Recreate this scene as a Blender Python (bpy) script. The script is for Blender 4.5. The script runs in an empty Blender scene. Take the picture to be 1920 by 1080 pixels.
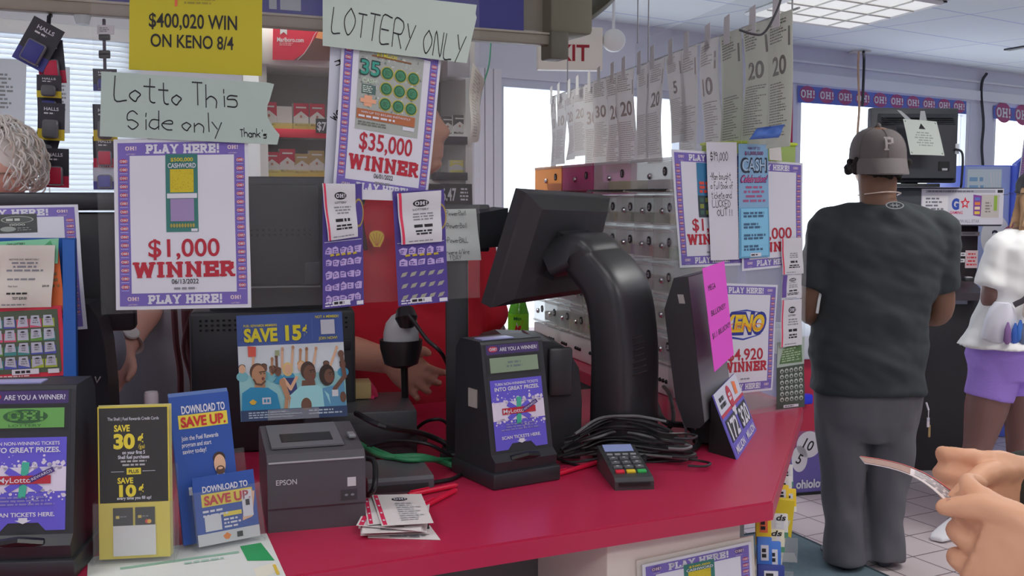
import bpy, bmesh, math, random
from mathutils import Vector, Matrix, Quaternion, noise

# ------------------------------------------------------------------ camera
SC = bpy.context.scene
COL = SC.collection
FPX, HORIZON, CAMZ = 2000.0, 370.0, 1.5
PITCH = math.atan((540 - HORIZON) / FPX)
cam_data = bpy.data.cameras.new('camera')
cam_data.sensor_width = 36.0
cam_data.lens = FPX / 1920 * 36.0
cam_data.clip_start = 0.05
cam = bpy.data.objects.new('camera', cam_data)
cam.location = (0, 0, CAMZ)
cam.rotation_euler = (math.pi / 2 - PITCH, 0, 0)
COL.objects.link(cam)
SC.camera = cam

# ------------------------------------------------------------------ world, view
world = bpy.data.worlds.new('world')
SC.world = world
world.use_nodes = True
bg = world.node_tree.nodes['Background']
bg.inputs[0].default_value = (0.86, 0.93, 1.0, 1)
bg.inputs[1].default_value = 2.6
SC.view_settings.view_transform = 'Standard'
SC.view_settings.look = 'None'
SC.view_settings.exposure = 0.0
SC.view_settings.gamma = 1.0
SC.view_settings.use_curve_mapping = False
SC.cycles.use_denoising = True
SC.cycles.max_bounces = 10
SC.cycles.diffuse_bounces = 4
SC.cycles.glossy_bounces = 4
SC.cycles.transparent_max_bounces = 40
SC.cycles.sample_clamp_indirect = 4.0
SC.cycles.caustics_reflective = False
SC.cycles.caustics_refractive = False

# ------------------------------------------------------------------ room lamps (fluorescent troffers and daylight)
CEIL = 2.6
STORE = math.radians(26)            # the store's grid in plan
U = Vector((math.cos(STORE), math.sin(STORE), 0))
V = Vector((-math.sin(STORE), math.cos(STORE), 0))
TROFFERS = [(-1.3, -1.3, 19), (0.5, -0.9, 22), (-1.6, 1.0, 12), (0.9, 1.3, 9), (3.4, 1.6, 26), (2.6, 4.0, 26), (-0.9, 3.6, 20)]
for i, (x, y, pw) in enumerate(TROFFERS):
    ld = bpy.data.lights.new('troffer_light', 'AREA')
    ld.shape = 'RECTANGLE'; ld.size = 1.15; ld.size_y = 0.55
    ld.energy = pw; ld.color = (1.0, 0.985, 0.96)
    lo = bpy.data.objects.new('troffer_light', ld)
    lo.location = (x, y, CEIL - 0.035); lo.rotation_euler = (0, 0, STORE)
    COL.objects.link(lo)
# daylight falling in through the shop windows of the back wall (area lights just inside the panes)
DAYLIGHT = []

# ------------------------------------------------------------------ pixel rays
CP, SP = math.cos(PITCH), math.sin(PITCH)
CAM = Vector((0, 0, CAMZ))
def ray(px, py):
    x = (px - 960) / FPX; y = -(py - 540) / FPX
    return Vector((x, CP + y * SP, -SP + y * CP))
def P(px, py, d):
    r = ray(px, py); return CAM + r * (d / r.y)
def PZ(px, py, z):
    r = ray(px, py); return CAM + r * ((z - CAMZ) / r.z)
def PP(px, py, p0, n):
    r = ray(px, py); return CAM + r * ((Vector(p0) - CAM).dot(n) / r.dot(n))
CT = 0.96                          # counter top height
def PC(px, py, dz=0): return PZ(px, py, CT + dz)

# ------------------------------------------------------------------ materials
_mats = {}
def lin(c):
    c = c / 255.0
    return c / 12.92 if c <= 0.04045 else ((c + 0.055) / 1.055) ** 2.4
def alb(rgb, k=0.7):
    return tuple(min(0.92, lin(c) / k) for c in rgb) + (1.0,)
def M(rgb, rough=0.55, metal=0.0, k=0.7, emit=0.0, bump=0.0, bscale=60.0, alpha=1.0, spec=0.5, vary=0.0, vscale=8.0):
    key = (tuple(rgb), rough, metal, k, emit, bump, bscale, alpha, spec, vary, vscale)
    if key in _mats: return _mats[key]
    m = bpy.data.materials.new('surface'); m.use_nodes = True
    nt = m.node_tree; b = nt.nodes['Principled BSDF']
    col = alb(rgb, k)
    b.inputs['Base Color'].default_value = col
    b.inputs['Roughness'].default_value = rough
    b.inputs['Metallic'].default_value = metal
    b.inputs['Specular IOR Level'].default_value = spec
    if alpha < 1: b.inputs['Alpha'].default_value = alpha
    if emit:
        b.inputs['Emission Color'].default_value = tuple(lin(c) for c in rgb) + (1,)
        b.inputs['Emission Strength'].default_value = emit
    if bump or vary:
        tc = nt.nodes.new('ShaderNodeTexCoord')
    if bump:
        n = nt.nodes.new('ShaderNodeTexNoise'); n.inputs['Scale'].default_value = bscale
        n.inputs['Detail'].default_value = 3
        bp = nt.nodes.new('ShaderNodeBump'); bp.inputs['Strength'].default_value = bump; bp.inputs['Distance'].default_value = 0.004
        nt.links.new(tc.outputs['Object'], n.inputs['Vector'])
        nt.links.new(n.outputs['Fac'], bp.inputs['Height']); nt.links.new(bp.outputs['Normal'], b.inputs['Normal'])
    if vary:
        n = nt.nodes.new('ShaderNodeTexNoise'); n.inputs['Scale'].default_value = vscale; n.inputs['Detail'].default_value = 4
        r = nt.nodes.new('ShaderNodeMix'); r.data_type = 'RGBA'
        r.inputs[6].default_value = tuple(c * (1 - vary) for c in col[:3]) + (1,)
        r.inputs[7].default_value = tuple(min(.95, c * (1 + vary)) for c in col[:3]) + (1,)
        nt.links.new(tc.outputs['Object'], n.inputs['Vector'])
        nt.links.new(n.outputs['Fac'], r.inputs[0]); nt.links.new(r.outputs[2], b.inputs['Base Color'])
    _mats[key] = m
    return m
def clear(tint=(0.95, 0.97, 0.97), fac=0.12, rough=0.06, body=(0.9, 0.92, 0.93)):
    """thin clear plastic or glass: mostly see-through with a glossy film"""
    key = ('clear', tint, fac, rough, body)
    if key in _mats: return _mats[key]
    m = bpy.data.materials.new('clear_plastic'); m.use_nodes = True
    nt = m.node_tree; b = nt.nodes['Principled BSDF']; out = nt.nodes['Material Output']
    b.inputs['Base Color'].default_value = body + (1,); b.inputs['Roughness'].default_value = rough
    t = nt.nodes.new('ShaderNodeBsdfTransparent'); t.inputs[0].default_value = tint + (1,)
    mx = nt.nodes.new('ShaderNodeMixShader'); mx.inputs[0].default_value = fac
    nt.links.new(t.outputs[0], mx.inputs[1]); nt.links.new(b.outputs[0], mx.inputs[2])
    nt.links.new(mx.outputs[0], out.inputs[0])
    _mats[key] = m
    return m
def thin_paper(rgb, k=.7, tr=.45):
    """thin paper that lets the window light through"""
    key = ('thin', rgb, k, tr)
    if key in _mats: return _mats[key]
    m = bpy.data.materials.new('thin_paper'); m.use_nodes = True
    nt = m.node_tree; b = nt.nodes['Principled BSDF']; b.inputs['Base Color'].default_value = alb(rgb, k); b.inputs['Roughness'].default_value = .75
    t = nt.nodes.new('ShaderNodeBsdfTranslucent'); t.inputs[0].default_value = alb(rgb, k); mx = nt.nodes.new('ShaderNodeMixShader'); mx.inputs[0].default_value = tr
    nt.links.new(b.outputs[0], mx.inputs[1]); nt.links.new(t.outputs[0], mx.inputs[2]); nt.links.new(mx.outputs[0], nt.nodes['Material Output'].inputs[0])
    _mats[key] = m
    return m
def tiles(rgb, grout, size, ang, rough=0.3, gap=0.03, k=0.7, bump=0.0, sizey=None, vary=0.06):
    m = bpy.data.materials.new('tiles'); m.use_nodes = True
    nt = m.node_tree; b = nt.nodes['Principled BSDF']
    tc = nt.nodes.new('ShaderNodeTexCoord'); mp = nt.nodes.new('ShaderNodeMapping')
    mp.inputs['Rotation'].default_value = (0, 0, -ang)
    br = nt.nodes.new('ShaderNodeTexBrick'); br.offset = 0; br.squash = 1
    br.inputs['Scale'].default_value = 1.0
    br.inputs['Brick Width'].default_value = size; br.inputs['Row Height'].default_value = sizey or size
    br.inputs['Mortar Size'].default_value = size * gap / 2
    br.inputs['Mortar Smooth'].default_value = 0.1
    a = alb(rgb, k)
    br.inputs['Color1'].default_value = tuple(c * (1 - vary) for c in a[:3]) + (1,); br.inputs['Color2'].default_value = tuple(c * (1 + vary) for c in a[:3]) + (1,)
    br.inputs['Mortar'].default_value = alb(grout, k)
    nt.links.new(tc.outputs['Object'], mp.inputs[0]); nt.links.new(mp.outputs[0], br.inputs['Vector'])
    nt.links.new(br.outputs['Color'], b.inputs['Base Color'])
    b.inputs['Roughness'].default_value = rough
    if bump:
        bp = nt.nodes.new('ShaderNodeBump'); bp.inputs['Strength'].default_value = bump; bp.inputs['Distance'].default_value = 0.003; bp.invert = True
        nt.links.new(br.outputs['Fac'], bp.inputs['Height']); nt.links.new(bp.outputs['Normal'], b.inputs['Normal'])
    return m

PAPER = M((194, 196, 206), 0.8); BLACK = M((38, 40, 44), 0.42); DARK = M((26, 27, 30), 0.5); WHITE = M((205, 206, 210), 0.5)
INK = M((30, 30, 34), 0.7); PURPLE = M((106, 92, 164), 0.6); RED = M((160, 44, 56), 0.6); BADGE = M((172, 52, 66), 0.6)
CHROME = M((190, 190, 195), 0.2, 1.0); GREYINK = M((120, 122, 130), 0.7)

# ------------------------------------------------------------------ mesh building
class MB:
    """collects shapes; build() links them as ONE mesh object"""
    def __init__(s): s.v = []; s.f = []; s.m = []; s.sm = []; s.mats = []
    def mi(s, mat):
        if mat not in s.mats: s.mats.append(mat)
        return s.mats.index(mat)
    def add(s, vs, fs, mat, smooth=False, mtx=None):
        o = len(s.v); i = s.mi(mat)
        for p in vs:
            p = Vector(p)
            s.v.append(mtx @ p if mtx else p)
        for f in fs:
            s.f.append([o + k for k in f]); s.m.append(i); s.sm.append(smooth)
        return s
    def box(s, c, size, mat, bevel=0.0, rot=None, seg=2):
        """c: centre, size: full sizes"""
        bm = bmesh.new(); bmesh.ops.create_cube(bm, size=1)
        for v in bm.verts: v.co = Vector((v.co.x * size[0], v.co.y * size[1], v.co.z * size[2]))
        if bevel: bmesh.ops.bevel(bm, geom=bm.edges[:], offset=min(bevel, min(size) * .49), segments=seg, profile=.5, affect='EDGES')
        s.bm(bm, mat, Matrix.Translation(c) @ (rot.to_4x4() if rot else Matrix()), smooth=bool(bevel)); return s
    def bm(s, bm, mat, mtx=None, smooth=False):
        bm.verts.index_update()
        s.add([v.co.copy() for v in bm.verts], [[v.index for v in f.verts] for f in bm.faces], mat, smooth, mtx); bm.free()
    def tube(s, pts, r, mat, seg=8, cap=True, up=None, ry=None):
        """sweep along points; r: number or one per point; ry: second radius across"""
        pts = [Vector(p) for p in pts]; n = len(pts)
        rs = list(r) if hasattr(r, '__len__') else [r] * n
        rys = rs if ry is None else (list(ry) if hasattr(ry, '__len__') else [ry] * n)
        t0 = (pts[1] - pts[0]).normalized()
        a = Vector(up) if up else (Vector((0, 0, 1)) if abs(t0.z) < .9 else Vector((1, 0, 0)))
        vs = []; fs = []
        for i, p in enumerate(pts):
            t = ((pts[min(i + 1, n - 1)] - pts[max(i - 1, 0)])).normalized()
            a = (a - t * a.dot(t)).normalized(); b = t.cross(a)
            for k in range(seg):
                q = 2 * math.pi * k / seg
                vs.append(p + a * math.cos(q) * rys[i] + b * math.sin(q) * rs[i])
        for i in range(n - 1):
            for k in range(seg):
                fs.append([i * seg + k, i * seg + (k + 1) % seg, (i + 1) * seg + (k + 1) % seg, (i + 1) * seg + k])
        if cap: fs += [list(range(seg))[::-1], [(n - 1) * seg + k for k in range(seg)]]
        s.add(vs, fs, mat, True); return s
    def lathe(s, prof, mat, c=(0, 0, 0), seg=24, mtx=None):
        """prof: (radius, z) pairs"""
        vs = []; fs = []; n = len(prof)
        for r, z in prof:
            for k in range(seg):
                q = 2 * math.pi * k / seg; vs.append(Vector((r * math.cos(q) + c[0], r * math.sin(q) + c[1], z + c[2])))
        for i in range(n - 1):
            for k in range(seg): fs.append([i * seg + k, i * seg + (k + 1) % seg, (i + 1) * seg + (k + 1) % seg, (i + 1) * seg + k])
        fs += [list(range(seg))[::-1], [(n - 1) * seg + k for k in range(seg)]]
        s.add(vs, fs, mat, True, mtx); return s
    def ball(s, c, r, mat, seg=14, rot=None):
        r = (r, r, r) if not hasattr(r, '__len__') else r
        bm = bmesh.new(); bmesh.ops.create_uvsphere(bm, u_segments=seg, v_segments=max(6, seg * 2 // 3), radius=1)
        mt = Matrix.Translation(c) @ (rot.to_4x4() if rot else Matrix()) @ Matrix.Diagonal((*r, 1))
        s.bm(bm, mat, mt, True); return s
    def loft(s, rings, mat, cap=True):
        """rings: lists of points, all the same length"""
        n = len(rings[0]); vs = [Vector(p) for r in rings for p in r]; fs = []
        for i in range(len(rings) - 1):
            for k in range(n): fs.append([i * n + k, i * n + (k + 1) % n, (i + 1) * n + (k + 1) % n, (i + 1) * n + k])
        if cap: fs += [list(range(n))[::-1], [(len(rings) - 1) * n + k for k in range(n)]]
        s.add(vs, fs, mat, True); return s
    def prism(s, poly, h0, h1, mat, axis='z', mtx=None, smooth=False):
        """poly in the plane across the axis: z -> (x, y), x -> (y, z), y -> (x, z)"""
        def p3(p, h): return {'z': (p[0], p[1], h), 'x': (h, p[0], p[1]), 'y': (p[0], h, p[1])}[axis]
        n = len(poly); vs = [p3(p, h0) for p in poly] + [p3(p, h1) for p in poly]
        fs = [[k, (k + 1) % n, n + (k + 1) % n, n + k] for k in range(n)] + [list(range(n))[::-1], [n + k for k in range(n)]]
        s.add(vs, fs, mat, smooth, mtx); return s
    def build(s, name, parent=None, loc=None, smooth=35, label=None):
        me = bpy.data.meshes.new(name)
        o0 = Vector(loc) if loc is not None else Vector((0, 0, 0))
        me.from_pydata([tuple(p - o0) for p in s.v], [], s.f)
        for m in s.mats: me.materials.append(m)
        me.polygons.foreach_set('material_index', s.m)
        bm = bmesh.new(); bm.from_mesh(me); bmesh.ops.recalc_face_normals(bm, faces=bm.faces[:]); bm.to_mesh(me); bm.free()
        me.polygons.foreach_set('use_smooth', s.sm)
        me.update()
        if any(s.sm): me.set_sharp_from_angle(angle=math.radians(smooth))
        o = bpy.data.objects.new(name, me); COL.objects.link(o)
        if parent is not None: o.parent = parent
        if loc is not None: o.location = o0
        if label: o['label'] = label
        return o

def tag(o, label, cat, group=None, kind=None):
    o['label'] = label; o['category'] = cat
    if group: o['group'] = group
    if kind: o['kind'] = kind
    return o
def thing(name, label, cat, loc=(0, 0, 0), rz=0.0, group=None):
    o = bpy.data.objects.new(name, None); COL.objects.link(o)
    o.empty_display_size = .05
    o.location = loc; o.rotation_euler = (0, 0, rz)
    return tag(o, label, cat, group)
def struct(o): o['kind'] = 'structure'; return o
def copy_tree(o, parent=None):
    c = o.copy(); COL.objects.link(c); c.parent = parent
    for ch in list(o.children): copy_tree(ch, c)
    return c
def rotz(a): return Matrix.Rotation(a, 3, 'Z')
def bez(pts, n=10):
    """Catmull-Rom through points"""
    p = [Vector(q) for q in pts]; p = [p[0] * 2 - p[1]] + p + [p[-1] * 2 - p[-2]]; out = []
    for i in range(1, len(p) - 2):
        for k in range(n):
            t = k / n; a, b, c, d = p[i - 1:i + 3]
            out.append(.5 * (2 * b + (c - a) * t + (2 * a - 5 * b + 4 * c - d) * t * t + (3 * b - a - 3 * c + d) * t ** 3))
    return out + [p[-2]]

# ------------------------------------------------------------------ lettering
_glyph = {}
def sans(text, bold=0.0):
    """2-D triangles of a line of text, cap height 1"""
    key = (text, bold)
    if key not in _glyph:
        cu = bpy.data.curves.new('lettering', 'FONT'); cu.body = text; cu.resolution_u = 4; cu.offset = bold * .03
        cu.fill_mode = 'FRONT'
        ob = bpy.data.objects.new('lettering', cu); me = ob.to_mesh()
        vs = [(v.co.x / .73, v.co.y / .73) for v in me.vertices]; fs = [list(p.vertices) for p in me.polygons]
        ob.to_mesh_clear(); bpy.data.objects.remove(ob); bpy.data.curves.remove(cu)
        _glyph[key] = (vs, fs)
    return _glyph[key]
HAND = {'L': '08 02 42', 'o': '25 04 03 22 33 44 25', 't': '28 23 32 42|06 46', 'T': '08 48|28 22', 'h': '08 02|04 25 44 42', 'i': '25 22|26 27',
 's': '45 15 04 34 43 32 02', 'S': '47 28 07 05 25 44 43 22 03', 'd': '45 15 03 22 43|48 42', 'e': '04 44 45 25 04 03 22 42', 'n': '05 02|04 25 44 42',
 'l': '18 12', 'y': '05 23|45 10', 'a': '44 25 04 03 22 43|45 42', 'k': '08 02|45 03|14 42', "'": '28 27', 'O': '28 06 04 22 44 46 28',
 'E': '48 08 02 42|05 35', 'R': '02 08 38 47 46 35 05|25 42', 'Y': '08 25|48 12', 'N': '02 08 42 48', 'M': '02 08 24 48 42', 'b': '08 02|04 25 44 43 22 03',
 'u': '05 03 22 43|45 42', 'g': '45 15 04 13 43|45 41 20 00', 'f': '48 28 17 11|05 35', 'B': '02 08 38 47 36 05|36 45 43 32 02', 'K': '08 02|48 05 42',
 'c': '45 15 04 03 12 42', 'D': '02 08 28 46 44 22 02', 'C': '47 28 06 04 22 43', 'U': '08 03 12 32 43 48', 'P': '02 08 38 47 46 35 05', 'w': '05 12 24 32 45',
 'r': '05 02|04 25 45', 'A': '02 28 42|14 34', 'W': '08 12 25 32 48', '4': '38 04 44|38 32', '1': '16 28 22', '0': '28 06 04 22 44 46 28',
 '9': '47 28 07 16 46|47 42', '$': '47 28 07 05 45 43 22 03|29 21', ',': '23 11', '!': '28 24|22 23', '/': '02 48', '-': '05 35', 'I': '28 22', '5': '48 08 05 35 44 43 32 02'}
# slab capitals: strokes then serif bars (x, y, half length)
SLAB = {'P': (1.0, '.25,0 .25,1|.25,.93 .65,.93 .82,.82 .82,.6 .65,.45 .25,.45', '.25,0,.27 .12,1,.12'), 'L': (.95, '.25,0 .25,1|.1,.07 .85,.07 .85,.3', '.25,1,.25'),
 'A': (1.1, '.22,0 .52,1|.58,1 .88,0|.3,.33 .8,.33', '.2,0,.22 .9,0,.22 .5,1,.22'), 'Y': (1.1, '.2,1 .55,.5|.9,1 .55,.5|.55,.5 .55,0', '.2,1,.22 .9,1,.22 .55,0,.25'),
 'H': (1.15, '.25,0 .25,1|.9,0 .9,1|.25,.5 .9,.5', '.25,0,.24 .9,0,.24 .25,1,.24 .9,1,.24'), 'E': (1.0, '.25,0 .25,1|.1,.07 .88,.07 .88,.3|.1,.93 .86,.93 .86,.7|.25,.5 .65,.5', '.62,.5,.02'),
 'R': (1.1, '.25,0 .25,1|.25,.93 .65,.93 .82,.82 .82,.62 .65,.47 .25,.47|.55,.47 .85,0', '.25,0,.25 .9,0,.18 .12,1,.12'), 'W': (1.45, '.2,1 .42,0|.42,0 .7,.9|.7,.9 1.0,0|1.0,0 1.24,1', '.2,1,.22 1.24,1,.22 .7,.95,.15'),
 'I': (.55, '.27,0 .27,1', '.27,0,.25 .27,1,.25'), 'N': (1.2, '.25,0 .25,1|.92,0 .92,1|.25,1 .92,0', '.25,0,.24 .9,1,.24 .18,1,.18'), 'O': (1.05, '.35,.07 .18,.3 .18,.7 .35,.93 .7,.93 .87,.7 .87,.3 .7,.07 .35,.07', ''),
 '!': (.55, '.27,.48 .27,.98|.27,.08 .27,.12', ''), ' ': (.5, '', ''), 'M': (1.4, '.25,0 .25,1|1.15,0 1.15,1|.25,1 .7,.2|.7,.2 1.15,1', '.25,0,.24 1.15,0,.24 .18,1,.18 1.22,1,.18'), 'T': (1.0, '.5,0 .5,1|.1,.75 .1,.93 .9,.93 .9,.75', '.5,0,.25')}
def strokes(pl, w):
    vs = []; fs = []
    for pts in pl:
        for a, b in zip(pts, pts[1:]):
            a = Vector(a); b = Vector(b); d = b - a
            if d.length < 1e-6: continue
            t = d.normalized() * w * .42; n = Vector((-d.y, d.x)).normalized() * w * .5
            o = len(vs); vs += [a - t - n, b + t - n, b + t + n, a - t + n]; fs.append([o, o + 1, o + 2, o + 3])
    return [(v[0], v[1]) for v in vs], fs
def slab(text, th=.24):
    key = ('slab', text, th)
    if key in _glyph: return _glyph[key]
    x = 0; V_ = []; F_ = []
    for ch in text:
        w, st, se = SLAB[ch]
        pl = [[tuple(float(q) for q in t.split(',')) for t in s.split()] for s in st.split('|') if s]
        vs, fs = strokes(pl, th)
        o = len(V_); V_ += [(a + x, min(1.02, max(-.02, b))) for a, b in vs]; F_ += [[o + k for k in f] for f in fs]
        for t in se.split():
            a, b, h = (float(q) for q in t.split(',')); y0 = b if b < .5 else b - .15
            o = len(V_); V_ += [(x + a - h, y0), (x + a + h, y0), (x + a + h, y0 + .15), (x + a - h, y0 + .15)]; F_.append([o, o + 1, o + 2, o + 3])
        x += w + .06
    _glyph[key] = (V_, F_)
    return _glyph[key]
def hand(text, th=.5, seed=1, gap=1.5):
    rnd = random.Random(seed); x = 0; pl = []
    for ch in text:
        if ch == ' ': x += 3.2; continue
        j = rnd.uniform(-.35, .35); sc = rnd.uniform(.9, 1.1); mx = 0
        for s in HAND[ch].split('|'):
            pts = [(float(t[0]), float(t[1])) for t in s.split()]; mx = max([mx] + [p[0] for p in pts])
            pts = [(x + p[0] * sc + rnd.uniform(-.15, .15), (p[1] - 2) * sc + j) for p in pts]
            if len(pts) > 2: pts = [(q.x, q.y) for q in bez([(a, b, 0) for a, b in pts], 4)]
            pl.append(pts)
        x += mx * sc + gap
    vs, fs = strokes(pl, th)
    return [(a / 6, b / 6) for a, b in vs], fs

class Art:
    """a printed sheet: flat layers drawn in a W x H frame (y up), then laid on a quad"""
    EPS = 0.00042
    def __init__(s, W, H, paper=PAPER): s.W = W; s.H = H; s.paper = paper; s.items = []
    def poly(s, pts, mat, lv=1): s.items.append(([tuple(p) for p in pts], [list(range(len(pts)))], mat, lv)); return s
    def rect(s, x0, y0, x1, y1, mat, lv=1):
        nx = max(1, int(abs(x1 - x0) / s.W * 14)); ny = max(1, int(abs(y1 - y0) / s.H * 14))
        vs = [(x0 + (x1 - x0) * i / nx, y0 + (y1 - y0) * j / ny) for j in range(ny + 1) for i in range(nx + 1)]
        fs = [[j * (nx + 1) + i, j * (nx + 1) + i + 1, (j + 1) * (nx + 1) + i + 1, (j + 1) * (nx + 1) + i] for j in range(ny) for i in range(nx)]
        s.items.append((vs, fs, mat, lv)); return s
    def ell(s, cx, cy, rx, ry, mat, lv=2, n=20): return s.poly([(cx + rx * math.cos(2 * math.pi * k / n), cy + ry * math.sin(2 * math.pi * k / n)) for k in range(n)], mat, lv)
    def line(s, pts, w, mat, lv=2): vs, fs = strokes([pts], w); s.items.append((vs, fs, mat, lv)); return s
    def text(s, t, cx, cy, h, mat, w=None, font='sans', bold=0, lv=4, rot=0, align='c', th=None, seed=1, shear=0):
        """centred on (cx, cy) (or left edge at cx), cap height h, stretched to width w"""
        if font == 'sans': vs, fs = sans(t, bold)
        elif font == 'slab': vs, fs = slab(t, th or .24)
        else: vs, fs = hand(t, th or .5, seed)
        x0 = min(v[0] for v in vs); x1 = max(v[0] for v in vs)
        k = w / (x1 - x0) if w else h * (.95 if font == 'sans' else 1)
        ox = (x0 + x1) / 2 if align == 'c' else x0
        c, sn = math.cos(rot), math.sin(rot); out = []
        for a, b in vs:
            a = (a - ox) * k; b = (b - .5) * h; a += shear * b; out.append((cx + a * c - b * sn, cy + a * sn + b * c))
        s.items.append((out, fs, mat, lv)); return s
    def lines(s, x0, x1, y0, y1, n, mat, seed=3, h=.5, lv=3, center=False):
        """rows of unreadably small print as dashes"""
        rnd = random.Random(seed); st = (y1 - y0) / n
        for i in range(n):
            y = y1 - (i + .5) * st; L = (x1 - x0) * rnd.uniform(.6, 1); x = x0 + ((x1 - x0 - L) / 2 if center else 0); e = x + L
            while x < e:
                w = min(e - x, st * rnd.uniform(.5, 2.2)); s.poly([(x, y - st * h / 2), (x + w, y - st * h / 2), (x + w, y + st * h / 2), (x, y + st * h / 2)], mat, lv); x += w + st * .35
        return s
    def put(s, o, x, y, w, h, lv=0):
        """draw another sheet's art inside a rectangle of this one"""
        kx, ky = w / o.W, h / o.H
        s.rect(x, y, x + w, y + h, o.paper, lv + 1)
        for vs, fs, mat, l in o.items: s.items.append(([(x + a * kx, y + b * ky) for a, b in vs], fs, mat, lv + 1 + l))
        return s
    def add_to(s, mb, bl, br, tr, tl, bend=None, thick=0.0008, base=True, lift=0.0):
        bl, br, tr, tl = (Vector(q) for q in (bl, br, tr, tl))
        nrm = ((br - bl).cross(tl - bl)).normalized()
        def mp(a, b, off):
            u, v = a / s.W, b / s.H
            p = bl * (1 - u) * (1 - v) + br * u * (1 - v) + tr * u * v + tl * (1 - u) * v
            return p + nrm * (off + lift + (bend(u, v) if bend else 0))
        if base:
            n = 18 if bend else 5; vs = []; fs = []
            for off in (0, -thick):
                vs += [mp(s.W * i / n, s.H * j / n, off) for j in range(n + 1) for i in range(n + 1)]
            q = n + 1; N = q * q
            for j in range(n):
                for i in range(n):
                    a = j * q + i; fs.append([a, a + 1, a + q + 1, a + q]); fs.append([N + a, N + a + q, N + a + q + 1, N + a + 1])
            rim = [i for i in range(n)] + [n + j * q for j in range(n)] + [n * q + n - i for i in range(n)] + [(n - j) * q for j in range(n)]
            for a, b in zip(rim, rim[1:] + rim[:1]): fs.append([a, N + a, N + b, b])
            mb.add(vs, fs, s.paper, bool(bend))
        for vs, fs, mat, lv in s.items: mb.add([mp(a, b, lv * s.EPS) for a, b in vs], fs, mat, bool(bend))
        return mb
    def place(s, name, corners, parent=None, bend=None, thick=0.0008, label=None):
        mb = MB(); s.add_to(mb, *corners, bend=bend, thick=thick)
        c = sum((Vector(q) for q in corners), Vector()) / 4
        return mb.build(name, parent, loc=c, smooth=50, label=label)

def wave(ax=.004, ay=.003, fx=1.0, fy=1.3, ph=0.0):
    return lambda u, v: ax * math.sin(math.pi * 2 * fx * u + ph) + ay * math.sin(math.pi * 2 * fy * v + ph * 1.7)
def quad_px(plane, *px):
    """four pixels (bl, br, tr, tl) taken on a plane (point, normal)"""
    return [PP(x, y, *plane) for x, y in px]
# ================================================================== the room
W1 = PZ(1152, 41, CEIL); W2 = PZ(1920, 140, CEIL)
WD = (W2 - W1).normalized()                       # along the back wall, to the right
WN = Vector((WD.y, -WD.x, 0))                     # towards the room
WROT = math.atan2(WD.y, WD.x)
def wb(px, py, off=0.0): return PP(px, py, W1 + WN * off, WN)
def ws(px, py=300): return (wb(px, py) - W1).dot(WD)
def wpt(s, z, off=0.0): return Vector((W1.x, W1.y, 0)) + WD * s + WN * off + Vector((0, 0, z))
S0, S1, ROOMD = ws(-60) - 2.4, ws(1920) + 2.2, 8.6

floor_m = tiles((188, 176, 178), (96, 84, 88), .206, math.radians(27.5), rough=.35, gap=.035, bump=.3, vary=.03)
mb = MB(); a, b, c, d = wpt(S0, 0, -.12), wpt(S1, 0, -.12), wpt(S1, 0, ROOMD), wpt(S0, 0, ROOMD)
def slab_box(name, pts, z0, z1, mat):
    m = MB(); m.prism([(p.x, p.y) for p in pts], z0, z1, mat); o = m.build(name); return struct(o)
flo = slab_box('floor', (a, b, c, d), -.1, 0, floor_m)
ceil_m = tiles((204, 212, 228), (168, 176, 196), 1.22, WROT, rough=.8, gap=.014, vary=.01, sizey=.61)
cei = slab_box('ceiling', (a, b, c, d), CEIL, CEIL + .1, ceil_m)
wall_m = M((196, 196, 206), .6, bump=.05, bscale=40)
frame_m = M((205, 206, 216), .45)
def wall_piece(m, s0, s1, z0, z1, mat, off=-.06, th=.12):
    p = wpt((s0 + s1) / 2, (z0 + z1) / 2, off); m.box(p, (s1 - s0, th, z1 - z0), mat, rot=rotz(WROT))
zC = wb(1650, 176).z
OPEN = [(ws(-150), ws(262), .95, wb(120, 52).z), (ws(937), ws(1290), .06, wb(1000, 150).z), (ws(1494), ws(1817), .72, zC), (ws(1861), ws(2140), .72, zC)]
mb = MB(); s = S0
for s0, s1, z0, z1 in OPEN:
    wall_piece(mb, s, s0, 0, CEIL, wall_m)
    if z0 > .02: wall_piece(mb, s0, s1, 0, z0, wall_m)
    wall_piece(mb, s0, s1, z1, CEIL, wall_m); s = s1
wall_piece(mb, s, S1, 0, CEIL, wall_m)
struct(mb.build('wall_back'))
for nm, sa, sb, o0, o1 in (('wall_left', S0 - .1, S0, -.12, ROOMD), ('wall_right', S1, S1 + .1, -.12, ROOMD), ('wall_front', S0, S1, ROOMD, ROOMD + .1)):
    slab_box(nm, [wpt(sa, 0, o0), wpt(sb, 0, o0), wpt(sb, 0, o1), wpt(sa, 0, o1)], 0, CEIL, wall_m)
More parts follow.
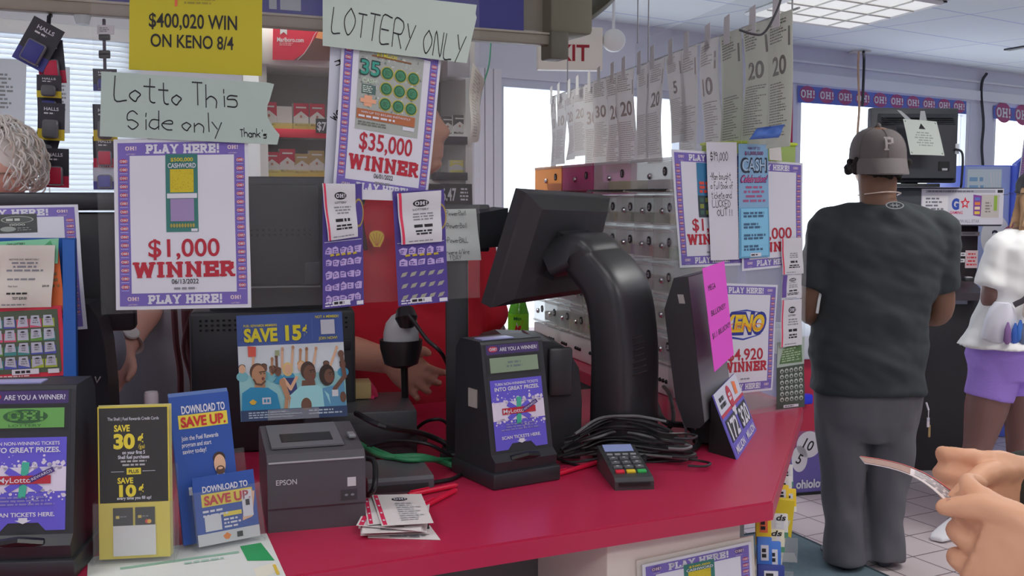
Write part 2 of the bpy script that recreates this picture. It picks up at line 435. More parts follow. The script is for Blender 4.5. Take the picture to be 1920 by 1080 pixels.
# long ledge mouldings above the windows
for k, (za, zb, th) in enumerate(((zC + .02, zC + .10, .03), (zC + .17, zC + .185, .02))):
    mb = MB(); wall_piece(mb, ws(1440), S1, za, zb, frame_m, off=th / 2, th=th); struct(mb.build('trim_%d' % (k + 1)))
mb = MB()
for x0, x1 in ((884, 903), (905, 919), (921, 935)):      # ribbed casing left of the door
    wall_piece(mb, ws(x0), ws(x1), 0, wb(900, 128).z, M((206, 203, 214), .5), off=.015, th=.03)
struct(mb.build('trim_3'))
glass_m = clear((.98, .99, 1), .05, .02)
def window(n, o, mull=()):
    s0, s1, z0, z1 = o; m = MB(); w = .05
    for a_, b_, c_, d_ in ((s0, s0 + w, z0, z1), (s1 - w, s1, z0, z1), (s0 + w, s1 - w, z0, z0 + w), (s0 + w, s1 - w, z1 - w * .6, z1)):
        wall_piece(m, a_, b_, c_, d_, frame_m, off=-.05, th=.08)
    for q in mull: wall_piece(m, q - .02, q + .02, z0 + w, z1 - w * .6, frame_m, off=-.05, th=.06)
    f = struct(m.build('window_%d' % n)); g = MB(); wall_piece(g, s0 + w, s1 - w, z0 + w, z1 - w * .6, glass_m, off=-.06, th=.006)
    p = g.build('window_pane'); p.parent = f
    ld = bpy.data.lights.new('window_daylight', 'AREA'); ld.shape = 'RECTANGLE'; ld.size = s1 - s0; ld.size_y = z1 - z0; ld.cycles.is_portal = True
    lo = bpy.data.objects.new('window_daylight', ld); COL.objects.link(lo); lo.location = wpt((s0 + s1) / 2, (z0 + z1) / 2, -.2)
    lo.rotation_euler = (math.pi / 2, 0, WROT)
    return f
window(1, OPEN[0]); window(3, OPEN[2]); window(4, OPEN[3])
# door with a full glass light
s0, s1, z0, z1 = OPEN[1]; m = MB()
for a_, b_, c_, d_ in ((s0, s0 + .04, 0, z1), (s1 - .07, s1, 0, z1), (s0 + .04, s1 - .07, 0, .16), (s0 + .04, s1 - .07, z1 - .05, z1)):
    wall_piece(m, a_, b_, c_, d_, M((186, 188, 200), .4, .3), off=-.05, th=.07)
dr = struct(m.build('door_1')); g = MB(); wall_piece(g, s0 + .04, s1 - .07, .16, z1 - .05, glass_m, off=-.06, th=.006); g.build('door_pane').parent = dr
ld = bpy.data.lights.new('window_daylight', 'AREA'); ld.shape = 'RECTANGLE'; ld.size = s1 - s0; ld.size_y = z1; ld.cycles.is_portal = True
lo = bpy.data.objects.new('window_daylight', ld); COL.objects.link(lo); lo.location = wpt((s0 + s1) / 2, z1 / 2, -.2); lo.rotation_euler = (math.pi / 2, 0, WROT)
# outside: pavement and the white canopy building with its red band
slab_box('ground_outside', [wpt(S0 - 8, 0, -.13), wpt(S1 + 12, 0, -.13), wpt(S1 + 12, 0, -30), wpt(S0 - 8, 0, -30)], -.2, -.06, M((220, 220, 218), .8))
t = thing('building', 'white building with a red band seen outside through the window', 'building', wpt(ws(1568), -.06, -9))
t.rotation_euler = (0, 0, WROT)
m = MB(); m.box((-1.1, 1.5, 1.9), (2.2, 3, 3.8), M((222, 222, 224), .8)); m.build('wall', t)
m = MB(); m.box((-1.1, -.1, 2.42), (2.2, .2, .34), M((225, 120, 130), .7)); m.build('fascia_band', t)
m = MB(); m.box((-.9, -.02, 1.0), (1.2, .06, 2.0), M((188, 205, 222), .5)); m.build('entrance', t)

# ------------------------------------------------------------------ ceiling fittings
def ceiling_grid_light(A, B, D, label, group=None):
    A, B, D = Vector(A), Vector(B), Vector(D); Cc = B + D - A; z = A.z
    c = (B + D) / 2; t = thing('ceiling_light', label, 'ceiling light', (c.x, c.y, z), 0, group)
    def L(u, v, dz=0): q = A + (B - A) * u + (D - A) * v - c; q.z = dz; return q
    m = MB()
    fr = M((226, 226, 226), .5)
    for p, q in (((0, 0), (1, 0)), ((1, 0), (1, 1)), ((1, 1), (0, 1)), ((0, 1), (0, 0))): m.tube([L(*p, -.012), L(*q, -.012)], .016, fr, 4)
    m.build('frame', t)
    m = MB(); n = 4; dm = M((214, 212, 206), .6, emit=.62)
    m.add([L(.02, .02, -.022), L(.98, .02, -.022), L(.98, .98, -.022), L(.02, .98, -.022), L(.02, .02, -.006), L(.98, .02, -.006), L(.98, .98, -.006), L(.02, .98, -.006)],
          [[0, 1, 2, 3], [7, 6, 5, 4], [0, 4, 5, 1], [1, 5, 6, 2], [2, 6, 7, 3], [3, 7, 4, 0]], dm)
    for i in range(1, n):
        m.tube([L(i / n, .02, -.025), L(i / n, .98, -.025)], .006, M((190, 190, 186), .6), 4); m.tube([L(.02, i / n, -.025), L(.98, i / n, -.025)], .006, M((190, 190, 186), .6), 4)
    m.build('diffuser', t)
    return t
ceiling_grid_light(PZ(1593, 48, CEIL), PZ(1400, 22, CEIL), PZ(1765, 0, CEIL), 'large square ceiling light with a gridded cream diffuser')
for x, y, pw in TROFFERS[:5]:
    u, v = U * .6, V * .3; q = Vector((x, y, CEIL)) 
    t = thing('troffer', 'white fluorescent ceiling fixture out of view above the shop', 'ceiling light', q, 0, 'ceiling troffers')
    m = MB()
    for a_, b_ in ((-u - v, u - v), (u - v, u + v), (u + v, v - u), (v - u, -u - v)): m.tube([a_ - Vector((0, 0, .012)), b_ - Vector((0, 0, .012))], .016, WHITE, 4)
    m.build('frame', t)
def ceil_slot(p, q, w, label):
    p = PZ(*p, CEIL); q = PZ(*q, CEIL); t = (q - p).normalized(); n = Vector((-t.y, t.x, 0)) * w
    m = MB(); m.prism([((a_).x, (a_).y) for a_ in (p - n, q - n, q + n, p + n)], CEIL - .012, CEIL - .001, BLACK)
    tag(m.build('ceiling_vent', loc=(p + q) / 2), label, 'vent')
ceil_slot((1728, 1), (1764, 4), .05, 'black slot vent in the ceiling beside the gridded light')
ceil_slot((1888, 92), (1935, 84), .03, 'black slot vent in the ceiling above the far right window')

# exit sign and emergency lamp
c = P(1068, 92, 5.6); t = thing('exit_sign', 'cream exit sign with red letters half hidden by the overhead sign', 'exit sign', c, math.radians(8))
m = MB(); m.box((-.0, 0, 0), (.34, .06, .22), M((208, 202, 194), .5), .008); m.build('housing', t)
m = MB(); m.tube([(0, 0, .11), (0, 0, CEIL - c.z)], .012, WHITE); m.build('stem', t)
a_ = Art(.30, .2); a_.text('EXIT', .135, .08, .085, M((140, 22, 40), .6), w=.225, bold=.6)
m = MB(); a_.add_to(m, (-.15, -.0305, -.1), (.15, -.0305, -.1), (.15, -.0305, .1), (-.15, -.0305, .1), base=False); m.build('lettering', t)
c = P(1151, 76, 5.62); t = thing('emergency_lamp', 'white oval emergency lamp head beside the exit sign', 'lamp', c)
m = MB(); m.ball((0, 0, 0), (.062, .05, .06), M((222, 222, 226), .3)); m.build('lamp_head', t)
m = MB(); m.tube([(0, .02, .04), (0, .03, CEIL - c.z)], .008, WHITE); m.build('stem', t)

# ------------------------------------------------------------------ OH! window banners
BLUE_B = M((84, 98, 170), .6)
def oh_badge(A, cx, cy, w, bg=BADGE, ink=None, small=True, lv=2):
    A.ell(cx, cy, w * .5, w * .33, bg, lv); A.text('OH!', cx, cy, w * .30, ink or PAPER, w=w * .86, font='slab', lv=lv + 1)
    if small: A.text('LOTTERY', cx, cy - w * .47, w * .1, ink or PAPER, w=w * .7, lv=lv + 1)
def banner(name, px, n, label):
    q = [wb(*p, .012) for p in px]; W = (q[1] - q[0]).length; H = (q[3] - q[0]).length
    A = Art(W, H, BLUE_B)
    for k in range(n): oh_badge(A, W * (k + .5) / n, H * .54, W / n * .82, M((150, 66, 108), .6), M((206, 206, 222), .6))
    tag(A.place(name, q), label, 'banner')
banner('window_banner', [(1496, 192), (1812, 214), (1812, 190), (1496, 160)], 10, 'long blue banner of lottery badges across the window behind the capped man')
banner('window_banner', [(1863, 222), (2000, 240), (2000, 214), (1863, 198)], 4, 'blue banner of lottery badges across the far right window')
q = [wb(*p, .02) for p in ((1459, 271), (1486, 273), (1487, 142), (1463, 138))]
A = Art(.12, .6, M((92, 78, 160), .6)); A.rect(.09, 0, .12, .6, M((170, 50, 78), .6)); tag(A.place('wall_poster', q), 'narrow purple poster with a red edge on the wall by the window', 'poster')

# blinds of the left window
s0, s1, z0, z1 = OPEN[0]
bl_m = bpy.data.materials.new('blind_slat'); bl_m.use_nodes = True; nt = bl_m.node_tree; b_ = nt.nodes['Principled BSDF']
b_.inputs['Base Color'].default_value = (.86, .87, .88, 1); b_.inputs['Roughness'].default_value = .5
tr = nt.nodes.new('ShaderNodeBsdfTranslucent'); tr.inputs[0].default_value = (.9, .92, .95, 1); mx = nt.nodes.new('ShaderNodeMixShader'); mx.inputs[0].default_value = .62
nt.links.new(b_.outputs[0], mx.inputs[1]); nt.links.new(tr.outputs[0], mx.inputs[2]); nt.links.new(mx.outputs[0], nt.nodes['Material Output'].inputs[0])
t = thing('window_blind', 'white horizontal slat blind in the window behind the counter', 'blind', wpt((s0 + s1) / 2, z0, .03)); t.rotation_euler = (0, 0, WROT)
m = MB(); z = z1 - .06 - z0
L = s1 - s0
while z > .02:
    ang = math.radians(48); m.box((0, 0, z), (L, .032, .0016), bl_m, rot=Matrix.Rotation(ang, 3, 'X')); z -= .0235
o = m.build('slats', t)
m = MB(); m.box((0, 0, z1 - z0 - .02), (L + .04, .05, .06), WHITE, .006); m.build('head_rail', t)
m = MB(); m.tube([(L / 2 - .42, -.03, z1 - z0 - .03), (L / 2 - .42, -.035, .2)], .003, WHITE, 6); m.build('pull_cord', t)
for px, lab in (([(-40, 238), (46, 240), (50, 112), (-40, 108)], 'grey printed sheet taped to the blind at the far left'), ([(104, 250), (131, 250), (131, 126), (104, 124)], 'narrow grey sheet on the blind behind the hanging candy packs')):
    q = [wb(*p, .075) for p in px]; A = Art(.2, .3, M((182, 188, 200), .8)); A.lines(.05, .15, .08, .24, 9, GREYINK); tag(A.place('notice_sheet', q), lab, 'paper')
# cable down the window mullion and cords hung from the ceiling
m = MB(); pts = [wb(1850, 138, .03), wb(1842, 152, .03), wb(1840, 180, .03), wb(1844, 230, .03), wb(1841, 275, .03), wb(1843, 310, .03)]
m.tube(bez(pts, 6), .012, BLACK, 8); tag(m.build('cable', loc=pts[0]), 'thick black cable running down the white window post', 'cable')
# ================================================================== behind the counter
# overhead sign box above the clerk's side of the counter
HZ = 2.0
hL = PZ(-120, 12, HZ); hR = PZ(1040, 88, HZ)
HU = (hR - hL).normalized(); HN = Vector((HU.y, -HU.x, 0)); HR = math.atan2(HU.y, HU.x); HLEN = (hR - hL).length
t = thing('overhead_sign', 'long purple overhead lottery sign box with beige trim above the counter', 'sign', hL, HR)
beige = M((150, 145, 132), .5); olive = M((96, 94, 80), .5); SIGNP = M((72, 74, 146), .5)
m = MB(); m.box((HLEN / 2, .16, .3), (HLEN, .3, .5), beige); m.build('housing', t)
fz = .034
A = Art(HLEN, .5, SIGNP)
def hx(px): return (PP(px, 5, hL, HN) - hL).dot(HU)
A.text('LOTTERY', (hx(95) + hx(240)) / 2, .1, .15, M((168, 178, 186), .6), w=hx(242) - hx(92), bold=.5)
A.text('THE', (hx(440) + hx(602)) / 2, .115, .17, M((168, 178, 186), .6), w=hx(602) - hx(436), bold=1.2)
m = MB(); A.add_to(m, (0, -.012, fz), (HLEN - .12, -.012, fz), (HLEN - .12, -.012, fz + .47), (0, -.012, fz + .47), thick=.02); m.build('sign_face', t)
m = MB(); m.box((HLEN / 2, -.012, .017), (HLEN, .045, .034), beige, .006); m.box((HLEN / 2, -.03, .036), (HLEN, .018, .008), M((176, 172, 160), .5), .003); m.build('bottom_rail', t)
m = MB(); m.box((HLEN + .04, .1, .34), (.16, .3, .6), M((124, 122, 104), .5), .015); m.build('end_cap', t)
m = MB(); m.box((HLEN - .005, -.01, .0), (.066, .08, .09), M((104, 102, 90), .5), .006); m.build('end_block', t)
m = MB()       # curved end bracket sweeping back to the ceiling
pts = [(HLEN + .12, .1, .1), (HLEN + .17, .1, .13), (HLEN + .25, .1, .2), (HLEN + .33, .1, .33), (HLEN + .36, .1, CEIL - HZ)]
m.tube(bez(pts, 6), .08, M((92, 90, 76), .5), 8, ry=.024, up=(1, 0, 0)); m.build('bracket_arm', t)
m = MB(); m.box((HLEN - .32, .1, -.03), (.08, .08, .16), M((170, 170, 172), .35, .6), .004); m.build('steel_bracket', t)
for x in (.5, HLEN - .5): m = MB(); m.tube([(x, .16, .5), (x, .16, CEIL - HZ)], .02, M((150, 150, 150), .4, .5)); m.build('hanger_rod', t)

# cigarette shelf
SHP = P(488, 300, 3.72); SHP.z = 0
t = thing('cigarette_shelf', 'tall cream cigarette shelf unit with dark back behind the clerk', 'shelf', SHP, STORE)
def sx(px, off=0.0):                               # pixel column -> x along the shelf front
    n = V; return (PP(px, 300, SHP + V * off, n) - SHP).dot(U)
def sz(px, py, off=0.0): return PP(px, py, SHP + V * off, V).z
SW = sx(886); cream = M((212, 206, 200), .55, k=.62); SD = .26
m = MB(); m.box((SW / 2, SD, 1.04), (SW, .02, 2.08), M((122, 118, 114), .6, k=.5)); m.build('back_panel', t)
for x in (.014, SW - .014): m = MB(); m.box((x, SD / 2, 1.04), (.028, SD, 2.08), cream); m.build('side_panel', t)
zb0 = sz(550, 126); z1s = sz(560, 244); z2s = sz(560, 332)
m = MB(); m.box((SW / 2, SD / 2 - .02, (zb0 + 2.09) / 2), (SW, SD + .02, 2.09 - zb0), cream, .004); m.build('header_panel', t)
for q, z in enumerate((z1s, z2s, z2s - .18, z2s - .36)):
    m = MB(); m.box((SW / 2, SD / 2, z - .012), (SW - .058, SD - .03, .016), cream); m.build('shelf_board', t)
REDM = M((206, 34, 62), .45)
rail = MB(); rail.box(((sx(516) + sx(640)) / 2, -.006, z1s - .012), (sx(640) - sx(516), .012, .03), REDM, .002); rail.build('price_rail', t)
rail = MB(); rail.box(((sx(548) + sx(660)) / 2, -.006, z2s - .012), (sx(660) - sx(548), .012, .02), REDM, .002); rail.build('price_rail', t)
for z in (sz(858, 258), sz(850, 325)):
    rail = MB(); rail.box((SW - .095, .0, z - .012), (.13, .05, .03), M((52, 48, 54), .4), .003); rail.build('dark_tray', t)
tanm = M((204, 190, 128), .5)
for x0, x1, z in ((515, 640, z1s), (500, 640, z2s)):
    m = MB(); m.box(((sx(x0) + sx(x1)) / 2, .004, z + .011), (sx(x1) - sx(x0), .004, .026), clear((.95, .9, .6), .25, .1, (.85, .78, .4))); m.build('clear_lip', t)
# advertising card in the header
def shelf_quad(px, off=0.0): return [PP(x, y, SHP + V * off, V) for x, y in px]
A = Art(100, 58, M((196, 26, 62), .5))
A.poly([(36, 0), (56, 14), (74, 42), (82, 48), (100, 44), (100, 0)], M((92, 62, 60), .7), 1); A.poly([(74, 40), (78, 50), (86, 56), (97, 55), (97, 44), (88, 38)], M((226, 140, 96), .7), 2)
A.line([(42, 0), (54, 12), (64, 28), (72, 46), (80, 56)], .9, PAPER, 3)
A.text('Marlboro.com', 30, 36, 8, PAPER, w=46, bold=.7); A.lines(11, 45, 25, 31, 2, M((224, 150, 160), .6)); A.poly([(12, 58), (12, 44), (18, 49), (24, 44), (24, 58)], PAPER, 3)
tag(A.place('cigarette_advert', shelf_quad([(511, 112), (619, 114), (619, 53), (512, 50)], -.045)), 'red cigarette advert card with a dark mountain on the shelf header', 'advert')
A = Art(60, 60, M((176, 40, 70), .5)); A.rect(0, 8, 48, 22, PAPER, 1); A.lines(2, 46, 9, 21, 2, GREYINK); A.lines(2, 55, 28, 44, 2, M((220, 160, 170)))
tag(A.place('cigarette_advert', shelf_quad([(826, 134), (872, 137), (872, 92), (828, 88)], -.045)), 'small red advert card at the right end of the shelf header', 'advert')
# packs
def pack(px, zbase, top, body, base, h=.088, chev=True, label='', group='cigarette packs on the shelf', name=True, dy=.05):
    x = sx(px, dy); t_ = thing('cigarette_pack', label, 'cigarette pack', SHP + U * x + V * dy + Vector((0, 0, zbase)), STORE, group)
    m = MB(); m.box((0, .0115, h / 2), (.055, .023, h), body, .0015); m.build('carton', t_)
    A = Art(55, 88, body); A.rect(0, 44, 55, 88, top, 1)
    A.poly([(0, 43.9), (55, 43.9), (27.5, 63)], body, 2); A.rect(0, 0, 55, 22, base, 2); A.rect(9, 72, 46, 77, body, 3)
    if name: A.text('Marlboro', 27, 20, 9, M((70, 60, 50)), w=46, bold=.3); A.ell(27, 46, 4, 4.5, M((170, 110, 90)), 4)
    m = MB(); A.add_to(m, (-.0275, -.0004, 0), (.0275, -.0004, 0), (.0275, -.0004, h), (-.0275, -.0004, h), base=False)
    m.build('front_print', t_); return t_
YEL = M((216, 204, 116), .6); RDP = M((184, 40, 68), .6); GLD = M((172, 150, 104), .6); PK = M((222, 214, 214), .6); DKP = M((84, 78, 80), .6)
R1 = [(506, RDP, 'white and red pack at the left end of the upper cigarette shelf'), (535, PK, 'plain white pack, second on the upper cigarette shelf'), (566, RDP, 'red topped pack, third on the upper cigarette shelf'), (596, RDP, 'red topped pack behind the black dollar price tag')]
for k, (px, tp, lab) in enumerate(R1): pack(px, z1s, tp, PK, YEL, h=.098 if k != 1 else .085, label=lab, name=k != 1)
R2 = [(510, RDP, 'red pack with an open lid at the left of the lower cigarette shelf'), (539, RDP, 'tall red pack, second on the lower cigarette shelf'), (566, GLD, 'short gold pack, third on the lower cigarette shelf'), (594, GLD, 'tall gold pack beside the hanging winner poster')]
for k, (px, tp, lab) in enumerate(R2): pack(px, z2s, tp, PK, YEL, h=(.088, .1, .084, .096)[k], label=lab)
zr = sz(858, 258)
pack(862, zr, DKP, PK, PK, h=.086, label='dark topped pack at the right end of the cigarette shelf', dy=.02); pack(840, zr, DKP, PK, PK, h=.08, label='dark topped pack just behind the clerk nose', dy=.03)
pack(856, sz(850, 325), YEL, PK, YEL, h=.05, label='short cream pack on the dark lower right tray', name=False, dy=.02)
# price tags
A = Art(60, 40, M((44, 44, 48), .5)); A.text('$7', 22, 20, 24, PAPER, w=34, bold=.8)
tag(A.place('price_tag', shelf_quad([(592, 249), (622, 251), (622, 224), (592, 222)], -.03)), 'black dollar price tag on the upper red shelf rail', 'price tag')
A = Art(84, 44, M((40, 40, 44), .5)); A.text('6.47', 22, 26, 22, PAPER, w=38, bold=.8); A.lines(50, 74, 14, 38, 4, PAPER, center=True); A.rect(0, 0, 40, 8, PAPER, 2)
tag(A.place('price_tag', shelf_quad([(826, 392), (886, 393), (885, 345), (826, 344)], -.05)), 'black price sign reading six forty seven beside the purple ticket', 'price tag')
# curling paper strip hung at the right end of the shelf
A = Art(30, 300, M((206, 203, 198), .8)); A.lines(6, 24, 20, 290, 22, M((176, 172, 168)))
tag(A.place('paper_strip', shelf_quad([(880, 268), (896, 266), (906, 150), (884, 118)], -.05), bend=wave(.004, .012, .5, 1.2)), 'long curling paper strip hanging off the shelf end', 'paper')
m = MB(); pts = shelf_quad([(921, 60), (917, 120), (903, 170), (894, 230)], -.03); m.tube(bez(pts, 6), .003, M((70, 130, 110)), 6)
tag(m.build('cord', loc=pts[0]), 'thin green cord hanging beside the cigarette shelf', 'cord')

# hanging clip strips of candy
def lozenge_pack(px, py, d, w, h, rot, top, bot, label, group='hanging lozenge packs'):
    c = P(px, py, d); t_ = thing('lozenge_pack', label, 'candy pack', c, math.radians(14), group)
    t_.rotation_euler = (0, rot, math.radians(14))
    A = Art(70, 100, top); A.rect(0, 0, 70, 30, bot, 1)
    A.text('HALLS', 35, 84, 9, PAPER, w=38, bold=.8, lv=3); A.lines(16, 54, 68, 76, 1, M((200, 200, 206))); A.lines(8, 62, 5, 22, 3, M((190, 190, 200)), center=True)
    A.place('backing_card', [(-w / 2, 0, -h / 2), (w / 2, 0, -h / 2), (w / 2, 0, h / 2), (-w / 2, 0, h / 2)], t_, thick=.002)
    m = MB(); m.box((0, -.011, -.02 * h / .1), (w * .62, .02, h * .5), M((122, 124, 132), .2, .2), .008); m.box((0, -.0215, -.02 * h / .1), (w * .5, .003, h * .42), bot if bot != YELP else M((90, 92, 96)), .004)
    m.build('blister', t_)
    return t_
YELP = M((206, 184, 40), .5); HB = M((44, 44, 54), .5); HBL = M((54, 58, 132), .5); HRD = M((186, 32, 70), .5)
hd = 2.93
LP = [(72, 83, .085, .125, .5, HB, HBL, 'tilted black and blue lozenge pack at the top of the strip'), (96, 116, .068, .115, -.06, HB, HRD, 'black and red lozenge pack second down the strip'), (92, 162, .062, .06, .03, HB, YELP, 'yellow edged pack third down the lozenge strip'),
      (93, 190, .062, .055, .0, HB, HBL, 'blue edged pack fourth down the lozenge strip'), (96, 228, .068, .1, .05, HB, YELP, 'black and yellow lozenge pack fifth down the strip'), (86, 272, .062, .075, .28, HB, YELP, 'tilted yellow lozenge pack above the lowest red one'), (104, 315, .068, .105, .03, HB, HRD, 'red and black lozenge pack at the bottom beside the white hair')]
for k, (x, y, w, h, r, a_, b_, lab) in enumerate(LP): lozenge_pack(x, y, hd - .012 * (6 - k) * .0 - (.03 if k % 2 == 0 else 0), w, h, r, a_, b_, lab)
m = MB(); pts = [P(95, 29, 3.0), P(92, 32, hd), P(90, 60, hd + .012), P(96, 150, hd + .014), P(95, 320, hd + .014)]; m.tube(pts, .006, BLACK, 6)
tag(m.build('clip_strip', loc=pts[0]), 'black hanging clip strip carrying the lozenge packs', 'clip strip')
hx2 = 195
m = MB(); pts = [P(hx2, 38, 2.99), P(hx2, 44, 2.97), P(hx2, 60, 2.97), P(hx2 + 2, 140, 2.97), P(hx2 + 2, 345, 2.97)]; m.tube(pts, .005, M((50, 36, 60)), 6)
for y in (70, 100, 104): m.box(P(hx2 + 1, y, 2.965), (.03, .012, .016), BLACK, .003)
tag(m.build('clip_strip', loc=pts[0]), 'dark clip strip hanging under a small white tag', 'clip strip')
A = Art(30, 18, M((200, 200, 204), .6)); A.lines(5, 25, 4, 14, 3, GREYINK); q = [P(182, 64, 2.95), P(213, 64, 2.95), P(213, 47, 2.95), P(182, 47, 2.95)]
tag(A.place('strip_tag', q, thick=.004), 'small white tag at the top of the second clip strip', 'tag')
for y, h, a_, b_, lab in ((150, .06, HB, HBL, 'blue pack half hidden at the top of the second clip strip'), (230, .1, HB, YELP, 'black and yellow pack on the second clip strip'), (285, .085, HB, HRD, 'black and red pack on the second clip strip'), (330, .075, M((190, 194, 210)), M((86, 90, 170)), 'white and blue pack lowest on the second clip strip')):
    lozenge_pack(197, y, 2.955, .062, h, 0, a_, b_, lab)
m = MB(); m.lathe([(.016, 0), (.022, .02), (.022, .024)], clear((.8, .84, .84), .3, .1), c=(0, 0, 0)); c = P(155, 46, 2.9); 
tag(m.build('clear_cup', loc=(0, 0, 0)), 'tiny clear cup fixed under the overhead sign', 'cup').location = c + Vector((0, 0, -.0))
# ================================================================== the red counter
F1 = PC(1450, 940); FL = PC(540, 1080); FD = (F1 - FL).normalized(); FN = Vector((-FD.y, FD.x, 0)); FROT = math.atan2(FD.y, FD.x)
B1 = PC(1506, 763); F0 = F1 - FD * 2.6
BA = PC(1262, 748); BB = PC(1000, 642); BD = (BB - BA).normalized(); BNv = Vector((-BD.y, BD.x, 0))      # ticket bin line, running away; BNv points to the clerk
if BNv.x > 0: BNv = -BNv
def isect(p, d, q, e):
    k = ((q.x - p.x) * e.y - (q.y - p.y) * e.x) / (d.x * e.y - d.y * e.x); return p + d * k
inner = BA + BNv * .07
I1 = isect(F0 + FN * 1.12, FD, inner, BD)
far = BA + BD * 1.62
outer = [F0, F1, B1, far - BNv * .36, far + BNv * .07, I1, F0 + FN * 1.12]
RED_C = M((164, 36, 70), .28, vary=.05, vscale=5, k=.67)
t = thing('counter', 'red laminate shop counter with a beige cabinet panel below', 'counter', (F1.x, F1.y, 0))
O2 = Vector((F1.x, F1.y))
m = MB(); bm = bmesh.new()
vs = [bm.verts.new((p.x - O2.x, p.y - O2.y, CT - .034)) for p in outer]; f = bm.faces.new(vs)
if f.normal.z < 0: f.normal_flip()
r = bmesh.ops.extrude_face_region(bm, geom=[f]); bmesh.ops.translate(bm, verts=[v for v in r['geom'] if isinstance(v, bmesh.types.BMVert)], vec=(0, 0, .034))
bmesh.ops.bevel(bm, geom=[e for e in bm.edges if all(v.co.z > CT - .01 for v in e.verts)], offset=.003, segments=2, affect='EDGES')
m.bm(bm, RED_C); m.build('worktop', t)
def inset(pts, ds):
    n = len(pts); out = []
    for i in range(n):
        a, b, c = pts[i - 1], pts[i], pts[(i + 1) % n]; d0 = (b - a).normalized(); d1 = (c - b).normalized()
        p0 = a + Vector((-d0.y, d0.x, 0)) * ds[i - 1]; p1 = b + Vector((-d1.y, d1.x, 0)) * ds[i]; out.append(isect(p0, d0, p1, d1))
    return out
low = inset(outer, [.3, .16, .05, .02, .02, .03, .02])
m = MB(); m.prism([(p.x - O2.x, p.y - O2.y) for p in low], 0, CT - .034, M((78, 78, 80), .6)); m.build('base_cabinet', t)
CR = M((206, 198, 190), .5)
pa, pb = PZ(1176, 1030, CT - .034), PZ(1424, 985, CT - .034)
s0 = (pa - F1).dot(FD); s1 = -.04
m = MB(); c_ = F1 + FD * ((s0 + s1) / 2) + FN * .17; m.box((c_.x - O2.x, c_.y - O2.y, (CT - .034) / 2), (s1 - s0, .26, CT - .034), CR, .003, rot=rotz(FROT)); m.build('front_panel', t)
FP = F1 + FN * .04          # face of the beige panel
# ------------------------------------------------------------------ poster generator
def poster_art(amount=None, date=None, art=None, word='WINNER', ax=(.36, .6, .64, .93), border=PURPLE, amt_y=.33, win_y=.245, winw=.62, amtw=.46):
    W, H = 216, 279; A = Art(W, H)
    A.rect(6, 6, W - 6, H - 6, border, 1); A.rect(24, 27, W - 24, H - 27, PAPER, 2)
    for y in (16.5, H - 16.5):
        A.text('PLAY HERE!', W / 2, y, 14.5, PAPER, w=W * .55, font='slab', lv=2, th=.3)
        for x in (26, W - 26): oh_badge(A, x, y + 1.5, 20, PURPLE, M((222, 190, 190)), lv=1)
    n = 16
    for k in range(n):
        y = 30 + (H - 60) * (k + .5) / n
        for x in (14.5, W - 14.5): A.ell(x, y + 1, 6.6, 3.6, BADGE, 2, 12); A.text('OH!', x, y + 1, 3.8, PAPER, w=11.5, font='slab', lv=3); A.rect(x - 6, y - 5.6, x + 6, y - 4.6, M((170, 160, 205)), 2)
    if art: A.put(art, W * ax[0], H * ax[1], W * (ax[2] - ax[0]), H * (ax[3] - ax[1]), 2)
    if amount: A.text(amount, W / 2, H * amt_y, 30, M((158, 34, 52), .6), w=W * amtw, bold=.45, lv=4)
    if word: A.text(word, W / 2, H * win_y, 25, M((160, 36, 52), .6), w=W * winw, font='slab', lv=4, th=.3)
    if date: A.text(date, W / 2, H * (win_y - .07), 8, INK, w=W * .2, bold=.3, lv=4)
    A.lines(W * .38, W * .62, H * (win_y - .125), H * (win_y - .1), 1, GREYINK, lv=4, center=True)
    return A
TEAL = M((52, 110, 104), .6); YELL = M((190, 176, 50), .6); LILAC = M((140, 124, 164), .6); DGRN = M((52, 92, 70), .6)
def art_cashword():
    A = Art(60, 145, TEAL); A.text('$500,000', 30, 135, 7, YELL, w=42, bold=.6); A.text('CASHWORD', 30, 124, 9, PAPER, w=52, bold=.5, lv=4)
    A.rect(8, 74, 52, 117, M((186, 170, 48), .9), 1); A.rect(2, 63, 58, 72, PAPER, 1); A.rect(8, 20, 52, 62, LILAC, 2)
    for k in range(9): A.ell(9 + k * 5.2, 12, 2.2, 4, M((150, 140, 70)), 2, 10)
    rnd = random.Random(4)
    for k in range(60): x, y = rnd.uniform(10, 50), rnd.uniform(76, 115); A.rect(x, y, x + 1.2, y + 1.2, M((150, 136, 36)), 2)
    A.rect(46, 1, 58, 6, PAPER, 2); return A
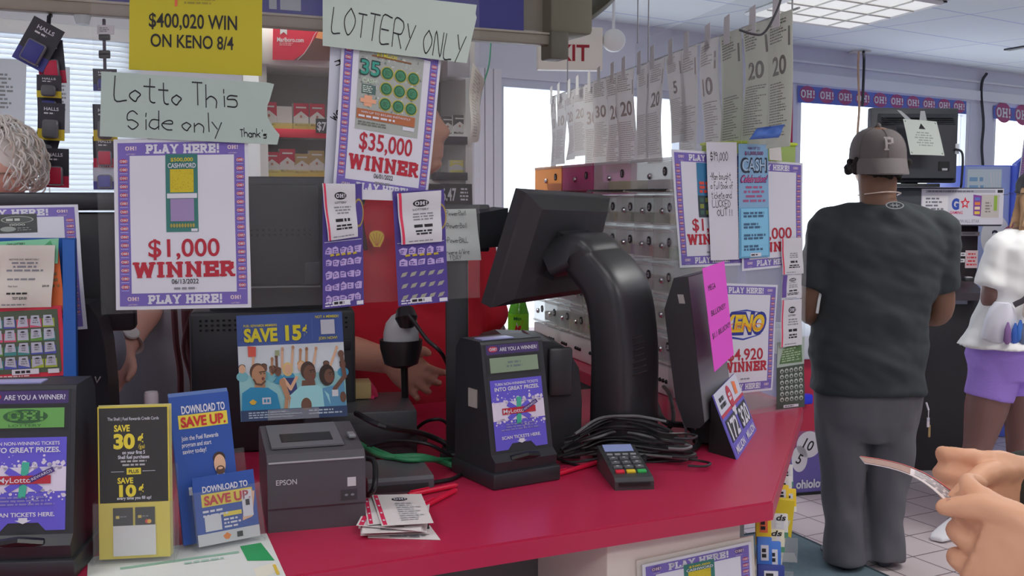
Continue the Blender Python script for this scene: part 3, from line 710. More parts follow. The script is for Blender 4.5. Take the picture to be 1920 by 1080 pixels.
def art_thirtyfive():
    A = Art(150, 200, M((150, 156, 152), .7)); rnd = random.Random(2)
    for k in range(150):
        x, y = rnd.uniform(2, 140), rnd.uniform(40, 192); g = rnd.choice((120, 170, 188)); A.poly([(x, y), (x + rnd.uniform(3, 9), y + rnd.uniform(-4, 4)), (x + rnd.uniform(2, 7), y + rnd.uniform(4, 9))], M((g - 10, g, g - 6), .7), 1)
    A.text('$15 MILLION', 62, 188, 9, M((200, 190, 60)), w=46, bold=.8, lv=4); A.rect(28, 180, 120, 184, M((120, 80, 50)), 2)
    A.text('35', 26, 152, 38, M((36, 60, 56)), w=48, bold=1.6, lv=3); A.text('35', 26, 152, 34, M((50, 140, 124)), w=42, bold=.6, lv=4); A.text('CASH', 26, 120, 11, M((170, 190, 170)), w=32, bold=.8, lv=4)
    A.rect(10, 88, 42, 110, M((70, 96, 92)), 2); A.lines(12, 40, 90, 108, 4, M((190, 200, 190)))
    A.rect(8, 66, 44, 76, M((206, 150, 120)), 3); A.rect(17, 58, 35, 84, M((206, 150, 120)), 2)
    for i in range(3):
        for j in range(3):
            x, y = 66 + i * 31, 146 - j * 38; A.ell(x, y, 15, 16.5, M((172, 164, 56)), 2); A.ell(x, y, 13, 14.5, M((40, 92, 66)), 3); A.ell(x, y, 10, 11, M((62, 124, 92)), 4); A.lines(x - 6, x + 6, y - 6, y + 6, 3, DGRN, lv=5, seed=i * 3 + j)
    A.rect(2, 26, 140, 50, M((158, 94, 60)), 2); A.text('WIN UP TO $35,000 INSTANTLY', 70, 43, 5, PAPER, w=118, bold=.3, lv=4); A.lines(6, 130, 28, 38, 1, PAPER, lv=4)
    A.rect(112, 15, 140, 24, PAPER, 2); A.lines(6, 100, 10, 22, 2, M((96, 100, 90))); return A
def art_grey():
    A = Art(100, 66, M((62, 66, 66), .6)); A.ell(50, 46, 42, 13, M((140, 146, 140)), 1, 24); A.ell(50, 46, 38, 10.5, M((70, 76, 74)), 2, 24); A.lines(22, 78, 40, 52, 1, M((170, 176, 168)), lv=3, h=.7)
    A.text('0000', 50, 28, 7, M((170, 176, 170)), w=40, bold=.6); A.ell(26, 14, 20, 9, M((132, 140, 134)), 1); A.lines(50, 92, 6, 20, 2, M((120, 126, 122))); return A
# poster on the cabinet below the counter
q = quad_px((FP, -FN), (1212, 1290), (1412, 1240), (1402, 1012), (1198, 1056))
t2 = thing('poster_frame', 'clear framed winner poster on the beige panel under the counter', 'poster', (q[0] + q[1]) / 2)
A = poster_art('$1,000', None, art_cashword()); w0 = (q[0] + q[1]) / 2
q2 = [p - FN * .010 - w0 for p in q]; A.place('poster_sheet', q2, t2)
fm = Art(1, 1, M((188, 184, 176), .4)); q3 = [p - FN * .0065 - w0 for p in q]; cen = sum(q3, Vector()) / 4
fm.place('backing', [cen + (p - cen) * 1.07 for p in q3], t2, thick=.004)

# ================================================================== machines on the counter
def dev(name, label, cat, px, py, yaw, group=None, z=CT): p = PZ(px, py, z); return thing(name, label, cat, p, math.radians(yaw), group)
LCD = M((120, 140, 116), .3); LCD2 = M((92, 150, 76), .3)
def checker_art(logo):
    A = Art(120, 220, BLACK)
    A.rect(3, 199, 117, 219, M((60, 44, 96), .4), 1); A.text('ARE YOU A WINNER?', 72, 209, 8, PAPER, w=82, bold=.4, lv=3); A.ell(17, 210, 10, 6, M((160, 40, 62)), 2); A.text('OH!', 17, 210, 6, PAPER, w=15, font='slab', lv=3)
    A.rect(2, 156, 118, 197, M((30, 32, 34), .4), 1); A.rect(8, 161, 112, 192, LCD2 if logo else LCD, 2)
    if logo: A.ell(60, 179, 30, 11, M((44, 84, 50)), 3); A.text('OH!', 60, 180, 14, LCD2, w=48, font='slab', lv=4); A.text('LOTTERY', 60, 165, 4, M((44, 84, 50)), w=44, lv=4)
    else: A.lines(40, 80, 169, 185, 2, M((90, 110, 110)), lv=3, center=True)
    vio = M((88, 80, 186), .4)
    A.poly([(4, 2), (30, 2), (40, 14), (80, 14), (90, 2), (116, 2), (116, 146), (4, 146)], vio, 2)
    pale = M((196, 192, 222), .4); rnd = random.Random(8)
    A.rect(4, 62, 116, 100, pale, 3)
    for k in range(90):
        x = rnd.uniform(6, 114); y = 81 + rnd.choice((-1, 1)) * (15 + abs(rnd.gauss(0, 11))); r_ = rnd.uniform(.8, 4) * (1 if abs(y - 81) < 26 else .5); A.ell(x, y, r_, r_, pale, 3, 9)
    A.text('TURN NON-WINNING TICKETS', 60, 137, 5.5, PAPER, w=94, bold=.6, lv=5); A.text('INTO GREAT PRIZES.', 60, 127, 8, PAPER, w=96, bold=.9, lv=5)
    for ang, c_ in ((35, vio), (-35, vio), (85, M((60, 160, 136), .4))):
        c, s_ = math.cos(math.radians(ang)), math.sin(math.radians(ang)); A.poly([(60 + a * c - b * s_, 80 + a * s_ + b * c) for a, b in ((-28, -5), (28, -5), (28, 5), (-28, 5))], c_, 5)
    A.rect(24, 74, 96, 87, M((160, 34, 50), .4), 6); A.text('MyLotto', 48, 80.5, 8.5, PAPER, w=44, bold=.2, lv=7)
    c, s_ = math.cos(.5), math.sin(.5); A.poly([(84 + a * c - b * s_, 88 + a * s_ + b * c) for a, b in ((-18, -4), (18, -4), (18, 4), (-18, 4))], M((60, 40, 110), .4), 7); A.text('REWARDS', 84, 88, 4.5, PAPER, w=30, rot=.5, lv=8)
    A.lines(16, 104, 40, 56, 3, M((120, 116, 170)), center=True, lv=5); A.text('SCAN TICKETS HERE.', 60, 27, 6.5, PAPER, w=84, bold=.8, lv=5)
    A.poly([(54, 22), (66, 22), (66, 18), (71, 18), (60, 12.5), (49, 18), (54, 18)], PAPER, 5); return A
def ticket_checker(px, py, yaw, label, logo):
    t = dev('ticket_checker', label, 'ticket checker', px, py, yaw, 'ticket checking machines'); W, D, H = .15, .165, .27
    m = MB(); m.box((W / 2, D / 2, .015), (W, D, .03), BLACK, .004); m.build('base', t)
    m = MB(); pr = [(.008, .03), (.004, .05), (.02, .062), (.0572, H - .006), (.06, H - .001), (.066, H), (D - .03, H), (D - .012, H - .02), (D - .006, .03)]
    m.prism([(y, z) for y, z in pr], .006, W - .006, BLACK, 'x'); m.build('body', t)
    bl, tl = Vector((.013, .0205, .066)), Vector((.013, .0566, H - .0065)); br, tr = bl + Vector((W - .026, 0, 0)), tl + Vector((W - .026, 0, 0))
    m = MB(); checker_art(logo).add_to(m, bl, br, tr, tl, thick=.002); m.build('face_panel', t, label='purple scan instructions face')
    m = MB(); m.tube([(W * .3, .012, .052), (W * .5, .004, .058), (W * .7, .012, .052)], .007, M((20, 20, 22), .3), 8); m.build('scan_slot', t)
    m = MB(); m.box((.0045, .085, .16), (.003, .03, .035), M((150, 148, 142), .6)); m.build('side_label', t)
    m = MB(); m.box((W / 2 - .02, .09, H + .001), (.07, .03, .002), M((150, 152, 200), .3)); m.build('top_label', t)
    return t
ticket_checker(926, 921, 32, 'black ticket checker with a purple face in the middle of the counter', False)
ticket_checker(-68, 1096, 6, 'black ticket checker with a green lit display at the left counter end', True)
# paper roll housing behind the middle checker
t = dev('receipt_printer', 'rounded black receipt printer housing behind the middle ticket checker', 'printer', 912, 872, 10)
m = MB(); pr = [(0, 0), (.2, 0), (.203, .12), (.196, .19), (.17, .232), (.14, .246), (.05, .251), (.02, .244), (0, .222)]
m.prism(pr, .02, .2, BLACK, 'y'); m.build('housing', t)
m = MB(); m.box((.155, .012, .185), (.05, .016, .1), M((46, 47, 50), .35), .006); m.build('lid', t)
m = MB(); m.tube([(.11, .03, .2485), (.11, .19, .2485)], .0025, M((90, 92, 96), .3)); m.build('seam_strip', t)
# grey receipt printer
t = dev('receipt_printer', 'dark grey desktop receipt printer at the front of the counter', 'printer', 503, 1000, 17)
PG = M((70, 69, 74), .42, bump=.05, bscale=600); PGL = M((92, 92, 98), .38); W, D, H = .158, .2, .128
m = MB(); m.prism([(0, .0), (0, .036), (-.003, .04), (-.003, H - .012), (.008, H - .002), (D - .03, H + .012), (D, H), (D, 0)], 0, W, PG, 'x'); m.build('case', t)
m = MB(); m.prism([(.03, H + .0015), (D - .04, H + .0115), (D - .04, H + .0145), (.03, H + .0045)], .01, W - .03, PGL, 'x'); m.build('paper_cover', t)
m = MB(); m.prism([(.055, H + .0058), (.1, H + .009), (.1, H + .0108), (.055, H + .0072)], .028, W - .045, M((26, 26, 28), .4), 'x'); m.build('paper_slot', t)
m = MB(); m.box((W / 2, -.0035, H - .0135), (W - .004, .002, .003), M((150, 150, 156), .3), .0008); m.build('edge_strip', t)
m = MB(); m.box((W - .012, .07, H + .009), (.012, .03, .006), M((120, 122, 128), .4), .002); m.build('open_lever', t)
A = Art(W, H); A.text('EPSON', .03, .083, .009, M((176, 178, 182), .5), w=.033, bold=.4)
A.rect(W - .03, .068, W - .016, .083, M((180, 180, 184), .6), 1); A.rect(W - .041, .045, W - .014, .063, M((52, 52, 56), .5), 1); A.ell(W - .032, .054, .003, .002, GREYINK, 3, 10); A.ell(W - .022, .054, .003, .002, GREYINK, 3, 10)
m = MB(); A.add_to(m, (0, -.0032, 0), (W, -.0032, 0), (W, -.0032, H), (0, -.0032, H), base=False); m.build('front_print', t)
# payment promotion sign standing on the printer
SKINS = [M((176, 132, 100), .6), M((104, 74, 60), .6), M((206, 166, 136), .6)]
def art_crowd():
    A = Art(200, 195, M((64, 88, 152), .4)); A.rect(0, 0, 200, 138, M((196, 204, 212), .4), 1); A.rect(0, 0, 200, 84, M((140, 190, 194), .4), 2)
    A.text('SAVE', 43, 158, 24, M((206, 196, 44), .5), w=62, bold=1.5, lv=4); A.text('15', 104, 160, 27, M((206, 196, 44), .5), w=30, bold=1.5, lv=4); A.text('¢', 126, 166, 18, M((206, 196, 44), .5), w=9, bold=1, lv=4)
    A.text('FUEL REWARDS MEMBERS', 43, 175, 4.5, M((206, 196, 44), .5), w=62, bold=.5, lv=4); A.text('NOT A MEMBER?', 170, 187, 5, M((206, 196, 44), .5), w=46, bold=.5, lv=4); A.text('JOIN NOW!', 170, 147, 5.5, M((206, 196, 44), .5), w=36, bold=.5, lv=4)
    A.rect(140, 146, 140.6, 186, M((96, 116, 170)), 3); A.rect(157, 154, 184, 181, M((188, 192, 202), .5), 3)
    sk1, sk2, sk3 = SKINS; hair = M((50, 38, 34), .6); bl = M((40, 132, 176), .5); cy = M((150, 204, 212), .5); navy = M((50, 60, 110), .5)
    def arm(pts, w, c, lv=5): A.line(pts, w, c, lv)
    for x, y, s_ in ((62, 92, sk2), (72, 88, sk2), (132, 92, sk3), (164, 96, sk2), (196, 96, sk2), (6, 96, sk3), (92, 92, sk1), (46, 96, sk2)):
        A.ell(x, y, 6, 8, s_, 4); A.ell(x, y + 4, 6.2, 5, hair, 3); A.ell(x, y - 14, 11, 9, rndc(x), 3)
    for a_, b_ in (((60, 84), (62, 112)), ((70, 90), (70, 116)), ((80, 96), (82, 130)), ((98, 96), (102, 132)), ((114, 100), (116, 126)), ((126, 100), (128, 128)), ((140, 100), (146, 128)), ((26, 100), (28, 124)), ((170, 90), (186, 128))): arm([a_, b_], 4.5, SKINS[int(a_[0]) % 3], 4); A.ell(b_[0], b_[1], 3, 4, SKINS[int(a_[0]) % 3], 4, 8)
    A.poly([(18, 118), (32, 118), (33, 136), (18, 138)], M((206, 84, 70), .5), 5); A.rect(68, 118, 76, 128, M((150, 160, 120), .5), 5)
    A.ell(90, 92, 10, 13, M((206, 178, 120), .6), 5); A.ell(91, 92, 6.5, 9, sk3, 6); A.poly([(80, 76), (104, 76), (108, 40), (82, 40)], navy, 6); arm([(82, 74), (94, 56), (106, 76)], 6, sk3, 7)
    A.ell(116, 96, 7, 9, sk3, 5); A.ell(116, 101, 7.5, 6, M((190, 150, 90), .6), 4)
    A.ell(34, 90, 14.5, 16, M((90, 66, 52), .6), 6); A.ell(36, 84, 13, 18, sk1, 7); A.poly([(28, 72), (46, 72), (48, 54), (26, 54)], sk1, 6); A.poly([(2, 20), (4, 52), (20, 62), (52, 60), (68, 48), (74, 18)], bl, 7)
    arm([(84, 16), (88, 40), (80, 66)], 10, sk1, 8); A.ell(79, 68, 6, 8, sk1, 8)
    A.ell(128, 88, 14, 17, M((70, 52, 46), .6), 8); A.ell(131, 82, 12, 16, sk2, 9); A.poly([(86, 10), (90, 42), (112, 60), (146, 60), (166, 42), (170, 10)], cy, 8); A.poly([(116, 70), (140, 70), (142, 54), (114, 54)], sk2, 8); A.ell(122, 24, 10, 14, sk2, 9)
    A.ell(164, 78, 15, 20, hair, 8); A.ell(168, 76, 9.5, 13, sk2, 9); A.poly([(156, 20), (154, 54), (176, 58), (196, 66), (198, 20)], M((86, 144, 178), .5), 8); arm([(178, 52), (198, 74), (194, 112)], 8, sk2, 9); A.ell(193, 116, 6, 7, sk2, 9)
    A.ell(193, 36, 6, 10, sk2, 10); A.rect(172, 38, 184, 50, M((200, 204, 212)), 10); A.poly([(20, 30), (26, 30), (30, 35), (23, 40), (16, 35)], M((220, 170, 60)), 9); A.rect(40, 30, 56, 42, PAPER, 9); A.rect(43, 33, 47, 39, bl, 10); A.rect(49, 33, 53, 39, bl, 10)
    for x, y, w in ((42, 86, 5), (136, 85, 5), (172, 79, 4)):
        A.line([(x - w, y + 3), (x + w, y + 4)], 1.6, hair, 10); A.ell(x - w * .5, y, 1.3, 1, INK, 10, 8); A.ell(x + w * .8, y + .5, 1.3, 1, INK, 10, 8); A.ell(x + 1, y - 9, 2.6, 3, M((120, 60, 56)), 10, 10)
    A.line([(26, 76), (30, 68), (40, 66), (47, 72)], 3, M((96, 70, 56)), 9)
    A.rect(0, 0, 200, 20, M((50, 68, 104), .4), 9); A.lines(14, 120, 4, 17, 3, M((170, 186, 200)), lv=10); A.lines(126, 194, 6, 17, 2, M((170, 186, 200)), lv=10)
    return A
def rndc(x): return M(((60, 140, 176), (180, 190, 200), (110, 170, 180), (90, 110, 150))[int(x) % 4], .5)
q = [P(452, 791, 1.945), P(651, 780, 2.02), P(641, 584, 2.05), P(443, 592, 1.975)]; base_c = (q[0] + q[1]) / 2
t = thing('promotion_sign', 'blue and white photo sign of a cheering crowd standing on the printer', 'sign', base_c); q = [p - base_c for p in q]
art_crowd().place('sign_panel', q, t, thick=.003)
m = MB(); u_ = (q[1] - q[0]); n_ = u_.cross(q[3] - q[0]).normalized(); a_ = q[0] + u_ * .24 + n_ * .008; b_ = q[0] + u_ * .72 + n_ * .008; up_ = Vector((0, 0, .02))
m.add([a_, b_, b_ + up_, a_ + up_, a_ - n_ * .03, b_ - n_ * .03], [[0, 1, 2, 3], [0, 4, 5, 1]], clear((.9, .92, .95), .3, .15)); m.build('clear_foot', t)
# big terminals
def mk_panel(m, x0, x1, z0, z1, y0, y1, mat, bevel=.006): m.box(((x0 + x1) / 2, (y0 + y1) / 2, (z0 + z1) / 2), (x1 - x0, y1 - y0, z1 - z0), mat, bevel)
t = thing('lottery_terminal', 'large black lottery terminal seen from behind in the middle of the counter', 'terminal', P(350, 850, 2.2) * 1.0, math.radians(12)); t.location.z = CT
def local_x(t, px, y=0.0):                           # pixel column -> x along the front of a turned thing
    k = (px - 960) / FPX; a = t.rotation_euler.z; return (k * (t.location.y + y * math.cos(a)) - t.location.x + y * math.sin(a)) / (math.cos(a) - k * math.sin(a))
def lx(px, y=0.0): return local_x(t, px, y)
def lz(py, d=2.25): return CAMZ - (py - HORIZON) * d / FPX - CT
m = MB(); mk_panel(m, lx(350), lx(664), 0, lz(582), .0, .22, BLACK, .01); m.build('lower_body', t)
m = MB(); mk_panel(m, lx(388), lx(655), lz(596), lz(331), .02, .075, BLACK, .012); m.build('screen_back', t)
m = MB(); mk_panel(m, lx(398), lx(600), lz(535), lz(345), .004, .03, M((34, 35, 39), .5), .008); m.build('rear_cover', t)
m = MB(); mk_panel(m, lx(398), lx(600), lz(539), lz(536), .0, .02, M((96, 98, 102), .4), .001); m.build('cover_ledge', t)
m = MB(); mk_panel(m, lx(570), lx(600), lz(535), lz(490), -.004, .01, M((44, 45, 49), .5), .004); m.build('cover_latch', t)
m = MB(); hm = M((10, 10, 11), .8)
for r_ in range(3):
    for k in range(26): x = lx(372 + k * 11); z = lz(598 + r_ * 9); m.box((x, -.0005, z), (.005, .002, .004), hm)
m.build('vent_holes', t)
m = MB()
for r_ in range(2):
    for k in range(11): m.box((lx(472 + k * 11), .0035, lz(431 + r_ * 9)), (.004, .002, .004), hm)
m.build('cover_vents', t)
m = MB(); mk_panel(m, lx(465), lx(655), lz(660), lz(640), -.003, .01, M((30, 31, 34), .5), .003); m.build('lower_ridge', t)
t = thing('lottery_terminal', 'black lottery terminal at the left counter end behind a winner poster', 'terminal', P(-60, 800, 1.98), math.radians(12)); t.location.z = CT
def lx2(px, y=0.0): return local_x(t, px, y)
m = MB(); mk_panel(m, lx2(-60, .13), lx2(248, .13), lz(622, 2.16), lz(398, 2.16), .13, .18, BLACK, .01); m.build('screen_back', t)
m = MB(); mk_panel(m, lx2(-60, .12), lx2(246, .12), lz(394, 2.16), lz(361, 2.16), .12, .19, M((46, 48, 52), .4), .01); m.build('screen_top_rail', t)
m = MB(); pr = [(0, 0), (lx2(201), 0), (lx2(199), .17), (lx2(193), .26), (lx2(183), .31), (lx2(166), .338), (0, .345)]; m.prism(pr, -.02, .1, M((42, 45, 50), .38, bump=.05, bscale=700), 'y'); m.build('rounded_body', t)
m = MB(); m.tube([(lx2(174), -.022, .2), (lx2(178), -.03, .19), (lx2(184), -.023, .2)], .0015, M((150, 150, 150)), 6); m.build('latch', t)
# maroon cables between the terminals
cm = M((92, 54, 60), .5)
for k, px in enumerate(([(326, 575), (330, 640), (338, 700), (338, 780)], [(348, 575), (352, 630), (366, 700), (374, 790)], [(362, 575), (344, 650), (360, 720), (356, 800)])):
    pts = [P(x, y, 2.45 - k * .02) for x, y in px] + [PC(px[-1][0], 800)]; pts[-1] = pts[-1] + Vector((0, 0, .006))
    m = MB(); m.tube(bez(pts, 6), (.0075, .011, .005)[k], cm, 8); tag(m.build('cable', loc=pts[0]), ('leftmost maroon cable dropping beside the middle terminal', 'thick maroon cable against the edge of the middle terminal', 'thin maroon cable crossing behind the other two')[k], 'cable')

# curved arm terminal
sBL, sTL, sTR, sBR = P(922, 578, 2.13), P(988, 362, 2.08), P(1145, 372, 2.40), P(1102, 550, 2.46)
c0 = (sBL + sTL + sTR + sBR) / 4; root = PC(1165, 850)
t = thing('touchscreen_terminal', 'black touchscreen on a thick curved arm facing the clerk', 'terminal', root)
q = [p - root for p in (sBL, sBR, sTR, sTL)]; nn = (q[1] - q[0]).cross(q[3] - q[0]).normalized(); cc = sum(q, Vector()) / 4
def inq(k, off): return [cc + (p - cc) * k + nn * off for p in q]
SB = M((44, 45, 48), .45)
m = MB(); rings = [inq(1, -.028), inq(1.0, -.004), inq(.985, 0), inq(.8, .02), inq(.79, .021)]; m.loft(rings, SB); m.sm = [False] * len(m.f); m.build('screen_housing', t)
A = Art(1, 1, M((24, 26, 34), .15)); q5 = inq(.94, -.0285); A.place('screen_glass', [q5[1], q5[0], q5[3], q5[2]], t)
m = MB()
hd_ = (q[1] - q[0]).normalized(); upq = (q[3] - q[0]).normalized(); hc = cc + upq * .0
mm = MB(); mm.loft([[hc + hd_ * a * .06 + upq * b * .05 + nn * o for a, b in ((-1, -1), (1, -1), (1, 1), (-1, 1))] for o in (.018, .045)], M((36, 37, 40), .5)); mm.sm = [False] * len(mm.f); mm.build('tilt_hinge', t)
a0 = hc + nn * .035
arm = bez([a0 + Vector((-.02, 0, -.01)), a0 + Vector((.03, -.012, .012)), P(1118, 490, 2.24) - root, P(1158, 545, 2.22) - root, P(1172, 640, 2.22) - root, P(1172, 740, 2.23) - root, P(1170, 850, 2.25) - root], 7)
arm[-1].z = .034; arm[-2].x, arm[-2].y = arm[-1].x, arm[-1].y
wd = Vector((.5, .866, 0))
m = MB(); rings = []
for i, p in enumerate(arm):
    tn = (arm[min(i + 1, len(arm) - 1)] - arm[max(i - 1, 0)]).normalized(); th = tn.cross(wd).normalized(); k = i / (len(arm) - 1)
    hw = .075 + .02 * min(1, k * 2); ht = .036 + .012 * k
    rings.append([p + wd * hw * math.copysign(abs(math.cos(a)) ** .35, math.cos(a)) + th * ht * math.copysign(abs(math.sin(a)) ** .35, math.sin(a)) for a in [2 * math.pi * (j + .5) / 20 for j in range(20)]])
m.loft(rings, M((40, 41, 44), .36)); m.build('curved_arm', t, smooth=50)
m = MB()
for k in range(7):
    p = P(1192 + k * 1.2, 640 + k * 11, 2.145) - root; m.tube([p + Vector((-.02, 0, 0)), p + Vector((.016, .01, .01))], .0016, M((16, 16, 17)), 5)
m.build('vent_slots', t)
m = MB(); rz_ = rotz(math.radians(10)); m.box(Vector((.03, .03, .016)), (.19, .2, .032), M((30, 31, 33), .45), .006, rot=rz_); m.build('base_plate', t)

# second monitor turned to the side with a pink note
O = PC(1290, 852); Ld = Vector((.4, .917, 0)); Rd = Vector((.917, -.4, 0))
t = thing('customer_monitor', 'black flat monitor standing edge on with a pink note on it', 'monitor', O)
k_ = .0011
def mp2(px, py): return ((px - 1290) * k_ * .95, (852 - py) * k_)
pr = [mp2(*p) for p in ((1284, 510), (1256, 514), (1237, 575), (1262, 745), (1284, 800), (1312, 800), (1322, 790))]
Ms = Matrix((( Rd.x, Ld.x, 0, 0), (Rd.y, Ld.y, 0, 0), (0, 0, 1, 0), (0, 0, 0, 1)))
m = MB(); m.prism(pr, 0, .27, M((34, 35, 38), .4), 'y', Ms); m.build('screen_case', t)
A = Art(1, 1, M((110, 110, 114), .35)); a_, b_ = mp2(1284, 512), mp2(1321, 788)
def f2(x, y, z): return Ms @ Vector((x + .0008, y, z))
A.place('screen_face', [f2(b_[0], .004, b_[1]), f2(b_[0], .266, b_[1]), f2(a_[0], .266, a_[1]), f2(a_[0], .004, a_[1])], t)
m = MB(); m.prism([mp2(1284, 802), mp2(1312, 802), mp2(1326, 846), mp2(1285, 846)], .09, .18, M((30, 31, 33), .4), 'y', Ms); m.build('neck', t)
m = MB(); m.box(Ms @ Vector((.008, .15, .006)), (.05, .1, .012), M((30, 31, 33), .4), .004, rot=rotz(math.radians(-23))); m.build('foot', t)
m = MB(); m.prism([mp2(1264, 545), mp2(1276, 545), mp2(1280, 562), mp2(1268, 562)], -.001, 0, M((140, 140, 136)), 'y', Ms); m.build('label', t)
PINK = M((214, 74, 196), .7, k=.75)
q = [P(1329, 697, 2.16), P(1366, 664, 2.40), P(1348, 489, 2.36), P(1306, 503, 2.12)]
q = [p + Rd * .012 for p in q]
A = Art(100, 130, PINK); A.text('MEGA', 14, 104, 7.5, INK, w=32, align='l', lv=1); A.text('BILLIONS!!!', 14, 72, 7.5, INK, w=68, align='l', lv=1); A.text('$1.1 BILLION!!!', 8, 44, 7.5, INK, w=88, align='l', lv=1)
tag(A.place('pink_note', q), 'bright pink note about billions taped to the side of a monitor', 'note')
# jackpot wedge sign
qb, qr = PC(1383, 862), PC(1419, 806); qd = (qr - qb); root = qb.copy(); up = Vector((0, 0, 1)); bk = Vector((-qd.y, qd.x, 0)).normalized()
if bk.x > 0: bk = -bk
t = thing('jackpot_sign', 'black easel sign with two jackpot amounts on a purple face', 'sign', root)
tl = P(1337, 741, 2.23) - root; qd = qr - root; tr = qd + tl
A = Art(280, 150, M((92, 84, 176), .5)); A.rect(0, 96, 280, 150, M((186, 188, 204), .5), 1); A.rect(0, 92, 280, 100, M((170, 44, 70), .5), 2); A.ell(140, 118, 26, 26, M((168, 30, 56), .5), 3); A.ell(140, 88, 22, 16, M((190, 190, 206), .5), 2)
A.lines(122, 158, 108, 128, 2, PAPER, center=True, lv=4, h=.7); A.lines(18, 90, 108, 136, 2, INK, center=True, h=.7); A.poly([(200, 110), (230, 108), (240, 136), (206, 142)], M((210, 110, 60)), 3)
A.rect(14, 34, 126, 84, BLACK, 3); A.rect(152, 34, 266, 84, BLACK, 3); A.text('172', 70, 59, 42, PAPER, w=96, bold=.9, lv=5); A.text('320', 209, 59, 42, PAPER, w=98, bold=.9, lv=5); A.text('MILLION', 70, 16, 17, PAPER, w=104, bold=.8, lv=4); A.text('MILLION', 209, 16, 17, PAPER, w=104, bold=.8, lv=4)
m = MB(); A.add_to(m, Vector(), qd, tr, tl, thick=.003); m.build('sign_face', t)
e1, e2 = (Vector((tl.x, tl.y, 0)) + bk * .008), (Vector((tr.x, tr.y, 0)) + bk * .008)
m = MB(); n2 = qd.cross(tl).normalized() * -.004
m.add([n2 * 1, qd + n2, tr + n2, tl + n2, e1, e2], [[0, 1, 2, 3], [0, 3, 4], [1, 5, 2], [3, 2, 5, 4], [0, 4, 5, 1]], M((28, 28, 30), .6)); m.build('easel_body', t)
# card terminal
t = dev('card_terminal', 'small black card payment keypad on the red counter', 'card terminal', 1153, 920, 7)
W, D = .074, .165; KP = M((56, 58, 60), .4)
m = MB(); m.prism([(0, 0), (0, .016), (.008, .022), (D * .72, .04), (D, .046), (D, 0)], 0, W, KP, 'x'); m.build('case', t)
def kt(x, y, o=0): return Vector((x, y, .022 + (y - .008) * (.018 / (D * .72 - .008)) + o))
m = MB(); A = Art(1, 1, M((136, 150, 196), .25)); A.add_to(m, kt(.008, .128, .001), kt(W - .008, .128, .001), kt(W - .008, .156, .0035), kt(.008, .156, .0035)); m.build('display', t)
m = MB(); m.box((W / 2, .004, .011), (W * .8, .012, .006), M((24, 25, 27), .4)); m.build('card_slot', t)
sl = Matrix.Rotation(math.atan(.16), 3, 'X')
for r_ in range(4):
    for c_ in range(3):
        m = MB(); km = M((84, 86, 90), .5)
        if r_ == 0: km = (M((196, 44, 60), .4), M((206, 180, 50), .4), M((54, 160, 84), .4))[c_]
        p = kt(.016 + c_ * .021, .03 + r_ * .02, .002); m.box(p, (.017, .011, .005), km, .0015, rot=sl)
        if r_: m.box(p + Vector((0, 0, .0028)), (.005, .003, .0004), M((180, 182, 186)), rot=sl)
        m.build('key', t)
m = MB()
for c_ in range(4): m.box(kt(.014 + c_ * .0155, .112, .0015), (.011, .005, .002), M((150, 152, 156), .4), rot=sl)
m.build('function_row', t)

# black pole with customer display
t = dev('display_pole', 'black pole with a small square customer display at the top', 'display pole', 858, 852, 0)
m = MB(); m.box((0, 0, .006), (.07, .08, .012), BLACK, .003); m.build('base_plate', t)
zt = P(855, 430, 2.24).z - CT; m = MB(); m.box((0, 0, zt / 2), (.046, .04, zt), M((34, 35, 38), .4), .004); m.build('pole', t)
q = [P(888, 466, 2.2) - t.location, P(951, 462, 2.26) - t.location, P(953, 390, 2.26) - t.location, P(892, 401, 2.2) - t.location]
m = MB(); n_ = (q[1] - q[0]).cross(q[3] - q[0]).normalized(); m.loft([[p - n_ * .05 for p in q], q], M((40, 42, 46), .35)); m.sm = [False] * len(m.f); m.build('display_box', t)
m = MB(); a_, b_ = P(832, 470, 2.25) - t.location, P(905, 466, 2.27) - t.location; m.box((a_ + b_) / 2 + Vector((0, .02, .045)), (.11, .02, .1), M((44, 46, 50), .4), .004); m.build('display_bracket', t)
A = Art(75, 100, M((176, 184, 182), .8)); 
for s_, y, h in (('-PowerBall', 92, 8), ('-PowerBall', 68, 9), ('-PowerBALL', 40, 9), ('-were 4/Wre', 17, 9), ('1 DAY', 6, 8)):
    A.text(s_, 4 if s_ != '1 DAY' else 10, y, h, INK, w=48 if len(s_) > 6 else 24, font='hand', align='l', seed=int(y), th=.7)
q = [P(836, 488, 2.2), P(903, 486, 2.215), P(893, 391, 2.215), P(829, 392, 2.2)]
q = [p - Vector((0, .03, 0)) for p in q]
tag(A.place('handwritten_note', q, bend=wave(.002, .002)), 'white handwritten list taped to the pole display', 'note')

# handheld scanner in its stand
t = dev('barcode_scanner', 'grey and black barcode scanner resting in a tall stand', 'scanner', 764, 826, 0)
p = lambda x, y, d=2.26: P(x, y, d) - t.location
m = MB(); m.lathe([(.045, 0), (.045, .006), (.02, .012)], BLACK); m.build('stand_base', t)
m = MB(); m.tube([(0, 0, .01), p(760, 760, 2.34), p(757, 660, 2.26)], .008, M((30, 30, 32), .35), 10); m.build('gooseneck', t)
hc = p(752, 652); m = MB(); m.lathe([(.018, -.042), (.036, -.034), (.045, 0), (.046, .018), (.042, .018), (.036, 0)], M((28, 28, 30), .4), c=hc); m.build('cradle', t)
m = MB(); m.loft([[p(x, y) + Vector((math.cos(a) * r_, math.sin(a) * r_ * .8, math.sin(a) * .0)) for a in [2 * math.pi * j / 18 for j in range(18)]] for x, y, r_ in ((752, 648, .038), (752, 625, .038), (753, 606, .034), (757, 592, .026), (762, 583, .014))], M((156, 158, 162), .35)); m.build('scanner_head', t)
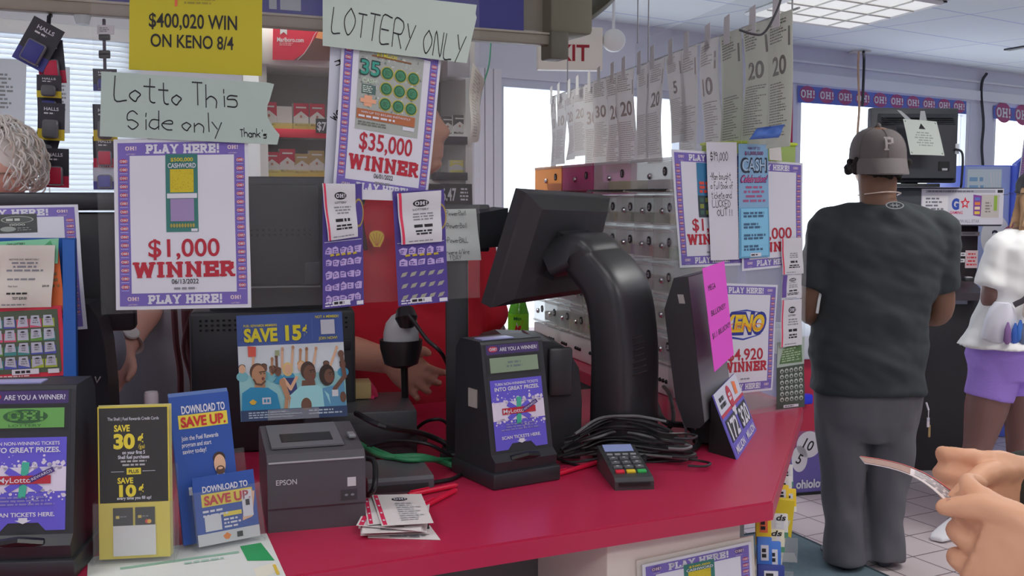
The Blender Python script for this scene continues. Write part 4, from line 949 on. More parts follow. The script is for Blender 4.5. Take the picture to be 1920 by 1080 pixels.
m = MB(); m.tube([p(760, 584, 2.235), p(762, 596, 2.222), p(763, 612, 2.225)], [.02, .024, .016], M((30, 30, 32), .3), 14); m.build('scan_window', t)
m = MB(); m.tube(bez([p(765, 590, 2.2), p(778, 606, 2.2), p(800, 636, 2.2), p(826, 660, 2.2), p(842, 690, 2.3)], 5), .0042, M((30, 30, 32), .4), 8); m.build('scanner_cord', t)
# boxes behind
t = dev('cash_box', 'flat black box on the counter under the clerk arm', 'box', 572, 868, 12)
m = MB(); m.box((.115, .11, .05), (.23, .22, .1), M((52, 54, 58), .4), .004); m.build('box_body', t)
m = MB(); m.box((.115, -.001, .05), (.2, .004, .05), M((44, 45, 49), .4), .001); m.build('drawer_front', t)
zt = CT + .1
t = dev('wooden_box', 'small tan wooden block on the flat black box', 'box', 634, 750, 12, z=zt + .001)
m = MB(); m.box((.036, .03, .018), (.072, .06, .036), M((190, 166, 116), .6, vary=.1, vscale=30), .002); m.build('block', t)
m = MB(); c = P(692, 722, 2.42); rb = M((196, 40, 90), .5)
for k in range(4): m.tube(bez([PZ(690 + k * 3, 745, zt + .004), c + Vector((.004 * k, 0, .01 - .006 * k)), PZ(700 + k * 2, 742, zt + .004)], 4), .004, rb, 6)
tag(m.build('pink_ribbon', loc=c), 'crumpled pink ribbon behind the tan block', 'ribbon')
t = dev('power_box', 'low grey metal box beside the grey printer', 'box', 690, 931, 16)
m = MB(); m.prism([(0, 0), (0, .024), (.006, .03), (.13, .034), (.135, 0)], 0, .122, M((74, 75, 80), .35), 'x'); m.build('case', t)
m = MB(); m.box((.061, -.001, .012), (.1, .003, .012), M((40, 41, 44), .4)); m.build('front_strip', t)
# cables
CB = M((32, 33, 36), .45); GRN = M((46, 120, 80), .5); GRYC = M((120, 122, 126), .5)
def cable(px, r, mat, label, dz=None):
    n = len(px); pts = [PC(x, y) + Vector((0, 0, (r if dz is None else dz[i]))) if True else None for i, (x, y) in enumerate(px)]
    m = MB(); m.tube(bez(pts, 7), r, mat, 8); tag(m.build('cable', loc=pts[0]), label, 'cable')
def cable3(px, r, mat, label):                     # px: (x, y, height above the counter)
    pts = [PZ(x, y, CT + h) for x, y, h in px]
    m = MB(); m.tube(bez(pts, 7), r, mat, 8); tag(m.build('cable', loc=pts[0]), label, 'cable')
cable3([(668, 775, .112), (720, 800, .11), (790, 812, .045), (850, 840, .01), (872, 870, .008)], .006, CB, 'thick black cable sagging over the flat black box')
cable3([(666, 828, .04), (720, 855, .04), (790, 856, .04), (840, 870, .012), (872, 884, .006)], .006, GRN, 'green cable running from the printer to the ticket checker')
cable3([(690, 838, .04), (750, 860, .04), (800, 862, .035), (850, 862, .012), (868, 862, .008)], .005, GRN, 'second green cable lying just behind the first')
cable3([(690, 838, .045), (740, 826, .045), (800, 832, .04), (845, 855, .01)], .004, CB, 'thin black cable looped above the grey metal box')
cable3([(776, 808, .01), (800, 790, .04), (830, 788, .045), (852, 812, .01)], .004, CB, 'small black cable loop in front of the pole')
cable3([(676, 858, .07), (700, 864, .07), (704, 890, .06), (700, 918, .04), (686, 932, .005)], .005, CB, 'black printer cable curling down at the printer side')
cable3([(790, 915, .004), (812, 905, .005), (848, 898, .004), (872, 884, .004)], .004, CB, 'black cable end on the red counter near the pens')
rnd = random.Random(12)
for k in range(13):
    h = .006 + .0078 * k; x = rnd.uniform(1034, 1075) + k * 2; px = []
    while x < 1318 - k * 3: px.append((x, rnd.uniform(2.125, 2.15) if 1105 < x < 1225 else rnd.uniform(2.09, 2.16))); x += rnd.uniform(22, 62)
    pts = [P(x_, 800, d_) for x_, d_ in px]
    for (x_, d_), p in zip(px, pts): p.z = CT + .005 + .0078 * k * (.35 + .65 * max(0, math.sin(math.pi * (x_ - 1026) / 300)) ** .8) + .004 * math.sin(x_ * .045)
    if k % 3 == 1: e = pts[-1]; pts += [e + Vector((.018, -.022, 0)), e + Vector((.0, -.045, 0)), e + Vector((-.03, -.04, 0))]
    m = MB(); m.tube(bez(pts, 6), rnd.choice((.0022, .0026, .003, .0036)), CB if k % 5 != 2 else M((92, 94, 96)), 7)
    tag(m.build('cable', loc=pts[0]), 'thin cable in the black tangle on the terminal base', 'cable', 'tangled cables')
cable3([(1240, 720, .01), (1256, 742, .05), (1262, 790, .03), (1240, 815, .01)], .005, CB, 'black cable arching beside the curved arm')
cable3([(1228, 752, .05), (1246, 790, .06), (1290, 800, .03), (1310, 830, .01), (1290, 848, .008)], .007, CB, 'thick black cable loop at the foot of the side monitor')
cable3([(1268, 752, .06), (1282, 790, .05), (1286, 818, .02), (1272, 836, .01)], .003, GRYC, 'thin grey cable tied to the tangle by the side monitor')
cable3([(1176, 815, .02), (1196, 838, .012), (1208, 850, .01), (1206, 866, .02)], .006, CB, 'black cord plugged into the back of the card keypad')
# ================================================================== clear shield and the papers on it
SH0 = P(190, 590, 1.665); SH1 = P(900, 590, 1.95); SHD = (SH1 - SH0); SHD.z = 0; SHD.normalize(); SHN = Vector((SHD.y, -SHD.x, 0))
shp = (SH0, SHN)
t = thing('counter_shield', 'clear plastic shield hanging over the counter with papers taped to it', 'shield', SH0)
zt = 2.1 - SH0.z; a = Vector(); L_ = SHD * (SH1 - SH0).dot(SHD)
m = MB(); n_ = SHN * .002
m.add([p - n_ for p in (a, L_, L_ + Vector((0, 0, zt)), a + Vector((0, 0, zt)))] + [p + n_ * .0 for p in (a, L_, L_ + Vector((0, 0, zt)), a + Vector((0, 0, zt)))],
      [[3, 2, 1, 0], [4, 5, 6, 7], [0, 1, 5, 4], [1, 2, 6, 5], [2, 3, 7, 6], [3, 0, 4, 7]], clear((.985, .99, .99), .035, .03)); m.build('clear_panel', t)
for k in (.1, .9):
    m = MB(); m.tube([L_ * k + Vector((0, 0, zt)), L_ * k + Vector((0, 0, CEIL - SH0.z))], .002, M((120, 120, 120), .4, .8), 6); m.build('hanging_wire', t)
def on_shield(px, off): return [p + SHN * off for p in quad_px(shp, *px)]
TAPEG = M((156, 172, 166), .7)
def ragged(px, n, amp, seed, art_fn, name, label, off, color=TAPEG, W=330, H=130):
    A = Art(W, H, color); art_fn(A); o = A.place(name, on_shield(px, off), bend=wave(.0015, .001)); return tag(o, label, 'note')
def torn_sheet(px, W, H, edge, paper, fn, name, label, off, cat='note'):
    """sheet with a torn right edge: edge is a list of (x, y) from bottom right to top right"""
    A = Art(W, H, paper); fn(A); q = on_shield(px, off); mb = MB()
    A.add_to(mb, *q, base=False)
    bl, br, tr, tl = q
    def mp(a, b, o): u, v = a / W, b / H; return bl * (1 - u) * (1 - v) + br * u * (1 - v) + tr * u * v + tl * (1 - u) * v + SHN * o
    pts = [(0, 0)] + edge + [(0, H)]; n = len(pts)
    vs = [mp(a, b, 0) for a, b in pts] + [mp(a, b, -.0008) for a, b in pts]
    mb.add(vs, [list(range(n)), [n + k for k in range(n)][::-1]] + [[k, n + k, n + (k + 1) % n, (k + 1) % n] for k in range(n)], paper)
    c = sum(q, Vector()) / 4; return tag(mb.build(name, loc=c), label, cat)
def fn(A):
    A.text('Lotto This', 22, 87, 40, INK, w=232, font='hand', align='l', th=.42, seed=2, lv=1); A.text('Side only', 46, 34, 34, INK, w=176, font='hand', align='l', th=.42, seed=3, lv=1); A.text("Thank's", 256, 20, 15, INK, w=52, font='hand', align='l', th=.9, seed=4, lv=1)
torn_sheet([(186, 256), (519, 272), (512, 157), (189, 135)], 330, 120, [(328, 0), (334, 20), (322, 34), (312, 52), (310, 70), (318, 86), (324, 104), (329, 118), (318, 120)], TAPEG, fn, 'handwritten_sign', 'torn grey green sign handwritten Lotto This Side only', .0105)
def fn(A):
    A.text('$400,020 WIN', 118, 96, 27, INK, w=166, bold=.5, lv=1); A.text('ON KENO 8/4', 116, 58, 25, INK, w=156, bold=.5, lv=1); A.lines(90, 160, 126, 160, 5, M((130, 120, 40)), center=True, lv=1); A.rect(82, 122, 87, 165, M((190, 90, 60)), 1)
A = Art(250, 180, M((168, 158, 36), .7)); fn(A); tag(A.place('yellow_sign', on_shield([(241, 131), (490, 143), (491, -42), (243, -48)], .0042), bend=wave(.001, .001)), 'yellow sign announcing a keno win at the top of the shield', 'sign')
A = poster_art('$1,000', '06/13/2022', art_cashword(), ax=(.37, .455, .61, .91), amtw=.53, winw=.76, amt_y=.365, win_y=.235)
tag(A.place('winner_poster', on_shield([(217, 581), (470, 576), (463, 258), (212, 262)], .005), bend=wave(.0012, .0015)), 'purple bordered one thousand dollar winner poster hanging on the shield', 'poster')
# tall white sheet behind the tilted poster, then the tilted poster and the LOTTERY ONLY tape
WSH = M((178, 182, 194), .8)
A = Art(220, 420, WSH); A.text('n', 22, 305, 20, INK, w=12, font='hand', th=1.1, rot=-1.2, seed=5, lv=1); A.text('wor', 20, 196, 24, INK, w=40, font='hand', th=.8, rot=.9, seed=6, lv=1)
tag(A.place('white_sheet', on_shield([(606, 372), (795, 378), (808, 28), (622, 18)], .0015)), 'tall white sheet behind the tilted winner poster', 'paper')
A = poster_art('$35,000', '06/01/2022', art_thirtyfive(), ax=(.17, .405, .82, .905), amtw=.55, winw=.74, amt_y=.342, win_y=.207)
tag(A.place('winner_poster', on_shield([(621, 362), (796, 384), (827, 92), (641, 49)], .0085), bend=wave(.003, .002, .5, .8)), 'tilted thirty five thousand dollar winner poster on the shield', 'poster')
def fn(A): A.text('LOTTERY ONLY', 16, 52, 46, INK, w=252, font='hand', align='l', th=.36, seed=9, rot=-.1, lv=1)
torn_sheet([(600, 88), (878, 126), (888, 12), (600, -20)], 285, 108, [(274, 4), (280, 50), (286, 86), (283, 92), (284, 108)], M((168, 182, 174), .6), fn, 'handwritten_sign', 'grey green sign handwritten Lottery Only above the tilted poster', .0165)
# scratch tickets with receipts
def art_receipt(seed, strip=True, oh=True):
    A = Art(68, 100, M((190, 190, 196), .8))
    if strip: A.rect(2, 0, 6, 100, M((196, 50, 80)), 1)
    if oh: A.ell(36, 78, 13, 7, INK, 1); A.text('OH!', 36, 78, 7, PAPER, w=20, font='slab', lv=2); A.text('LOTTERY', 36, 66, 4, INK, w=26, bold=.3, lv=1)
    A.lines(20, 58, 44, 60, 3, GREYINK, seed=seed, center=True, lv=1); A.lines(20, 56, 30, 38, 1, INK, seed=seed, center=True, lv=1, h=.7); A.lines(18, 58, 16, 27, 2, INK, seed=seed + 3, center=True, lv=1, h=.6); A.lines(12, 60, 3, 7, 1, GREYINK, seed=seed, lv=1)
    return A
def art_scratch(kind):
    navy = M((70, 58, 128), .5); A = Art(100, 220, navy); rnd = random.Random(kind); lil = M((168, 150, 196), .7)
    A.rect(4, 120, 96, 121, PAPER, 1); A.ell(90, 168, 13, 26, M((150, 130, 70)), 1); A.ell(90, 168, 10, 22, navy, 2)
    rows = [(104, True)] + [(82 - 22 * k, kind == 1 or k == 0) for k in range(4)]
    for y, scr in rows:
        for k in range(5):
            x = 14 + k * 18
            if scr: A.poly([(x + rnd.uniform(-9, -5), y + rnd.uniform(-8, -4)), (x + rnd.uniform(5, 9), y + rnd.uniform(-8, -4)), (x + rnd.uniform(6, 10), y + rnd.uniform(2, 7)), (x, y + rnd.uniform(5, 9)), (x + rnd.uniform(-9, -6), y + rnd.uniform(2, 6))], lil, 1); A.lines(x - 5, x + 5, y - 4, y + 4, 2, navy, lv=2, seed=k)
            else: A.poly([(x - 7, y - 5), (x + 3, y - 3), (x + 8, y + 5), (x - 3, y + 3)], M((140, 140, 128)), 1)
    for k in range(5): A.poly([(18 + k * 14, 94), (28 + k * 14, 95), (26 + k * 14, 99), (18 + k * 14, 98)], M((170, 150, 50)), 3)
    A.lines(6, 94, 2, 12, 2, PAPER, lv=1); A.rect(24, 4, 66, 13, PAPER, 2); A.lines(27, 62, 5, 12, 1, INK, lv=3, h=.7); A.rect(82, 2, 98, 9, PAPER, 2); return A
SHB = .0165
tag(art_scratch(1).place('scratch_ticket', on_shield([(600, 578), (677, 570), (673, 344), (600, 352)], .0165)), 'purple scratch ticket with all rows scratched under a receipt', 'ticket')
tag(art_receipt(2).place('receipt', on_shield([(609, 451), (664, 443), (658, 345), (597, 344)], .0215), bend=wave(.001, .002)), 'lottery receipt on the fully scratched purple ticket', 'receipt')
tag(art_scratch(2).place('scratch_ticket', on_shield([(741, 573), (834, 564), (826, 355), (730, 359)], SHB)), 'purple scratch ticket with unscratched rows beside the pole', 'ticket')
tag(art_receipt(5).place('receipt', on_shield([(745, 458), (820, 452), (818, 357), (736, 363)], SHB + .005), bend=wave(.001, .002)), 'lottery receipt on the part scratched purple ticket', 'receipt')
A = Art(60, 20, M((190, 192, 200), .8)); tag(A.place('paper_slip', on_shield([(672, 374), (732, 376), (732, 356), (672, 356)], .0145)), 'small blank white slip between the two receipts', 'paper')

# ------------------------------------------------------------------ left end of the counter
q = [P(-64, 632, 1.93), P(188, 609, 1.965), P(169, 382, 2.02), P(-76, 387, 1.985)]
q = [p - Vector((0, .06, 0)) for p in q]
A = poster_art(None, None, art_grey(), word=None, ax=(.4, .78, .69, .93)); A.text('WINNER', 108, 118, 24, M((70, 110, 116)), w=150, font='slab', lv=4)
A2 = A; tag(A.place('winner_poster', q, bend=wave(.002, .004, .5, .7)), 'partly hidden winner poster on the left terminal', 'poster')
BLUEB = M((24, 76, 150), .4)
bq = [P(-90, 1010, 1.80), P(150, 1000, 1.83), P(142, 446, 1.86), P(-90, 446, 1.83)]
for p in bq[:2]: p.z = CT + .001
t = thing('blue_board', 'upright blue plastic board at the left counter end', 'board', (bq[0] + bq[1]) / 2); o_ = Vector(t.location)
Art(1, 1, BLUEB).place('board_panel', [p - o_ for p in bq], t, thick=.006)
Art(1, 1, M((34, 90, 168), .4)).place('rolled_edge', [p - o_ for p in (P(121, 1000, 1.81), P(146, 998, 1.815), P(140, 450, 1.845), P(117, 448, 1.84))], t, thick=.008)
bn = (bq[1] - bq[0]).cross(bq[3] - bq[0]).normalized(); bpl = (bq[0], bn)
def on_board(px, off): return [p + bn * off for p in quad_px(bpl, *px)]
A = Art(150, 150, M((196, 96, 44), .6)); A.rect(0, 0, 150, 12, M((170, 40, 50)), 1); A.lines(128, 148, 60, 100, 3, M((120, 90, 50)), lv=1)
tag(A.place('scratch_ticket', on_board([(-30, 600), (125, 590), (113, 466), (-30, 470)], .0105)), 'orange ticket edge behind the receipt on the blue board', 'ticket')
A = Art(150, 60, M((120, 186, 150), .7)); A.text('OH! LOTTERY', 66, 52, 5, INK, w=36, bold=.4, lv=1); A.ell(66, 44, 5, 3, INK, 1); A.poly([(118, 42), (134, 56), (138, 44)], M((70, 150, 100)), 1)
tag(A.place('green_slip', on_board([(-28, 500), (112, 494), (114, 447), (-28, 455)], .0128)), 'pale green lottery slip topmost on the blue board', 'paper')
A = Art(160, 130, M((186, 40, 62), .5)); A.rect(0, 8, 152, 124, M((70, 84, 66)), 1); rnd = random.Random(7)
for r_ in range(4):
    for k in range(6):
        x, y = 14 + k * 24, 104 - r_ * 25; c = rnd.choice((M((60, 130, 130)), M((150, 170, 50)), M((90, 140, 60)), M((70, 80, 160)), M((190, 80, 110)), M((190, 150, 60))))
        A.rect(x - 11, y - 12, x + 11, y + 4, c, 2); A.poly([(x - 10, y - 8 + rnd.uniform(-3, 3)), (x + 10, y - 8 + rnd.uniform(-3, 3)), (x + rnd.uniform(6, 10), y + 10), (x + rnd.uniform(-10, -6), y + 10)], M((166, 172, 186)), 3); A.lines(x - 6, x + 6, y - 5, y + 7, 3, GREYINK, lv=4, seed=k + r_ * 6, center=True); A.rect(x - 3, y + 4, x + 3, y + 7, INK, 4)
A.rect(64, 6, 112, 16, PAPER, 5); A.lines(70, 108, 8, 14, 1, INK, lv=6, h=.8); A.rect(128, 6, 148, 14, PAPER, 5); A.lines(40, 120, 1, 6, 1, M((220, 190, 190)), lv=2)
tag(A.place('scratch_ticket', on_board([(-40, 712), (129, 702), (119, 572), (-40, 580)], .0135)), 'colourful scratched ticket with a red edge on the blue board', 'ticket')
A = Art(110, 145, M((192, 190, 182), .8)); A.rect(0, 40, 5, 122, M((196, 40, 80)), 1); A.text('NOT FOR SALE - REPORT ONLY', 52, 112, 4, INK, w=56, lv=1); A.lines(18, 88, 82, 108, 3, GREYINK, center=True, lv=1); A.lines(20, 100, 62, 70, 1, GREYINK, lv=1); A.text('Net Sum', 32, 50, 4.5, INK, w=18, lv=1); A.text('$30.00', 96, 50, 4.5, INK, w=14, bold=.8, lv=1); A.lines(20, 80, 30, 36, 1, INK, lv=1, h=.7); A.text('TOT $30.00', 46, 22, 6, INK, w=28, bold=.6, lv=1); A.lines(10, 80, 4, 10, 1, GREYINK, lv=1)
tag(A.place('receipt', on_board([(0, 577), (101, 575), (109, 460), (1, 460)], .0165), bend=wave(.002, .002)), 'long cream receipt pinned over the tickets on the blue board', 'receipt')

# ------------------------------------------------------------------ brochure holders
acr = clear((.97, .975, .975), .05, .08)
def holder(px, py, yaw, W, H, D, lean, label):
    t = dev('brochure_holder', label, 'brochure holder', px, py, yaw); s = math.tan(lean)
    m = MB(); m.box((W / 2, D / 2, .003), (W, D, .006), acr); m.build('base', t)
    m = MB(); A = Art(W, H, acr); A.add_to(m, (0, 0, .004), (W, 0, .004), (W, s * H, H), (0, s * H, H), thick=.0025); m.build('front_lip', t)
    for x in (0, W): m = MB(); m.prism([(0, .004), (D, .004), (D + s * H, H), (s * H, H)], x - .001, x + .001, acr, 'x'); m.build('side_wall', t)
    HB2 = H * 1.5; m = MB(); A = Art(W, HB2, acr); A.add_to(m, (0, D, .004), (W, D, .004), (W, D + s * HB2, HB2), (0, D + s * HB2, HB2), thick=.0025); m.build('back_wall', t)
    return t
def brochure(t, art, x0, x1, y, z0, h, lean, label, group=None, dx=0):
    s = math.tan(lean); Mt = Matrix.Translation(t.location) @ Matrix.Rotation(t.rotation_euler.z, 4, 'Z')
    q = [Mt @ Vector(p) for p in ((x0, y + s * z0, z0), (x1, y + s * z0, z0), (x1 + dx, y + s * (z0 + h), z0 + h), (x0 + dx, y + s * (z0 + h), z0 + h))]
    return tag(art.place('brochure', q, thick=.0025), label, 'brochure', group)
A = Art(100, 212, M((196, 180, 70), .5)); BKB = M((46, 47, 46), .5); YE = M((206, 190, 60), .5)
A.rect(2, 78, 98, 210, BKB, 1); A.text('The Shell | Fuel Rewards Credit Cards', 50, 195, 4.5, PAPER, w=72, lv=2, bold=.2); A.text('SAVE', 34, 182, 9, YE, w=22, bold=1.2, lv=2); A.text('30', 37, 164, 20, YE, w=30, bold=1.6, lv=2); A.text('¢', 60, 168, 15, YE, w=8, bold=1, lv=2); A.text('/gal', 61, 156, 6, YE, w=9, lv=2)
A.text('on your first 5', 50, 148, 5, PAPER, w=32, bold=.6, lv=2); A.text('Shell fuel purchases', 50, 141.5, 5, PAPER, w=44, bold=.6, lv=2); A.lines(24, 76, 128, 138, 2, M((160, 160, 160)), center=True)
A.rect(18, 121, 36, 121.6, PAPER, 2); A.rect(62, 121, 80, 121.6, PAPER, 2); A.rect(40, 117, 60, 126, YE, 2); A.text('PLUS', 50, 121.5, 5, BKB, w=14, bold=.6, lv=3)
A.text('SAVE', 38, 109, 8, YE, w=22, bold=1.2, lv=2); A.text('10', 41, 95, 16, YE, w=24, bold=1.6, lv=2); A.text('¢', 60, 98, 13, YE, w=7, bold=1, lv=2); A.text('every time you fill up!', 50, 84.5, 4.5, PAPER, w=48, bold=.6, lv=2); 
for k in range(2): x = 20 + k * 31; A.rect(x, 46, x + 28, 71, BKB, 2); A.rect(x + 4, 56, x + 9, 60, M((190, 170, 80)), 3); A.lines(x + 10, x + 24, 57, 60, 1, GREYINK, lv=3)
A.ell(68, 51, 3, 3, M((200, 60, 50)), 3, 12); A.ell(71, 51, 3, 3, M((220, 160, 60)), 4, 12); A.rect(20, 4, 80, 46, M((196, 196, 196), .7), 3)
L1 = math.radians(5)
t = holder(176, 1064, 9, .114, .092, .042, L1, 'clear holder of black and yellow savings brochures')
brochure(t, A, .006, .107, .008, .008, .224, L1, 'frontmost black and yellow savings brochure in the clear holder')
B_ = Art(100, 212, M((196, 190, 130), .6))
for k, lab in enumerate(('yellow edged brochure second in the clear holder', 'yellow edged brochure third in the clear holder')): brochure(t, B_, .007 - .002 * k, .108 + .001 * k, .014 + .006 * k, .008, .2235 + .0005 * k, L1, lab)
WBL = M((44, 78, 152), .4); REDT = M((176, 40, 48), .5); YBX = M((206, 188, 66), .5)
def art_save(short):
    H = 112 if short else 222; A = Art(106, H, WBL); T = H
    A.text('DOWNLOAD TO', 58 if not short else 54, T - 21, 12 if not short else 10, PAPER, w=78, bold=1, lv=2); A.rect(12, T - 50, 100, T - 29, YBX, 1); A.text('SAVE UP.', 56, T - 39.5, 15, REDT, w=80, bold=1.2, lv=3)
    if short:
        A.lines(12, 62, T - 68, T - 54, 2, PAPER); A.rect(14, 22, 42, 48, M((192, 194, 200)), 2); A.rect(46, 42, 78, 49, YBX, 2); A.lines(46, 80, 22, 40, 3, PAPER)
        A.poly([(78, 30), (96, 34), (104, 76), (86, 78)], SKINS[2], 2); A.poly([(80, 36), (98, 36), (98, 80), (80, 80)], PAPER, 3); A.rect(86, 54, 93, 64, INK, 4)
        A.rect(0, 0, 106, 19, M((186, 188, 192), .5), 2); A.poly([(46, 5), (52, 5), (56, 11), (49, 16), (42, 11)], M((214, 120, 50)), 3); A.rect(66, 5, 76, 14, INK, 3)
    else:
        A.text('Join the Fuel Rewards', 14, T - 64, 7, PAPER, w=66, bold=.5, align='l', lv=2); A.text('program and start', 14, T - 74, 7, PAPER, w=52, bold=.5, align='l', lv=2); A.text('saving today!', 14, T - 84, 7, PAPER, w=42, bold=.5, align='l', lv=2)
        A.poly([(50, 70), (52, 88), (66, 96), (88, 96), (98, 88), (100, 70)], M((40, 42, 50)), 2); A.poly([(70, 98), (84, 98), (77, 76)], PAPER, 3); A.poly([(75, 94), (79, 94), (80, 76), (74, 76)], INK, 4); A.ell(77, 112, 10.5, 15, SKINS[2], 4); A.ell(77, 122, 11, 9, M((60, 44, 38)), 3); A.ell(77, 103, 8, 7, M((90, 66, 56)), 5); A.ell(77, 106, 4.5, 2, SKINS[2], 6)
        A.rect(18, 72, 30, 84, PAPER, 2)
    return A
L2 = math.radians(13)
t = holder(372, 1040, 36, .108, .09, .05, L2, 'clear holder of blue savings brochures in front of the printer')
A = Art(106, 112, WBL); A = art_save(True); brochure(t, A, .004, .103, .007, .008, .102, L2, 'short blue brochure in the front pocket of the holder')
brochure(t, art_save(False), -.012, .083, .028, .008, .222, L2, 'tall blue download brochure showing a bearded man')
for k, lab in enumerate(('blue brochure just behind the tall front one', 'rearmost blue brochure of the holder')): brochure(t, Art(1, 1, M((96, 122, 176), .5)), -.01 + .002 * k, .085 + .002 * k, .036 + .007 * k, .008, .225, L2, lab)
# sheet under the holders
A = Art(360, 160, M((196, 200, 198), .7)); A.poly([(300, 84), (352, 74), (340, 132), (296, 130)], M((40, 142, 84), .6), 1); A.poly([(306, 30), (356, 44), (350, 68), (306, 60)], M((206, 204, 190)), 1); A.rect(344, 34, 350, 62, M((200, 170, 60)), 2); A.lines(180, 330, 14, 24, 1, GREYINK); A.rect(60, 110, 290, 116, M((130, 170, 150)), 1); A.lines(180, 290, 96, 106, 1, M((150, 180, 166)))
q = [PC(160, 1160, .001), PC(545, 1100, .001), PC(500, 1000, .001), PC(165, 1045, .001)]
tag(A.place('counter_mat', q, thick=.0008), 'white and green printed sheet lying under the brochure holders', 'paper')
# hand sanitizer behind the first holder
t = dev('sanitizer_bottle', 'clear pump bottle behind the black and yellow brochures', 'bottle', 288, 890, 0)
m = MB(); m.lathe([(.028, 0), (.03, .01), (.03, .1), (.022, .122), (.012, .13)], clear((.9, .93, .95), .3, .1)); m.build('bottle_body', t)
m = MB(); m.lathe([(.0135, .13), (.0135, .16), (.012, .164)], M((196, 194, 200), .4)); m.build('cap', t)

# ------------------------------------------------------------------ slips and pens
slips = [((690, 1008), (826, 1012), (806, 985), (690, 985), 0, 'lowest white slip poking out under the pile of betting slips', 0), ((676, 1004), (806, 1000), (792, 945), (676, 950), 1, 'grey edged slip near the bottom of the slip pile', 0), ((672, 990), (800, 998), (806, 940), (680, 934), 1, 'curled slip in the lower half of the slip pile', 1),
         ((678, 1000), (794, 996), (786, 950), (684, 948), 1, 'slip with scribbled numbers showing at the pile front', 0), ((668, 985), (790, 996), (792, 958), (694, 936), 1, 'slanted slip with a red stripe sticking out at left', 1), ((690, 984), (776, 976), (764, 926), (681, 934), 1, 'red striped slip just under the top one', 1), ((716, 986), (813, 980), (790, 926), (697, 928), 1, 'topmost red striped lottery slip on the pile', 2)]
z = .0012
for k, (bl, br, tr, tl, _, lab, kind) in enumerate(slips):
    A = Art(100, 100, M((200, 196, 196), .8))
    if kind: A.rect(3, 2, 11, 98, M((196, 40, 80)), 1); [A.ell(7, 15 + 23 * j, 2.5, 2.5, PAPER, 2, 8) for j in range(4)]
    if kind == 2: A.ell(52, 82, 16, 6, INK, 1); A.text('OH!', 52, 82, 6, PAPER, w=24, font='slab', lv=2); A.lines(40, 90, 10, 70, 9, M((170, 170, 174)))
    else: A.lines(30, 92, 6, 40, 3, GREYINK)
    tag(A.place('betting_slip', [PC(*p, z) for p in (bl, br, tr, tl)], bend=(lambda u, v: .0), thick=.0006), lab, 'slip'); z += .0034
t = dev('slip_tray', 'thin dark tray among the betting slips', 'tray', 690, 1003, 8, z=CT + .0)
m = MB(); m.box((.05, .028, .0052), (.098, .05, .0016), M((50, 50, 56), .4), .0005); m.build('tray_body', t)
def pen(a, b, label):
    a, b = PC(*a, .006), PC(*b, .006); d = (b - a); n = d.normalized(); t = thing('pen', label, 'pen', (a + b) / 2); o = (a + b) / 2
    RP = M((190, 26, 60), .3)
    m = MB(); m.tube([a - o, b - o - n * .008], .0048, RP, 10); m.build('barrel', t)
    m = MB(); m.tube([b - o - n * .008, b - o], [.0048, .002], M((206, 60, 80), .3), 10); m.build('tip', t)
    m = MB(); m.tube([a - o + n * .004 + Vector((0, 0, .0062)), a - o + n * .045 + Vector((0, 0, .0062))], .0012, RP, 6); m.build('clip', t)
pen((766, 928), (858, 909), 'red pen lying behind the betting slips'); pen((790, 952), (856, 918), 'red pen touching the right edge of the betting slips'); pen((1034, 892), (1122, 866), 'red pen between the ticket checker and the card keypad')
# ================================================================== scratch ticket dispenser wall
BROT = math.atan2(-BD.y, -BD.x)
bin_m = clear((.985, .99, .99), .2, .1, (.92, .92, .92)); bin_c = clear((.98, .985, .99), .45, .2, (.92, .92, .92))
TCOL = [M(c, .7) for c in ((150, 120, 160), (180, 170, 120), (120, 150, 170), (176, 110, 110), (130, 160, 130), (190, 186, 190))]
def bin_parts(t, w, h, dp, num, tint, tcol):
    m = MB(); th = .003
    m.box((w / 2, th / 2, h / 2), (w, th, h), tint); m.box((w / 2, dp / 2, th / 2), (w, dp, th), tint); m.box((w / 2, dp / 2, h - th / 2), (w, dp, th), tint)
    for x in (th / 2, w - th / 2): m.box((x, dp / 2, h / 2), (th, dp, h), tint)
    m.box((w / 2, dp - th / 2, h / 2), (w, th, h), bin_c); m.build('bin_box', t)
    m = MB(); m.box((w * .5, .001, h * .95), (w * .98, .008, .008), bin_c, .002); m.build('front_rim', t)
    m = MB(); m.box((w * .5, -.002, h * .1), (w * .9, .01, .006), bin_c, .002); m.build('pull_lip', t)
    A = Art(1, 1, tint); A.ell(0, 0, .0125, .0125, M((28, 28, 30), .5), 1); A.text(num, 0, 0, .011, PAPER, w=.014 if len(num) > 1 else .008, bold=.6, lv=2)
    m = MB(); bx = w * .8; m.lathe([(.0125, 0), (.0125, .002)], M((28, 28, 30), .5), mtx=Matrix.Translation((bx, -.001, h * .62)) @ Matrix.Rotation(math.pi / 2, 4, 'X'), seg=18)
    vs, fs = sans(num, .6); x0 = (min(v[0] for v in vs) + max(v[0] for v in vs)) / 2
    m.add([(bx + (a - x0) * .0105, -.0036, h * .62 + (b - .5) * .0125) for a, b in vs], fs, PAPER); m.build('number_badge', t)
    m = MB(); m.lathe([(.009, 0), (.009, .005), (.006, .009)], CHROME, mtx=Matrix.Translation((w * .48, -.001, h * .5)) @ Matrix.Rotation(math.pi / 2, 4, 'X'), seg=14); m.build('lock_knob', t)
    if tcol: m = MB(); m.box((w * .5, dp * .55, h * .24), (w * .8, dp * .6, h * .36), tcol, .004); m.build('ticket_pad', t)
CW, RH, DP = .13, .094, .15
Bp = BA - BD * .0
rnd = random.Random(3)
rown = ('top', 'second', 'middle', 'fourth', 'bottom')
